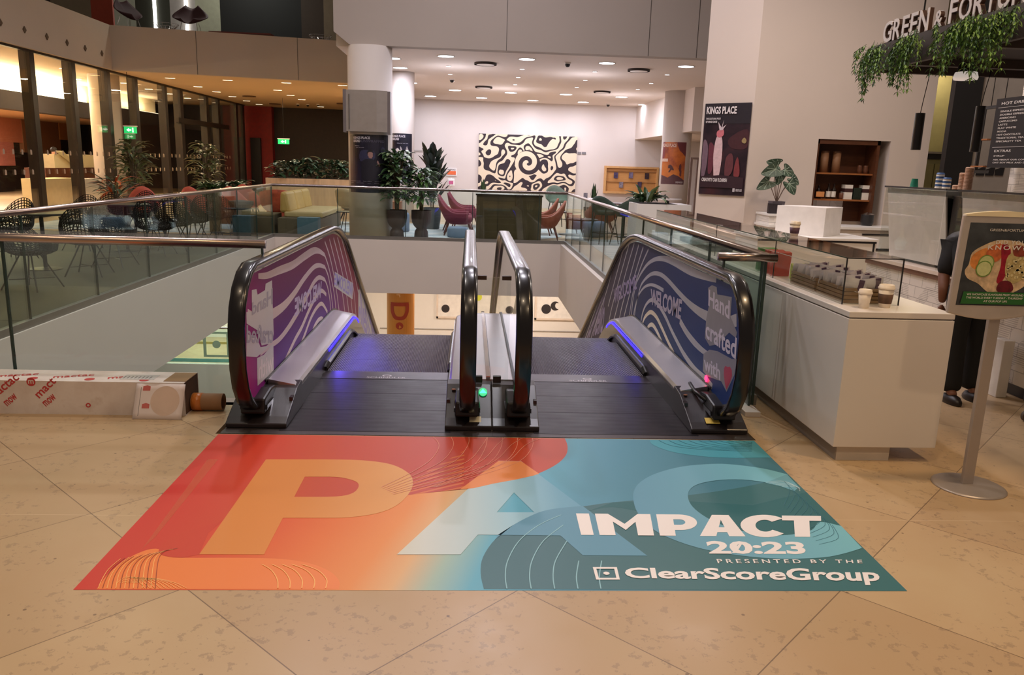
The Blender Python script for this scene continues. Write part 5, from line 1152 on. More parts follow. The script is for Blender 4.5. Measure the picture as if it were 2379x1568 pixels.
for i, x in enumerate((1996,2010,2023)):
    p = onY(x, 400, 6.68); t = thing('glass_jar', ['dim glass jar, left of the three at the right end of the upper niche shelf','dim glass jar, middle of the three at the right end of the upper niche shelf','dim glass jar, right of the three at the right end of the upper niche shelf'][i], 'jar', (p.x,6.68,sh[0]))
    MB().lathe([(.032,0),(.036,.05),(.030,.10),(.03,.11)], (p.x,6.68,sh[0]), 14).build('jar_body', JAR, t, smooth=True)
for i, (x, lb) in enumerate(((1912,'tall dim cream canister left on the upper niche shelf'),(1940,'tall dim cream canister beside the other on the upper niche shelf'))):
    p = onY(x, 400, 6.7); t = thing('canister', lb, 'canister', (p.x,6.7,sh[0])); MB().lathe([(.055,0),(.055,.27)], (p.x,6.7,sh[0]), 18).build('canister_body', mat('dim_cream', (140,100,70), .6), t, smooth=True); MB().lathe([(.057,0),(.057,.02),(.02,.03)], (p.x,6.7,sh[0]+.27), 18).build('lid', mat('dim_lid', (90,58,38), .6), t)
kp = onY(2012,530,6.35)
t = thing('ice_bucket', 'black lidded pot on the white back counter under the niche', 'pot', (kp.x,6.35,.87)); MB().lathe([(.07,0),(.085,.05),(.085,.14),(.09,.15)], (kp.x,6.35,.87), 20).build('pot_body', BLK, t, smooth=True); MB().lathe([(.09,0),(.05,.02),(.015,.03)], (kp.x,6.35,1.02), 20).build('lid', STEEL, t)
# back counters along the cafe wall
bc = thing('back_counter', 'white drawer counter along the cafe wall below the shelf niche', 'counter', (4.9,6.2,0))
MB().box(3.8, 6.0, 5.95, 6.48, 0, .84).build('body', mat('white_ribbed_front', (220,210,204), .4), bc); MB().box(3.78, 6.02, 5.92, 6.49, .84, .87).build('worktop', WHT, bc)
for k in range(3): MB().box(5.05, 5.95, 5.935, 5.95, .60-.2*k, .60-.2*k+.16).build('drawer', WHT, bc)
for k in range(3): MB().box(5.05, 5.95, 5.925, 5.94, .775-.2*k, .79-.2*k).build('drawer_gap', BLK, bc)
pc_ = thing('plant_cabinet', 'tall narrow white tiled cabinet carrying the arrow leaf plant', 'cabinet', (3.98,6.2,0))
MB().box(3.80,4.28,6.0,6.48,.871,.985).build('body', MATS['white_tile_x'], pc_); MB().box(3.79,4.29,5.98,6.49,.985,1.012).build('top', WHT, pc_)
pz = onY(1808,492,6.2).z
# arrow-leaf plant in a square grey pot
ap = thing('arrow_leaf_plant', 'plant with arrow shaped pale veined leaves in a square grey pot', 'plant', (3.97,6.24,1.012))
MB().add([(3.90,6.17,1.012),(4.04,6.17,1.012),(4.04,6.31,1.012),(3.90,6.31,1.012),(3.885,6.155,1.17),(4.055,6.155,1.17),(4.055,6.325,1.17),(3.885,6.325,1.17)], [(0,3,2,1),(4,5,6,7),(0,1,5,4),(1,2,6,5),(2,3,7,6),(3,0,4,7)]).build('pot', mat('grey_square_pot', (92,84,92), .6), ap)
AL = mat('arrow_leaf_green', (38,58,44), .35, scale=24, rgb2=(84,104,86)); VE = mat('leaf_vein', (160,176,156), .5)
for (x, y, s_, a_) in ((1795,395,.30,200),(1812,405,.26,260),(1828,398,.22,330),(1780,425,.28,215),(1836,432,.24,300),(1843,418,.18,320),(1800,380,.22,170)):
    c_ = onY(x, y, 6.12+.04*math.sin(a_)); ca, sa = math.cos(math.radians(a_)), math.sin(math.radians(a_))
    sh_ = [(.55,0),(.30,.20),(.0,.30),(-.30,.34),(-.42,.24),(-.22,.05),(-.18,0),(-.22,-.05),(-.42,-.24),(-.30,-.34),(0,-.30),(.30,-.20)]
    P3 = lambda u, v, d: (c_.x+(u*ca-v*sa)*s_, c_.y-.06*u*s_-abs(v)*s_*.35-d, c_.z+(u*sa+v*ca)*s_)
    lm = MB(); ol = bez(sh_, 3, True); lm.add([P3(-.1,0,0)]+[P3(u,v,0) for u, v in ol], [(0,i+1,(i+1) % len(ol)+1) for i in range(len(ol))]); lf = lm.build('leaf', AL, ap, solid=.002)
    vn = MB()
    for (u1,v1) in ((.5,0),(.25,.17),(.25,-.17),(-.05,.25),(-.05,-.25),(-.32,.26),(-.32,-.26)): vn.tube([P3(-.15,0,.003), P3((u1-.15)/2,v1*.45,.003), P3(u1,v1,.003)], .0035, 4)
    vn.build('leaf_veins', VE, lf)
    MB().tube([(3.97,6.24,1.15),((3.97+c_.x)/2,6.2,(1.2+c_.z)/2+.02),P3(-.15,0,-.002)], .006, 5).build('leaf_stem', mat('pink_stem', (140,120,110), .6), ap)
boxth('slate_sign', 'small black box with faint white writing at the foot of the arrow leaf plant', 'box', onY(1783,490,6.1).x, onY(1812,490,6.1).x, 6.05, 6.12, 1.012, onY(1783,472,6.05).z, mat('slate_box', (40,32,38), .6, var=.3, scale=60))
# white block and low counter in front of it
lc_ = thing('front_counter', 'low white counter with black edge line behind the long glass display case', 'counter', (4.1,4.8,0))
MB().box(3.2,4.62,4.72,5.5,0,.79).build('body', WHT, lc_); MB().box(3.18,4.64,4.70,5.52,.79,.815).build('worktop', WHT, lc_); MB().box(3.2,4.62,4.715,4.72,.765,.785).build('edge_line', BLK, lc_); MB().box(4.58,4.60,4.712,4.72,.3,.765).build('edge_line', BLK, lc_)
wb = MB().prism([(3.62,5.3),(4.03,4.85),(4.42,5.25),(4.0,5.48)], 'z', .816, 1.155).build('white_block', mat('matt_white', (226,220,216), .7)); tag(wb, 'plain white box shaped unit standing on the low white counter', 'box')
# ---------------- long service counter with glass display case
ct = thing('service_counter', 'long white service counter beside the right escalator, its end towards the camera', 'counter', (2.14, 2.0, 0))
CT = mat('white_counter', (226,218,210), .32, var=.012, scale=1.5)
MB().box(1.862, 2.44, -.33, 4.55, .085, .80).build('body', CT, ct, bevel=.003); MB().box(1.862, 2.44, -.33, 4.55, .806, .838).build('worktop', CT, ct, bevel=.004)
MB().box(1.874, 2.43, -.32, 4.54, .79, .81).build('shadow_gap', mat('gap_grey', (120,112,110), .7), ct)
MB().box(1.90, 2.20, -.30, 4.5, 0, .085).build('plinth', mat('plinth_white', (206,196,184), .4), ct); MB().box(1.893,1.90,-.30,4.5,.0,.075).build('plinth_side', mat('plinth_dark', (150,140,132), .5), ct)
gc = thing('glass_display_case', 'long glass display case on top of the white service counter', 'display case', (2.1, 2.2, .838))
gx0, gx1, gy0, gy1, gz0, gz1 = 1.925, 2.25, -.10, 4.45, .838, 1.10
GC = glassmat('case_glass', (.92,.93,.91)); GT = glassmat('case_top_glass', (.80,.76,.73))
yj = (.93, 2.25)
cuts = [gy0, yj[0], yj[1], gy1]
for i in range(3):
    MB().box(gx0,gx0+.006,cuts[i]+.004,cuts[i+1]-.004,gz0,gz1-.006).build('front_glass', GC, gc); MB().box(gx0,gx1,cuts[i]+.002,cuts[i+1]-.002,gz1-.006,gz1).build('top_glass', GT, gc)
    MB().box(gx0+.03,gx0+.033,cuts[i]+.01,cuts[i+1]-.01,gz0+.17,gz0+.173).build('inner_shelf_edge', mat('shelf_edge_light', (220,214,206), .4), gc)
MB().box(gx0+.006,gx1,gy0,gy0+.006,gz0,gz1-.006).build('end_glass', GC, gc)
for (x, y) in ((gx0,gy0),(gx1-.004,gy0),(gx0,yj[1]),(gx0,yj[0])): MB().box(x,x+.005,y-.003,y+.005,gz0,gz1-.006).build('corner_seal', mat('dark_seal', (26,24,24), .4), gc)
MB().box(gx0-.001,gx1+.001,gy0-.001,gy0+.004,gz1-.007,gz1-.002).build('top_seal', MATS['dark_seal'], gc); MB().box(gx0-.001,gx0+.004,gy0,gy1,gz1-.007,gz1-.001).build('top_seal', mat('green_seal', (34,60,46), .3), gc)
# slatted crates with wrapped bars
SL = mat('crate_slats', (150,120,88), .7, var=.15, stretch=(1,1,10), scale=5)
def crate(y0, y1, label):
    t = thing('slatted_crate', label, 'crate', (2.05,(y0+y1)/2,gz0+.002))
    for k in range(4):
        z0 = gz0+.002+k*.022
        MB().box(1.955,1.963,y0,y1,z0,z0+.017).box(2.165,2.173,y0,y1,z0,z0+.017).box(1.963,2.165,y0,y0+.008,z0,z0+.017).box(1.963,2.165,y1-.008,y1,z0,z0+.017).build('slat_ring', SL, t)
    MB().box(1.963,2.165,y0+.008,y1-.008,gz0+.002,gz0+.008).build('crate_floor', SL, t)
    return t
crate(-.06,.30,'slatted wooden crate of wrapped bars at the near end of the glass case'); crate(.33,.70,'second slatted wooden crate of wrapped bars farther along the glass case')
PK = mat('packet_white', (240,236,242), .4, var=.04); PV = mat('packet_violet', (84,52,84), .4)
def packet(label, group):
    t = thing('snack_packet', label, 'packet', (0,0,0), group, local=True)
    MB().grid(lambda a, b_: ((a-.5)*.028*(1 if 0 < b_ < 1 else 1.25), (b_-.5)*.0, 0), 1, 1)
    mb = MB(); n = 7
    for s_ in (1,-1):
        for i in range(n+1):
            f = i/n
            for j in range(5):
                g = j/4; th_ = .009*math.sin(PI*f)**.6*math.sin(PI*g)
                mb.v.append(((f-.5)*.115, s_*th_, g*.07))
    for q in range(2):
        for i in range(n):
            for j in range(4): a = q*(n+1)*5+i*5+j; mb.f.append((a,a+5,a+6,a+1))
    mb.build('wrapper', PK, t, smooth=True, local=True)
    MB().box(.012,.040,-.0098,.0098,.004,.066).build('violet_band', PV, t, local=True)
    return t
R = random.Random(9); pk = None
LBP = 'white and violet wrapped snack bar standing in the slatted crates of the glass case'
for row in range(2):
    for k in range(18):
        y = -.045+k*.0415+(.02 if k > 8 else 0); x = 2.015+row*.10+R.uniform(-.006,.006); z = gz0+.070+R.uniform(-.006,.016)+row*.008
        if pk is None: pk = packet(LBP, 'wrapped snack bars in the crates'); c_ = pk; c_.location = (x,y,z)
        else: c_ = copytree(pk, (x,y,z))
        c_.rotation_euler = (R.uniform(.1,.5), R.uniform(-.25,.2), R.uniform(-.3,.3))
for i, (y, c_, lb) in enumerate(((1.02,(196,74,54),'orange red card packet standing in the glass case beside the green one'),(1.14,(196,80,60),'second orange red packet standing in the glass case'),(1.28,(92,160,76),'green card packet standing in the glass case'))):
    MBx = MB().box(1.95,2.08,y,y+.05,gz0+.002,gz0+.17,rot=(.12,'X')); tag(MBx.build('card_packet', mat('card_%d' % i, c_, .5, var=.15, scale=20), bevel=.004), lb, 'packet')
for i in range(5): boxth('folded_card', ['yellow green menu card lying in the glass case, first','yellow green menu card lying in the glass case, second','yellow green menu card lying in the glass case, third','yellow green menu card lying in the glass case, fourth','yellow green menu card lying in the glass case, fifth'][i], 'card', 1.98+.01*i, 2.12+.01*i, .735+i*.03, .758+i*.03, gz0+.01, gz0+.11, mat('lime_card', (190,204,90), .5, var=.1), 'lime cards in the glass case', .001)
# takeaway cups
CUPW = mat('cup_white', (238,226,210), .5); SLV = mat('cup_sleeve', (96,70,54), .7, var=.35, scale=30, stretch=(1,1,.3))
def cup(x, y, z, h, r, label, sleeve=None, lid=True, body=CUPW, group=None):
    t = thing('paper_cup', label, 'cup', (x,y,z), group)
    MB().lathe([(r*.72,0),(r,h)], (x,y,z), 28).build('cup_body', body, t, smooth=True)
    if lid: MB().lathe([(r*1.06,-.004),(r*1.10,0),(r*1.10,.006),(r*1.0,.009),(r*.95,.020),(r*.90,.021),(r*.86,.014)], (x,y,z+h), 28).build('lid', mat('lid_white', (240,228,212), .35), t, smooth=True)
    if sleeve: MB().lathe([(r*(.72+.28*.22)+.0015,h*.22),(r*(.72+.28*.72)+.0015,h*.72)], (x,y,z), 28, caps=False).build('sleeve', sleeve, t, smooth=True, solid=.0015)
    return t
cup(1.998,-.205,.838,.082,.034,'small plain white lidded cup at the near corner of the white counter')
cup(2.135,-.165,.838,.105,.040,'taller lidded cup with a brown wavy sleeve at the near end of the counter', SLV)
cup(2.19,1.28,1.10,.085,.036,'lidded cup with a brown and violet sleeve standing on the glass case top', mat('sleeve_violet_brown', (112,78,70), .6, var=.4, scale=22, rgb2=(120,90,130)))
boxth('case_lid_tray', 'dark serving tray under the far end of the glass display case', 'tray', 1.98, 2.2, 2.6, 3.6, gz0+.002, gz0+.05, mat('dark_tray', (70,58,52), .4))
# ---------------- back bar with two roller fronted cases
bb = thing('back_bar', 'tiled back bar with a cream worktop behind the person in black', 'counter', (4.1,1.4,0))
MB().box(3.80,4.5,-1.6,3.3,.10,.70).build('tiled_front', MATS['white_ribbed_tile_y'], bb); MB().box(3.78,4.5,-1.6,3.3,.70,.745).build('wood_band', mat('brown_band', (120,84,66), .5), bb); MB().box(3.76,4.52,-1.6,3.32,.745,.775).build('worktop', mat('cream_top', (216,198,184), .4), bb); MB().box(3.86,4.5,-1.6,3.3,0,.10).build('plinth', BLK, bb)
for (y0, y1, lb) in ((2.16,3.12,'glass topped white fronted cabinet on the back bar, far one'),(-.6,1.96,'glass topped white fronted cabinet on the back bar, near one half behind the poster')):
    t = thing('display_cabinet', lb, 'cabinet', (4.1,(y0+y1)/2,.775))
    MB().prism([(3.90,.80),(3.81,1.39),(3.825,1.39),(3.915,.80)], 'y', y0, y1-.03).build('white_front', mat('blind_white', (236,228,226), .6), t)
    MB().box(3.80,4.40,y0-.01,y1,1.44,1.452).build('glass_top', GC, t); MB().box(3.795,3.801,y0-.02,y1+.02,1.44,1.455).build('dark_edge', mat('case_edge_dark', (40,34,34), .4), t)
    MB().box(3.80,3.806,y0,y1,.80,1.44).build('front_glass', GC, t); MB().box(3.93,4.40,y0+.02,y1-.02,.776,1.36).build('inner_body', mat('dark_inner', (44,38,38), .5), t); MB().box(3.815,4.40,y0+.01,y1-.01,1.39,1.436).build('header', mat('silver_header', (170,166,164), .35, .5), t)
    MB().box(3.81,4.40,y0-.012,y0,.776,1.44).build('end_panel', GC, t)
boxth('cabinet_divider', 'black upright gap unit between the two white fronted cabinets', 'panel', 3.86, 4.3, 1.98, 2.13, .776, 1.40, BLK)
GRNC = mat('cup_green', (24,120,92), .5); BLUC = mat('cup_blue', (44,86,140), .5); KRC = mat('cup_kraft', (190,146,116), .6)
def stackc(px_, py_, n, hh, m_, label, r=.036, Y_=None, rim=None):
    p = onX(px_, py_, 4.0); t = thing('cup_stack', label, 'cup stack', (4.0,p.y,1.452)); z = 1.452
    for k in range(n):
        MB().lathe([(r,0),(r*1.04,.004),(r*.98,.006)]+([(r*.76,hh)] if k == n-1 else [(r*.96,hh)]), (4.0,p.y,z), 18).build('cup', m_ if not rim or k % 2 else rim, t, smooth=False); z += hh if k < n-1 else 0
    return t
stackc(2123,435,1,.075,GRNC,'single upturned green paper cup on the far white cabinet')
for (x, n, lb) in ((2181,8,'taller stack of blue and white paper cups on the far cabinet'),(2198,6,'shorter stack of blue and white paper cups on the far cabinet')): stackc(x,436,n,.017 if n > 6 else .016,BLUC,lb,.034,rim=CUPW)
for (x, n, lb) in ((2222,3,'short stack of brown paper cups, left of the tall brown stacks'),(2235,12,'tall stack of brown paper cups, left one of the two tallest'),(2247,16,'tallest stack of brown paper cups on the near cabinet')): stackc(x,436,n,.0115,KRC,lb,.034)
# ---------------- canopy with sign letters and greenery
cnp = thing('cafe_canopy', 'dark hanging canopy box above the back bar carrying the sign letters', 'canopy', (4.0,.4,2.33))
CAN = mat('canopy_charcoal', (66,56,54), .5, var=.08)
cy0, cy1, cz0, cz1 = -1.6, 2.02, 2.33, 2.52
MB().box(2.95,2.99,cy0,cy1,cz0,cz1).build('side_fascia', CAN, cnp); MB().box(2.99,5.1,cy1-.04,cy1,cz0,cz1).build('end_fascia', CAN, cnp); MB().box(2.99,5.1,cy0,cy1-.04,cz0+.06,cz0+.09).build('underside', mat('canopy_under', (44,34,32), .6), cnp)
for k in range(4): MB().box(2.99,5.1,cy0+.4+k*.9,cy0+.46+k*.9,cz0,cz0+.06).build('cross_beam', CAN, cnp)
for y in (.1,1.5): MB().tube([(3.05,y,cz1),(3.05,y,6.5)], .006, 6).build('suspension_rod', BLKW, cnp)
LW = mat('sign_face_white', (206,196,192), .4, emit=.12); LB2 = mat('sign_return_dark', (70,44,34), .5)
gl = thing('sign_letters', 'large raised sign letters reading GREEN & FORTUNE along the canopy top', 'sign', (2.95,.9,cz1))
chs = 'GREEN & FORTUNE'; widths = {'G':1.1,'R':.92,'E':.8,'N':1.08,'&':.8,'F':.76,'O':1.16,'T':.82,'U':1.0,' ':.28}
yy = 1.86; H_ = .148; tot = sum(widths[c]+.2 for c in chs); sc_ = 1.72/tot
for c in chs:
    w_ = widths[c]*sc_
    if c != ' ':
        h_ = H_*(.72 if c == '&' else 1)
        for (dd_, mt_, nm, th_) in ((0,LB2,'letter_return',.028),(.028,LW,'letter',.004)):
            textmb(c, (yy,yy-w_,cz1+.005,cz1+.005+h_), lambda u, v, d: (2.985-dd_-d, u, v), bold=.012 if th_ < .01 else .03, thick=th_).build(nm, mt_, gl)
    yy -= w_+.2*sc_
MB().box(2.965,2.985,.1,1.87,cz1,cz1+.006).build('letter_rail', LB2, gl)
FE = mat('fern_bright', (84,128,44), .5, scale=20, rgb2=(140,176,88)); FD = mat('fern_deep', (34,66,34), .5, scale=20, rgb2=(70,104,54))
def fern(y0, y1, zb_, n, label, seed, xo=2.93):
    R = random.Random(seed); t = thing('hanging_foliage', label, 'plant', (xo,(y0+y1)/2,cz1)); a_, b_ = MB(), MB(); st = MB()
    for k in range(n):
        y = R.uniform(y0, y1); L_ = (cz1-zb_)*R.uniform(.35,1)*(1-.55*abs((y-(y0+y1)/2)/((y1-y0)/2))**2)
        x = xo-R.uniform(.0,.07); z = cz1+R.uniform(-.05,.015); pts = []
        for i in range(9): f = i/8; pts.append((x-.05*math.sin(f*2), y+.03*math.sin(f*4+k), z-L_*f))
        st.tube(pts, .0018, 3)
        for i in range(1,9):
            for s_ in (-1,1):
                for e in (-.6,.5):
                    leafmb(a_ if R.random() < .55 else b_, pts[i], (e+R.uniform(-.3,.3), s_, -.35+R.uniform(-.5,.5)), .042*R.uniform(.7,1.3), .012, .6, n=2)
    st.build('vines', mat('vine_green', (70,90,44), .7), t); a_.build('leaves', FE, t); b_.build('leaves', FD, t)
fern(1.66,1.97,2.08,26,'bright fern trailing lowest at the left end of the cafe canopy',1); fern(1.18,1.52,2.05,28,'fern hanging under the middle of the word GREEN on the canopy',2)
fern(.66,.98,2.16,26,'fern hanging below the letters F and O on the canopy',3); fern(.22,.60,2.12,34,'thick fern hanging below the last letters at the right frame edge',4)
for k, (x, y, lb) in enumerate(((3.35,1.9,'black cylinder pendant lamp hanging in front of the cafe wall, left one'),(3.83,1.9,'black cylinder pendant lamp hanging before the grey cafe wall, right one'))):
    t = thing('pendant_lamp', lb, 'lamp', (x,y,1.75)); z1_ = 2.03 if k == 0 else 2.10
    MB().lathe([(.034,0),(.036,.002),(.036,z1_-1.75)], (x,y,1.75), 24).build('lamp_shade', BLK, t); MB().tube([(x,y,z1_),(x+.005,y-.005,z1_+.08),(x+.03,y-.02,cz0+.07)], .003, 5).build('cable', BLKW, t)
p = onY(2243,182,1.3)
t = thing('ceiling_light', 'flat white round lamp under the cafe canopy', 'ceiling light', (p.x,1.3,p.z)); MB().lathe([(.075,0),(.08,.015),(.07,.05)], (p.x,1.3,p.z-.01), 28).build('diffuser', mat('pale_diffuser', (226,214,204), .5, emit=.5), t, smooth=True); MB().lathe([(.065,0),(.05,.06)], (p.x,1.3,p.z+.04), 20).build('housing', BLK, t)
# menu board
mbd0 = thing('menu_board', 'black hot drinks menu board hanging at the right edge of the photo', 'menu', (4.9,2.9,1.65))
my0, my1, mz0, mz1 = 2.35, 3.34, 1.655, 2.30
mbd = MB().box(4.9,4.92,my0,my1,mz0,mz1).build('board', mat('menu_black', (26,19,20), .8), mbd0)
mp_ = lambda u, v, d: (4.899-d, my1-(my1-my0)*u, mz0+(mz1-mz0)*v)
MW = mat('menu_white', (206,198,194), .5)
textmb('HOT DRINKS', (.08,.52,.905,.945), mp_, bold=.01, thick=.001).build('menu_lettering', MW, mbd)
for i, s in enumerate(('SINGLE ESPRESSO','DOUBLE ESPRESSO','AMERICANO','CAPPUCCINO','LATTE','FLAT WHITE','MOCHA','HOT CHOCOLATE','TRADITIONAL TEA','SPECIALITY TEA')):
    v = .80-.048*i; textmb(s, (.08,.08+.026*len(s),v,v+.024), mp_, bold=.01, thick=.001).build('menu_lettering', MW, mbd); textmb(('2.2','2.4','2.6','3.0','3.0','3.0','3.2','3.2','2.4','2.6')[i], (.62,.70,v,v+.024), mp_, bold=.01, thick=.001).build('menu_lettering', MW, mbd)
for v in (.865,.295): flatpoly([(.04,v),(.96,v),(.96,v+.004),(.04,v+.004)], mp_, 0, .001).build('menu_rule', MW, mbd)
textmb('EXTRAS', (.08,.32,.225,.26), mp_, bold=.01, thick=.001).build('menu_lettering', MW, mbd)
for s, u0, u1, v in (('SYRUP',.08,.24,.16),('0.60',.66,.76,.16),('ASK ABOUT OUR COMPLIMENTARY',.08,.80,.105),('OAT SOY MILK AND DECAF OPTIONS',.08,.86,.062)): textmb(s, (u0,u1,v,v+.022), mp_, bold=.01, thick=.001).build('menu_lettering', MW, mbd)
for y in (my0+.1,my1-.1): MB().tube([(4.91,y,mz1),(4.91,y,cz0+.09 if y < cy1 else 4.5)], .004, 5).build('suspension_cable', BLKW, mbd0)
bsf = thing('bracket_shelf', 'tall thin black framed rack with two wood ledges left of the menu', 'shelf', (4.95,3.45,1.6))
for (y0,y1,z0,z1) in ((3.36,3.60,2.22,2.25),(3.58,3.60,1.62,2.25),(3.36,3.60,1.60,1.63)): MB().box(4.94,4.97,y0,y1,z0,z1).build('frame_bar', BLK, bsf)
for z in (1.66,1.92): MB().box(4.90,5.0,3.40,3.60,z,z+.012).build('ledge', DW2, bsf)
MB().tube([(4.955,3.5,2.25),(4.955,3.5,4.5)], .004, 5).build('suspension_cable', BLKW, bsf)
for i, x in enumerate((2255,2278,2300,2322)):
    p = onY(x, 398, 5.09); t = MB().add([(p.x-.05,5.09,p.z-.05),(p.x+.05,5.09,p.z-.05),(p.x+.06,5.09,p.z+.07),(p.x-.02,5.09,p.z+.03),(p.x-.05,5.09,p.z+.02),
        (p.x-.05,5.10,p.z-.05),(p.x+.05,5.10,p.z-.05),(p.x+.06,5.10,p.z+.07),(p.x-.02,5.10,p.z+.03),(p.x-.05,5.10,p.z+.02)], [(0,1,2,3,4),(9,8,7,6,5)]+[(i_,(i_+1) % 5,5+(i_+1) % 5,5+i_) for i_ in range(5)]).build('wall_decal', BLK)
    tag(t, 'small black angular decal in a row on the grey cafe wall', 'decal', 'black decals on the grey cafe wall')
# steel fridge in the recess
fr_ = thing('steel_fridge', 'tall double door steel fridge in the recess right of the cafe wall', 'fridge', (6.8,7.4,0))
f0, f1 = onY(2134,400,7.0).x, 7.25
MB().box(f0,f1,7.05,7.8,.02,1.88).build('cabinet_body', mat('fridge_steel', (150,144,110), .3, .8, var=.1), fr_); MB().box(f0,(f0+f1)/2-.24,7.03,7.05,.1,1.74).build('door', mat('fridge_door', (160,152,112), .3, .8), fr_); MB().box((f0+f1)/2-.225,f1,7.03,7.05,.1,1.74).build('door', MATS['fridge_door'], fr_); MB().box(f0,f1,7.02,7.06,1.80,1.88).build('header', BLK, fr_); MB().box(f0,f1,6.99,7.02,1.88,1.91).build('chrome_rail', STEEL, fr_)
lamp('recess_fill', 'AREA', (6.8,7.45,3.4), 30, (1,.9,.6), .3)  # unseen fill added behind the cafe wall to brighten the recess
# ---------------- wall poster on the pillar
A = Vector((3.615,6.497,0)); Bv = Vector((3.105,6.995,0)); dv = (A-Bv).normalized(); nv = Vector((-dv.y*-1,0,0)); nv = Vector((dv.y, -dv.x, 0))
if nv.y > 0: nv = -nv
wz0, wz1 = 1.215, 2.452
plp = lambda u, v, d: tuple(Bv+dv*(.012+u*.69)+nv*(.003+d)+Vector((0,0,wz0+(wz1-wz0)*v)))
m = inkbase('poster_maroon_dark', [(.35,(30,22,30)), (.55,(50,34,42)), (.75,(80,40,44))], 3.5)
poster('wall_poster', 'tall dark poster of costumed performers on the angled pillar beside the lounge', plp, m,
       [('p','printed_top',(38,32,40),[(0,.78),(1,.78),(1,1),(0,1)]), ('s','printed_glow',(66,34,40),[(.58,.62),(.95,.72),(.97,.52),(.64,.52)]), ('s','printed_figure',(112,90,104),[(.02,.56),(.08,.60),(.14,.50),(.13,.3),(.08,.18),(.03,.2)]), ('s','printed_figure',(100,46,60),[(.16,.56),(.24,.56),(.30,.46),(.26,.26),(.18,.24),(.16,.4)]),
        ('s','printed_costume',(206,176,180),[(.30,.62),(.38,.66),(.44,.60),(.46,.44),(.44,.26),(.40,.14),(.33,.13),(.30,.26),(.27,.44)]), ('s','printed_mask',(196,110,120),[(.32,.70),(.44,.72),(.46,.66),(.38,.63),(.31,.65)]), ('p','printed_feather',(196,180,186),[(.36,.71),(.32,.80),(.40,.74),(.44,.82),(.42,.74),(.50,.77),(.43,.71)]),
        ('s','printed_crowd',(96,52,58),[(.55,.4),(.66,.46),(.72,.38),(.7,.25),(.56,.2)]), ('s','printed_crowd',(120,52,56),[(.75,.32),(.80,.42),(.85,.34),(.87,.22),(.76,.2)]), ('s','printed_flowers',(150,130,90),[(.86,.60),(.91,.63),(.96,.60),(.94,.57),(.88,.575)]), ('p','printed_floor',(52,32,40),[(.03,.20),(.5,.22),(.97,.20),(.97,.08),(.03,.08)]),
        ('t','poster_title',(220,212,214),'KINGS PLACE',(.05,.70,.885,.965)), ('t','poster_text',(206,198,200),'THE CULTURAL PULSE',(.05,.37,.825,.845)), ('t','poster_text',(206,198,200),'OF KINGS CROSS',(.05,.30,.79,.812)), ('t','poster_title',(214,206,208),'CREATIVITY CAN FLOURISH',(.06,.62,.145,.185)), ('p','printed_mark',(180,172,176),[(.76,.04),(.81,.04),(.81,.08),(.76,.08)]), ('t','poster_text',(190,182,186),'KINGS PLACE',(.83,.96,.045,.075))],
       tuple(plp(.5,.5,0)), nseg=2)
# ---------------- person bending at the back bar
pr = thing('person', 'person in black t-shirt and trousers bending at the back bar, behind the poster stand', 'person', (3.36,.92,0))
def sk(name, pts, edges, m_, parent, sub=2):
    off = BASE[top(parent).name]; return skinbody(name, [tuple(Vector(p[:3])-off)+tuple(p[3:]) for p in pts], edges, m_, parent, sub)
body = [(3.40,1.00,.88,.115),(3.43,1.12,.98,.11),(3.46,1.25,1.03,.12),(3.51,1.37,1.04,.05),(3.54,1.43,1.03,.055),(3.57,1.49,1.01,.085),(3.60,1.55,.96,.075),
        (3.31,1.00,.84,.075),(3.28,.94,.48,.052),(3.255,.88,.10,.036),(3.25,.80,.05,.03),(3.48,1.02,.84,.075),(3.47,.98,.48,.052),(3.46,.95,.10,.036),(3.45,.87,.05,.03),
        (3.33,1.22,1.04,.055),(3.265,1.15,.86,.042),(3.235,1.08,.76,.036),(3.25,1.10,.665,.026),(3.59,1.27,1.04,.055),(3.66,1.32,.93,.042),(3.70,1.42,.86,.03)]
be = [(0,1),(1,2),(2,3),(3,4),(4,5),(5,6),(0,7),(7,8),(8,9),(9,10),(0,11),(11,12),(12,13),(13,14),(2,15),(15,16),(16,17),(17,18),(2,19),(19,20),(20,21)]
PSK = mat('skin_brown', (120,76,56), .55)
sk('body', body, be, PSK, pr)
BT = mat('black_cotton', (20,17,18), .9, var=.1)
sk('t_shirt', [(3.395,.985,.85,.150),(3.41,1.05,.95,.150),(3.43,1.15,1.01,.155),(3.46,1.24,1.035,.14),(3.48,1.30,1.04,.08),(3.34,1.20,1.035,.085),(3.285,1.16,.94,.070),(3.262,1.13,.85,.060),(3.58,1.25,1.03,.080),(3.63,1.29,.97,.066),(3.655,1.31,.925,.060)],
   [(0,1),(1,2),(2,3),(3,4),(3,5),(5,6),(6,7),(3,8),(8,9),(9,10)], BT, pr)
sk('trousers', [(3.395,.985,.88,.140),(3.39,.985,.80,.135),(3.31,.98,.72,.100),(3.285,.94,.48,.080),(3.265,.90,.24,.078),(3.255,.875,.06,.085),(3.475,1.0,.72,.100),(3.47,.98,.48,.080),(3.465,.96,.24,.078),(3.46,.945,.06,.085)],
   [(0,1),(1,2),(2,3),(3,4),(4,5),(1,6),(6,7),(7,8),(8,9)], mat('black_trousers', (17,15,16), .85), pr)
for (x, y) in ((3.252,.83),(3.455,.90)): MB().lathe([(.9,0),(1,.1),(1,.35),(.8,.7),(.3,.9)], (0,0,0), 20).xf(Matrix.Translation((x,y,0)) @ Matrix.Diagonal((.048,.105,.075,1))).build('shoe', mat('black_shoe', (30,20,18), .4), pr, smooth=True)
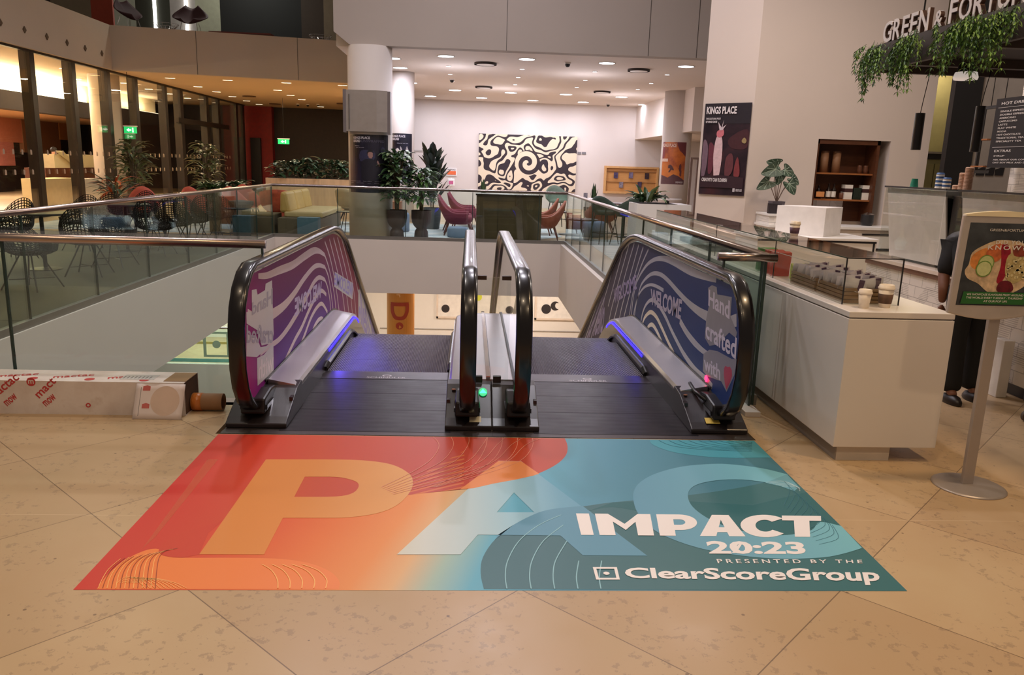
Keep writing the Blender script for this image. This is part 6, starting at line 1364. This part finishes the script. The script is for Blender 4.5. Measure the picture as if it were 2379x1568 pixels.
MB().lathe([(.02,-.10),(.075,-.06),(.095,.0),(.085,.06),(.03,.10)], (0,0,0), 18).xf(Matrix.Translation((3.56,1.49,1.05)) @ Matrix.Rotation(-1.0, 4, 'X')).build('hair', HAIR, pr, smooth=True)
for (hx, hy, hz, dx) in ((3.25,1.10,.65,1),(3.705,1.44,.845,1)):
    hb_ = MB().lathe([(.010,.0),(.024,-.015),(.030,-.045),(.026,-.075),(.008,-.085)], (hx,hy,hz), 12, 1, .55)
    for k, (o_, ln) in enumerate(((-.021,.050),(-.008,.060),(.006,.058),(.020,.046))): hb_.tube([(hx+o_,hy,hz-.072),(hx+o_*1.15,hy+.008,hz-.072-ln*.55),(hx+o_*1.1,hy+.022,hz-.072-ln)], [.0085,.0078,.006], 8)
    hb_.tube([(hx+.022,hy+.004,hz-.028),(hx+.042,hy+.016,hz-.052),(hx+.044,hy+.026,hz-.078)], [.010,.009,.0065], 8); hb_.build('hand', PSK, pr, smooth=True)
# trolley at the frame edge
tr = thing('service_trolley', 'dark service trolley on castors cut off by the right frame edge', 'trolley', (3.64,.15,0))
for z in (.13,.42,.62): MB().box(3.50,3.78,-.2,.47,z,z+.06).build('shelf', mat('trolley_black', (30,26,26), .5), tr, bevel=.006)
for x in (3.51,): 
    for y in (-.18,.41): MB().box(x,x+.045,y,y+.05,.09,.68).build('upright', mat('trolley_upright', (150,128,104), .5), tr)
for y in (-.16,.43):
    MB().tube([(3.53,y,.11),(3.52,y,.07)], .012, 8).build('castor_fork', STEEL, tr); MB().tube([(3.52,y-.012,.038),(3.52,y+.012,.038)], .038, 20).build('castor_wheel', mat('castor_grey', (84,70,60), .6), tr)
boxth('white_carton', 'white folded carton standing under the trolley by the tiled bar', 'box', 3.68, 3.76, .98, 1.10, 0.0, .42, PL)
# seated diner in the restaurant
q = onX(122, 385, -13.3)
dn2 = thing('person', 'person in white shirt sitting at the dark counter behind the left glass wall', 'person', (-13.35,q.y,0))
MB().lathe([(.2,0),(.2,.02),(.03,.04),(.03,.60),(.19,.62),(.19,.66)], (-13.35,q.y,0), 18).build('stool', BLK, dn2) if False else None
sk('body', [(-13.35,q.y,.78,.13),(-13.33,q.y,1.0,.12),(-13.28,q.y,1.22,.13),(-13.25,q.y,1.34,.05),(-13.22,q.y+.02,1.44,.085),(-13.2,q.y+.03,1.52,.08),(-13.3,q.y-.2,1.2,.05),(-13.2,q.y-.22,1.0,.04),(-13.05,q.y-.1,1.10,.03),(-13.3,q.y+.2,1.2,.05),(-13.2,q.y+.22,1.0,.04),(-13.05,q.y+.12,1.10,.03),(-13.2,q.y-.1,.70,.08),(-13.1,q.y-.1,.4,.06),(-13.1,q.y-.1,.06,.04),(-13.2,q.y+.1,.70,.08),(-13.1,q.y+.1,.4,.06),(-13.1,q.y+.1,.06,.04)],
   [(0,1),(1,2),(2,3),(3,4),(4,5),(2,6),(6,7),(7,8),(2,9),(9,10),(10,11),(0,12),(12,13),(13,14),(0,15),(15,16),(16,17)], SKIN, dn2)
sk('shirt', [(-13.35,q.y,.80,.15),(-13.33,q.y,1.0,.145),(-13.28,q.y,1.20,.155),(-13.3,q.y-.2,1.19,.07),(-13.2,q.y-.22,1.0,.06),(-13.3,q.y+.2,1.19,.07),(-13.2,q.y+.22,1.0,.06)], [(0,1),(1,2),(2,3),(3,4),(2,5),(5,6)], mat('white_shirt', (220,214,206), .8), dn2)
MB().lathe([(.02,-.09),(.085,-.04),(.10,.02),(.07,.08),(.01,.10)], (-13.23,q.y+.02,1.54), 16).build('hair', HAIR, dn2, smooth=True)
tag(MB().lathe([(.18,0),(.18,.02),(.03,.04),(.03,.58),(.19,.60),(.19,.655)], (-13.38,q.y,0), 18).build('bar_stool', BLK), 'black stool under the person in the white shirt behind the glass wall', 'stool')
# ================================================================== floor graphic
m, nt, b = newmat('floor_graphic_print'); P, X, Y, Z = xyz(nt)
# colour follows the print's own diagonal: red, orange, beige, sky, deep teal
t_ = mathn(nt, 'ADD', mathn(nt, 'DIVIDE', mathn(nt, 'ADD', X, 1.54), 3.08), mathn(nt, 'MULTIPLY', mathn(nt, 'ADD', Y, .9), -.08))
cl = ramp(nt, t_, [(0,(208,40,24)), (.10,(216,74,24)), (.22,(228,118,40)), (.31,(230,144,66)), (.36,(222,176,122)), (.405,(160,188,176)), (.455,(90,172,202)), (.56,(80,148,178)), (.74,(72,130,152)), (1,(62,120,136))])
nt.links.new(cl, b.inputs['Base Color']); b.inputs['Roughness'].default_value = .42
fg = thing('floor_graphic', 'large red, orange and teal printed vinyl on the floor in front of the escalators', 'floor sticker', (0, -.85, 0))
xl0, xl1 = -1.54, 1.545; Ln = -1.675
fp = lambda u, v, d: (u, v, d)
MB().add([(xl0,-.008,.0004),(xl1,-.008,.0004),(xl1,Ln,.0004),(xl0,Ln,.0004),(xl0,-.008,.0006),(xl1,-.008,.0006),(xl1,Ln,.0006),(xl0,Ln,.0006)], [(0,1,2,3),(7,6,5,4),(0,4,5,1),(1,5,6,2),(2,6,7,3),(3,7,4,0)]).build('printed_base', m, fg)
def c7(pts): return [clampf(fl(100+x*.46238, 980+y*.46238)) for x, y in pts]
def c8(pts): return [clampf(fl(1100+x*.46238, 980+y*.46238)) for x, y in pts]
def clampf(p): return (min(max(p.x, xl0), xl1), min(max(p.y, Ln), -.008))
LAY = [0.0008]
def lay(poly, material, nm, smooth=False):
    z = LAY[0]; LAY[0] += .00013
    poly = [(min(max(a, xl0), xl1), min(max(b_, Ln), -.008)) for a, b_ in poly]; q = [poly[0]]
    for p_ in poly[1:]:
        if (Vector(p_)-Vector(q[-1])).length > .0015: q.append(p_)
    ar = sum(q[i][0]*q[(i+1) % len(q)][1]-q[(i+1) % len(q)][0]*q[i][1] for i in range(len(q)))
    if ar < 0: q = q[::-1]
    return MB().add([(a, b_, z) for a, b_ in q], [tuple(range(len(q)))]).build(nm, material, fg)
def inkmat(name, stops, alpha=1.0, axis=0, rng=(-1.54, 1.54)):
    m, nt, b = newmat(name); P, X, Y, Z = xyz(nt)
    c = (X, Y)[axis]; f = mathn(nt, 'DIVIDE', mathn(nt, 'SUBTRACT', c, rng[0]), rng[1]-rng[0])
    nt.links.new(ramp(nt, f, stops), b.inputs['Base Color']); b.inputs['Roughness'].default_value = .42; b.inputs['Alpha'].default_value = alpha
    return m
RED = inkmat('ink_red', [(0,(214,50,42)), (.2,(204,66,44)), (.45,(196,76,70)), (.62,(198,74,58)), (1,(206,80,60))])
R1 = inkmat('ink_red_top', [(0,(204,38,24)), (.10,(204,58,20)), (.2,(202,76,22)), (.42,(190,66,44)), (.6,(190,68,30)), (1,(200,80,40))])
nt = R1.node_tree; P, X, Y, Z = xyz(nt); q0 = fl(100+470*.46238, 980+680*.46238)
an = mathn(nt, 'ARCTAN2', mathn(nt, 'SUBTRACT', Y, q0.y), mathn(nt, 'SUBTRACT', X, q0.x))
li = mathn(nt, 'GREATER_THAN', mathn(nt, 'SINE', mathn(nt, 'MULTIPLY', mathn(nt, 'ADD', an, mathn(nt, 'MULTIPLY', Y, .35)), 190)), .45)
mk = mathn(nt, 'MULTIPLY', mathn(nt, 'MULTIPLY', li, mathn(nt, 'LESS_THAN', an, 1.02)), mathn(nt, 'LESS_THAN', X, -.15))
bs = nt.nodes['Principled BSDF']; src = bs.inputs['Base Color'].links[0].from_socket
nt.links.new(mixc(nt, mathn(nt, 'MULTIPLY', mk, .42), src, lin((236,150,70))+(1,)), bs.inputs['Base Color'])
# red field above the sweeping curve
up = c7([(580,650),(612,605),(700,560),(800,528),(900,500),(1100,460),(1300,425),(1600,395),(1850,366),(2100,340),(2300,318)]) + c8([(0,335),(100,312),(220,290),(330,258),(420,212),(466,165),(472,120),(456,75)])
up = bez(up, 4); top_ = [(up[-1][0], -.008), (xl0, -.008), (xl0, Ln)] + c7([(270,841),(330,760),(430,690),(520,648)])
lay(up+top_, R1, 'red_field')
# orange tongue at the lower left
lo = c7([(270,841),(330,762),(430,685),(520,645),(580,640),(592,668),(640,680),(700,684),(1000,684),(1200,690),(1340,712),(1440,752),(1488,800),(1486,841)])
lay(bez(lo, 4), inkmat('ink_orange', [(0,(236,126,48)), (.3,(238,134,62)), (.5,(232,140,70)), (1,(236,140,72))]), 'orange_tongue')
lay(bez(c7([(580,650),(612,605),(700,560),(800,528),(900,500)]), 4)+c7([(830,560),(785,667),(700,684),(640,680),(592,668)]), inkmat('ink_deep_red', [(0,(202,52,20)), (1,(212,76,22))]), 'deep_red_shape')
# deep teal field
dt = c8([(52,841),(36,760),(48,680),(108,592),(200,520),(330,456),(430,435),(560,424),(700,405),(1000,378),(1250,346),(1465,305),(1572,265)])
lay(bez(dt, 4)+[(xl1, fl(1745+85,1105).y), (xl1, Ln)], inkmat('ink_deep_teal', [(0,(62,112,122)), (.55,(64,112,124)), (1,(60,116,122))], .92), 'deep_teal_field')
TR = c8([(885,92),(905,118),(1000,152),(1150,174),(1300,182),(1500,180)])
lay(bez(TR, 4)+[(xl1, TR[-1][1]), (xl1, -.008)], inkmat('ink_bright_teal', [(0,(72,156,178)), (1,(72,156,178))]), 'bright_teal_ellipse')
lay(bez(c8([(560,455),(700,430),(900,470),(1200,560),(1500,640),(1900,560)]),4)+[(xl1,-.9),(xl1,-.75)]+c8([(1400,420),(1000,395),(700,405)]), inkmat('ink_mid_teal', [(0,(66,124,138)), (1,(60,126,134))], .6), 'mid_teal_field')
PALE = inkmat('ink_pale', [(0,(226,140,60)), (.2,(232,150,66)), (.36,(238,176,104)), (.42,(232,200,160)), (.46,(216,214,196)), (.51,(176,208,216)), (.56,(150,196,216)), (.7,(100,158,190)), (.8,(106,166,190)), (1,(108,178,200))], .86)
PALEA = inkmat('ink_pale_a', [(0,(214,200,160)), (.31,(216,206,170)), (.40,(212,220,218)), (.52,(160,204,224)), (.60,(110,170,200)), (.70,(96,156,190)), (1,(96,156,190))], .95)
PALE2 = inkmat('ink_pale_c', [(0,(96,156,190)), (.7,(100,160,192)), (.85,(116,178,204)), (1,(124,196,212))], .92)
def letter_with_hole(outer, hole, material, nm):
    z = LAY[0]; LAY[0] += .00013
    cu = bpy.data.curves.new('c', 'CURVE'); cu.dimensions = '2D'; cu.fill_mode = 'BOTH'
    for pl_ in [outer]+hole:
        sp = cu.splines.new('POLY'); sp.points.add(len(pl_)-1); sp.use_cyclic_u = True
        for q, p in zip(sp.points, pl_): q.co = (p[0], p[1], 0, 1)
    o = bpy.data.objects.new('c', cu); me = bpy.data.meshes.new_from_object(o)
    mb = MB().add([(v_.co.x, v_.co.y, z) for v_ in me.vertices], [tuple(p.vertices) for p in me.polygons])
    bpy.data.objects.remove(o); bpy.data.meshes.remove(me); bpy.data.curves.remove(cu)
    return mb.build(nm, material, fg)
po = c7([(785,667),(1120,190)]) + bez(c7([(1400,190),(1600,194),(1750,215),(1840,262),(1858,310),(1838,362),(1775,422),(1680,460),(1540,481),(1400,484)]), 4) + c7([(1205,484),(1110,668)])
ph = c7([(1262,378),(1315,277)]) + bez(c7([(1440,277),(1500,281),(1570,300),(1586,325),(1560,357),(1500,374),(1420,378)]), 3)
letter_with_hole(po, [ph], PALE, 'big_letter')
lay(c7([(826,190),(880,190),(560,585),(498,640)]), inkmat('ink_faint', [(0,(226,120,80)), (1,(226,120,80))], .35), 'big_letter')
ao = [clampf(fl(*p)) for p in [(922,1289),(1158,1071),(1211,1072),(1504,1292),(1354,1291),(1302,1245),(1110,1243),(1070,1289)]]
ah = [clampf(fl(*p)) for p in [(1154,1191),(1241,1191),(1194,1145)]]
letter_with_hole(ao, [ah], PALEA, 'big_letter')
# the orange cap where the red field crosses the A, and the dark arc over its legs
lay(c7([(2095,341),(2288,198)])+c8([(140,198),(240,200),(330,262),(300,272),(220,290),(100,312),(0,335)]), inkmat('ink_amber', [(0,(228,136,70)), (1,(230,146,86))]), 'amber_cap')
lay(bez(c8([(110,592),(200,520),(330,456),(430,435)]),4)+c8([(548,424),(620,478),(740,575),(870,674),(550,672),(437,573),(122,570)]), inkmat('ink_blue_arc', [(0,(76,140,172)), (1,(104,160,190))], .95), 'blue_arc')
co = bez(c8([(1575,265),(1450,235),(1300,216),(1200,213),(1050,226),(920,260),(840,303),(805,352),(806,410),(832,470),(900,540),(1000,592),(1150,640),(1350,675),(1550,690),(1750,684),(1860,664),(1952,636)]), 4)
ci = bez(c8([(1850,525),(1740,505),(1700,545),(1600,568),(1500,570),(1350,550),(1220,508),(1130,455),(1085,405),(1080,355),(1120,318),(1220,296),(1350,292),(1500,312),(1615,350)]), 4)
lay(co+ci, PALE2, 'big_letter')
lay(c8([(1575,265),(1635,330),(1612,350),(1540,325),(1465,308)]), inkmat('ink_sky', [(0,(120,186,206)), (1,(120,186,206))], .8), 'sky_patch')
# hairlines
def hair(pts, material, wd=.0035, nm='contour_line'):
    z = LAY[0]
    ribbon(bez(pts, 3) if len(pts) < 12 else pts, wd, fp, z, z+.0001, n=2).build(nm, material, fg)
LR = mat('line_pale_red', (226,150,126), .5); LB = mat('line_pale_blue', (140,190,206), .5); LD = mat('line_dark_red', (160,66,30), .5); LO = mat('line_amber', (250,190,110), .5); LT = mat('line_teal', (46,110,130), .5)
LAY[0] += .0002
def inring(p): return xl0 < p[0] < xl1 and Ln < p[1] < -.008
for k in range(7):
    a = k/6
    pts = [(1900-a*250, 70), (1800+a*560, 120+a*60), (1760+a*300, 240+a*40), (1500+a*120, 330+a*10)]
    q = c7([(1960+90*k, 66), (1990+72*k, 120), (1950+60*k, 190+4*k), (1840+30*k, 262+6*k), (1700+10*k, 330+6*k)])
    hair(q, LR, .003)
for k in range(4): hair(c8([(70+75*k,75),(60+78*k,130),(20+70*k,200),(-60+40*k,262),(-220+10*k,330)]), LR, .003)
for k, x in enumerate((160, 282, 400, 517, 632)):
    hair(c8([(x+8,841),(x,780),(x+12,700),(x+70,600),(x+170,520),(x+280,470)][:6-min(k,3)]), LB, .0045)
for k in range(0):      # fan of fine lines in the red field
    a = k/21; x0 = 650+a*560; y0 = 62
    hair(c7([(820+a*760, 150-a*40), (700+a*420, 330+a*40), (560+a*110, 560+a*50), (500+a*60, 640-a*5)]), mat('line_brick', (176,58,34), .5) if k % 2 else LR, .0022)
for k in range(14):      # curls beside the orange tongue
    x = 290+k*22; hair(c7([(x-12,838),(x+4,800-k*8),(x+40,742-k*7),(x+100,690-k*4)]), LD if k % 2 else LO, .0026)
for k in range(5): hair(c7([(1420-60*k,838),(1425-62*k,795),(1380-58*k,748),(1300-50*k,718)]), LO, .0035)
for k in range(9): hair(c7([(720-26*k,838),(660-24*k,810-k*2),(560-18*k,790-k),(470-12*k,812)]), LO, .002)
for k in range(9): hair(c8([(930+50*k,94),(1000+44*k,122-k*3),(1150+30*k,140-k*4),(1400,150-k*6)]), LT, .003)
for k in range(12): hair(c8([(1560+22*k,300+20*k),(1590+22*k,345+22*k),(1560+16*k,420+18*k)]), LT, .0025)
for k in range(6): hair(c8([(1470+16*k,306+4*k),(1560+12*k,300+6*k),(1640,335+3*k)]), mat('line_white_blue', (190,220,226), .5), .0028)
INK = mat('white_ink', (240,236,238), .45, var=.005)
def ftext(s, quad, bold, nm='printed_lettering', spacing=1.0):
    q = [fl(*p) for p in quad]; z = LAY[0]+.0002
    f = lambda u, v, d: tuple((q[3]*(1-u)+q[2]*u)*(1-v)+(q[0]*(1-u)+q[1]*u)*v)[:2]+(z+d,)
    return textmb(s, (0,1,0,1), f, bold=bold, thick=.0003, spacing=spacing).build(nm, INK, fg)
# heavy display capitals drawn as outlines
def strokes(polys, quad):
    q = [fl(*p) for p in quad]; z = LAY[0]+.0002
    f = lambda u, v, d: tuple((q[3]*(1-u)+q[2]*u)*(1-v)+(q[0]*(1-u)+q[1]*u)*v)[:2]+(z+d,)
    mb = MB()
    for i_, pl_ in enumerate(polys):
        g = flatpoly(pl_, f, .00004*(i_ % 2), .0003+.00004*(i_ % 2)); mb.add(g.v, g.f)
    return mb.build('printed_lettering', INK, fg)
def arcpts(cx, cy_, rx, ry, a0, a1, n=14): return [(cx+rx*math.cos(math.radians(a0+(a1-a0)*k/n)), cy_+ry*math.sin(math.radians(a0+(a1-a0)*k/n))) for k in range(n+1)]
def cap(ch, x, w_):
    s = .075*1
    X = lambda v: x+w_*v
    t1 = .066
    if ch == 'I': return [[(x,0),(x+w_,0),(x+w_,1),(x,1)]]
    if ch == 'M': return [[(x,0),(x+t1,0),(x+t1,.62),(X(.5),.24),(X(1)-t1,.62),(X(1)-t1,0),(X(1),0),(X(1),1),(X(1)-.052,1),(X(.5),.52),(x+.052,1),(x,1)]]
    if ch == 'P':
        o = [(x,0),(x+t1,0),(x+t1,.26)]+arcpts(X(1)-.07,.63,.07,.37,-90,90)+[(x,1)]
        return [[(x,0),(x+t1,0),(x+t1,1),(x,1)], [(x+t1,1),(x+t1,.76)]+[(X(1)-.07,.76)]+arcpts(X(1)-.07,.63,.022,.13,90,-90,8)+[(x+t1,.5),(x+t1,.26)]+arcpts(X(1)-.07,.63,.07,.37,-90,90)]
    if ch == 'A': return [[(x,0),(x+.068,0),(X(.5),.76),(X(1)-.068,0),(X(1),0),(X(.5)+.034,1),(X(.5)-.034,1)], [(X(.24),.18),(X(.76),.18),(X(.66),.4),(X(.34),.4)]]
    if ch == 'C': return [arcpts(X(.54),.5,w_*.54,.53,42,318,26)+arcpts(X(.54),.5,w_*.54-.062,.28,318,42,26)]
    if ch == 'T': return [[(x,.76),(X(.5)-.032,.76),(X(.5)-.032,0),(X(.5)+.032,0),(X(.5)+.032,.76),(X(1),.76),(X(1),1),(x,1)]]
ps = []
for ch, a, b_ in (('I',0,.052),('M',.076,.300),('P',.324,.486),('A',.490,.680),('C',.664,.852),('T',.838,1.0)): ps += cap(ch, a, b_-a)
strokes(ps, [(1338,1194),(1907,1200),(1909,1249),(1350,1244)])
ftext('20:23', [(1638,1258),(1866,1260),(1874,1289),(1648,1288)], .035)
# slash of the zero
LAY[0] += .0001; ftext('/', [(1706,1262),(1726,1262),(1730,1286),(1700,1286)], .02); LAY[0] -= .0001
ftext('PRESENTED BY THE', [(1664,1300),(2002,1302),(2004,1310),(1668,1310)], .012, spacing=1.5)
ftext('ClearScoreGroup', [(1449,1320),(2038,1322),(2048,1361),(1456,1352)], .03)
q = [(0,0),(1,0),(1,1),(0,1)]
strokes([[(0,0),(1,0),(1,.14),(0,.14)], [(0,.86),(1,.86),(1,1),(0,1)], [(0,.14),(.13,.14),(.13,.86),(0,.86)], [(.87,.14),(1,.14),(1,.86),(.87,.86)], circ(.5,.5,.13,20)], [(1377,1319),(1433,1319),(1440,1348),(1385,1348)])
# ================================================================== long box, paper and cardboard tube
m, nt, b = newmat('box_print_white'); P, X, Y, Z = xyz(nt)
nt.links.new(ramp(nt, noise(nt, P, 4, 5, .6), [(.3,(206,190,182)), (.62,(226,216,212)), (.75,(200,180,170))]), b.inputs['Base Color']); b.inputs['Roughness'].default_value = .6
bx0, bx1 = -3.6, -1.83; by0, by1, bh_ = .31, .555, .205
# the box lies very slightly turned, its right end nearer the glass
bt = thing('cardboard_box', 'long white cardboard box with red printed words lying before the left glass balustrade', 'box', ((bx0+bx1)/2, .44, 0))
MB().box(bx0, bx1, by0, by0+.004, 0, bh_).box(bx0, bx1, by1-.004, by1, 0, bh_).box(bx0, bx1, by0+.004, by1-.004, 0, .004).box(bx0, bx1, by0+.004, by1-.004, bh_-.004, bh_).box(bx0, bx0+.004, by0+.004, by1-.004, .004, bh_-.004).build('carton', m, bt)
bt0 = bt; bt = [c for c in bt.children if c.name.startswith('carton')][0]
KR = mat('kraft_card', (128,92,62), .8, var=.12)
MB().box(bx1-.006, bx1-.001, by0+.006, by1-.006, .006, bh_-.006).build('end_flap', mat('kraft_dark', (92,66,46), .85), bt)
MB().box(bx1-.13, bx1+.002, by0+.03, by1-.02, bh_, bh_+.003).build('brown_tape', mat('brown_tape', (150,112,70), .3), bt)
MB().box(bx1-.40, bx1-.20, by0+.06, by1-.08, bh_, bh_+.0015).build('shipping_label', mat('label_grey', (196,192,190), .5), bt)
for k in range(8): MB().box(bx1-.39+k*.022, bx1-.383+k*.022, by0+.08, by1-.12, bh_+.0016, bh_+.002).build('label_barcode', mat('print_grey', (120,116,116), .6), bt)
RP = mat('red_print', (190,56,56), .6)
def bword(s, x, z, w_, h_, ang, face='f'):
    ca, sa = math.cos(math.radians(ang)), math.sin(math.radians(ang))
    if face == 'f': f = lambda u, v, d: (x+u*ca-v*sa, by0-.0008-d, z+u*sa+v*ca)
    else: f = lambda u, v, d: (x+u*ca-v*sa, z+u*sa+v*ca, bh_+.0008+d)
    return textmb(s, (0, w_, 0, h_), f, bold=.015, thick=.0004).build('printed_word', RP, bt)
def at_(x, y): q_ = onY(x, y, by0); return q_.x, q_.z
bword('mactac', *at_(-16, 930), .215, .045, 39); bword('mact', *at_(92, 926), .15, .042, 44); bword('mow', *at_(18, 944), .085, .036, 40); bword('mow', *at_(108, 945), .085, .036, 40); bword('o', *at_(202, 948), .03, .028, 20)
dx_, dz_ = at_(72, 887)
flatpoly(circ(dx_, dz_, .026), lambda u, v, d: (u, by0-.0008-d, v), 0, .0004).build('printed_disc', RP, bt)
textmb('m', (dx_-.016,dx_+.016,dz_-.012,dz_+.012), lambda u, v, d: (u, by0-.0014-d, v), bold=.02, thick=.0003).build('printed_word', MATS['box_print_white'], bt)
for k, x in enumerate((-3.35,-2.95,-2.62,-2.30)):
    bword('mactac', x, by0+.06, .22, .05, 18, 't'); flatpoly(circ(x+.22, by0+.05, .028), lambda u, v, d: (u, v, bh_+.0008+d), 0, .0004).build('printed_disc', RP, bt)
bt = bt0
# sheet of paper leaning on the box
pa = thing('paper_sheet', 'white printed delivery sheet leaning against the front of the long box', 'paper', (-1.98, .27, 0))
p = lambda u, v, d: (-2.115+u*.285+v*.012, .235+v*.072+.004*math.sin(u*5)-d, .0015+v*.198)
MB().grid(lambda a, b_: p(a, b_, 0), 8, 6).build('sheet', mat('paper_white', (236,224,222), .6, var=.02), pa, smooth=True, solid=.0012)
flatpoly(circ(.62,.52,.30,28,.42), lambda u, v, d: p(u, v, d+.0012), 0, .0003).build('pale_stain', mat('paper_tan', (222,198,182), .6), pa)
for (u0,u1,v0,v1) in ((.14,.29,.80,.92),(.16,.31,.30,.42)): flatpoly([(u0,v0),(u1,v0),(u1,v1),((u0+u1)/2,v1+.03),(u0,v1)], lambda u, v, d: p(u, v, d+.0014), 0, .0003).build('red_stamp', mat('stamp_red', (206,110,104), .6), pa)
flatpoly([(.10,.08),(.108,.08),(.108,.9),(.10,.9)], lambda u, v, d: p(u, v, d+.0014), 0, .0003).build('printed_rule', mat('print_grey', (120,116,116), .6), pa)
tb = thing('cardboard_tube', 'brown cardboard tube end with orange tape sticking out of the long box', 'tube', (-1.78, .43, 0))
tube = MB(); R_ = .052
tube.tube([(-1.825,.43,R_+.002),(-1.64,.43,R_+.002)], R_, 24, caps=False); tube.tube([(-1.64,.43,R_+.002),(-1.641,.43,R_+.002)], R_-.002, 24, caps=False)
n = 24; vs = []; 
for (xx, rr) in ((-1.64,R_),(-1.64,R_-.009),(-1.80,R_-.009)): vs += [(xx, .43+rr*math.cos(2*PI*k/n), R_+.002+rr*math.sin(2*PI*k/n)) for k in range(n)]
tube.add(vs, [(i*n+k, i*n+(k+1) % n, (i+1)*n+(k+1) % n, (i+1)*n+k) for i in range(2) for k in range(n)])
tube.build('tube_body', mat('tube_card', (150,112,78), .7, var=.08), tb, smooth=True)
MB().tube([(-1.822,.43,R_+.002),(-1.765,.43,R_+.002)], R_+.003, 24).build('orange_tape', mat('orange_tape', (204,120,54), .3, bump=.3, bscale=60), tb, smooth=True)
# ================================================================== poster stand on the right
sx, sy0 = 2.435, -.655
ss = thing('poster_stand', 'grey pole stand with a round base holding a food poster, right foreground', 'sign stand', (sx, sy0, 0))
GRY = mat('satin_grey', (176,166,160), .38, .5, var=.03)
MB().lathe([(.173,0),(.173,.004),(.16,.010),(.02,.016)], (sx, sy0, 0), 56).build('base_plate', GRY, ss, smooth=True)
px0 = sx-.012
MB().box(px0-.028, px0+.028, sy0-.012, sy0+.012, .012, .92).build('pole', GRY, ss, bevel=.003)
# panel seen slightly from the left: its own frame with bowed top and bottom
cxp, wp = 2.395, .345
pp0 = onY(2222, 500, sy0); zb, zt_ = .905, 1.375
fb = []
x0, x1 = 2.168, 2.60
poly = [(x0+.012,zt_)]+[(x0+.012+(x1-x0-.024)*k/12, zt_+.018*math.sin(PI*k/12)) for k in range(1,12)]+[(x1-.012,zt_),(x1,zb)]+[(x1-(x1-x0)*k/12, zb-.030*math.sin(PI*k/12)) for k in range(1,12)]+[(x0,zb)]
MB().prism(poly, 'y', sy0-.030, sy0-.006).build('panel_frame', mat('silver_frame', (200,190,182), .35, .4), ss, bevel=.006)
MB().prism([(x0+.02+(x1-x0-.04)*k/12, zt_+.004+.018*math.sin(PI*k/12)) for k in range(13)]+[(x1-.02,zt_-.004),(x0+.02,zt_-.004)], 'y', sy0-.034, sy0-.004).build('top_cap', mat('cream_cap', (240,226,190), .4), ss)
ip = lambda u, v, d: (2.213+u*.345+(1-v)*-.012, sy0-.0302-d, .945+v*.395)
m, nt, b = newmat('poster_slate'); P, X, Y, Z = xyz(nt)
nt.links.new(ramp(nt, noise(nt, P, 9, 5), [(.3,(42,44,46)), (.7,(72,76,80))]), b.inputs['Base Color']); b.inputs['Roughness'].default_value = .2
ps_ = flatpoly([(0,0),(1,0),(1,1),(0,1)], ip, 0, .0008).build('poster', m, ss)
food = [([(.04,.42),(.10,.33),(.26,.27),(.42,.17),(.60,.12),(.80,.17),(.95,.26),(1.0,.33),(1.0,.55),(.97,.68),(.90,.76),(.86,.66),(.88,.74),(.70,.79),(.45,.80),(.26,.74),(.10,.64),(.08,.5)], (214,186,150), 'flatbread'),
        ([(.12,.62),(.28,.70),(.42,.66),(.36,.50),(.20,.44),(.10,.50)], (220,140,70), 'shredded_carrot'), ([(.30,.66),(.45,.76),(.56,.70),(.50,.56),(.38,.54)], (206,110,60), 'chopped_pepper'),
        ([(.50,.74),(.62,.72),(.66,.52),(.60,.30),(.52,.30),(.54,.50)], (156,24,44), 'sliced_chilli'), ([(.62,.62),(.80,.66),(.92,.56),(.90,.36),(.74,.28),(.62,.40)], (196,176,120), 'chickpeas'),
        ([(.58,.30),(.72,.30),(.78,.20),(.66,.15),(.54,.20)], (104,20,34), 'beetroot'), ([(.68,.74),(.84,.72),(.86,.62),(.70,.62)], (140,60,40), 'sliced_onion')]
dz = .0009
for pts, c_, nm in food:
    flatpoly(bez(pts, 4, True), ip, dz, dz+.0003).build('printed_'+nm, mat('print_'+nm, c_, .25, var=.28, scale=40), ps_); dz += .0004
for (cx_, cy_, r_, c_) in ((.32,.52,.115,(120,150,70)),(.32,.52,.10,(196,206,140)),(.30,.45,.115,(110,144,64)),(.30,.45,.10,(206,212,150))):
    flatpoly(circ(cx_, cy_, r_, 28, r_*.86), ip, dz, dz+.0003).build('printed_cucumber', mat('print_cuc%d' % c_[0], c_, .25, var=.08, scale=60), ps_); dz += .0004
for k in range(34):
    u, v = .63+.26*random.random(), .34+.26*random.random()
    flatpoly(circ(u, v, .018, 8), ip, dz, dz+.0003).build('printed_pea', mat('print_pea', (214,200,150), .3, var=.15), ps_)
flatpoly([(.05,.02),(.97,.02),(.985,.17),(.07,.17)], ip, dz+.0004, dz+.0008).build('green_band', mat('poster_green', (40,104,46), .3), ps_)
PW = mat('poster_white', (226,220,214), .4)
tz = dz+.0009
tp = lambda u, v, d: ip(u, v, d+tz)
textmb('GREEN&FORTUNE', (.28,.82,.905,.935), tp, bold=.0, thick=.0003).build('poster_lettering', PW, ps_)
textmb('DID YOU', (.40,.82,.75,.80), tp, bold=.01, thick=.0003, spacing=1.3).build('poster_lettering', PW, ps_)
textmb('KNOW?!', (.30,.88,.685,.74), tp, bold=.015, thick=.0003, spacing=1.3).build('poster_lettering', PW, ps_)
textmb('WE SHOWCASE FLAVOURS FROM AROUND', (.12,.94,.125,.15), tp, bold=.01, thick=.0003).build('poster_lettering', PW, ps_)
textmb('THE WORLD EVERY TUESDAY - THURSDAY', (.12,.94,.085,.11), tp, bold=.01, thick=.0003).build('poster_lettering', PW, ps_)
textmb('AT OUR POP UPS', (.38,.72,.045,.07), tp, bold=.01, thick=.0003).build('poster_lettering', PW, ps_)
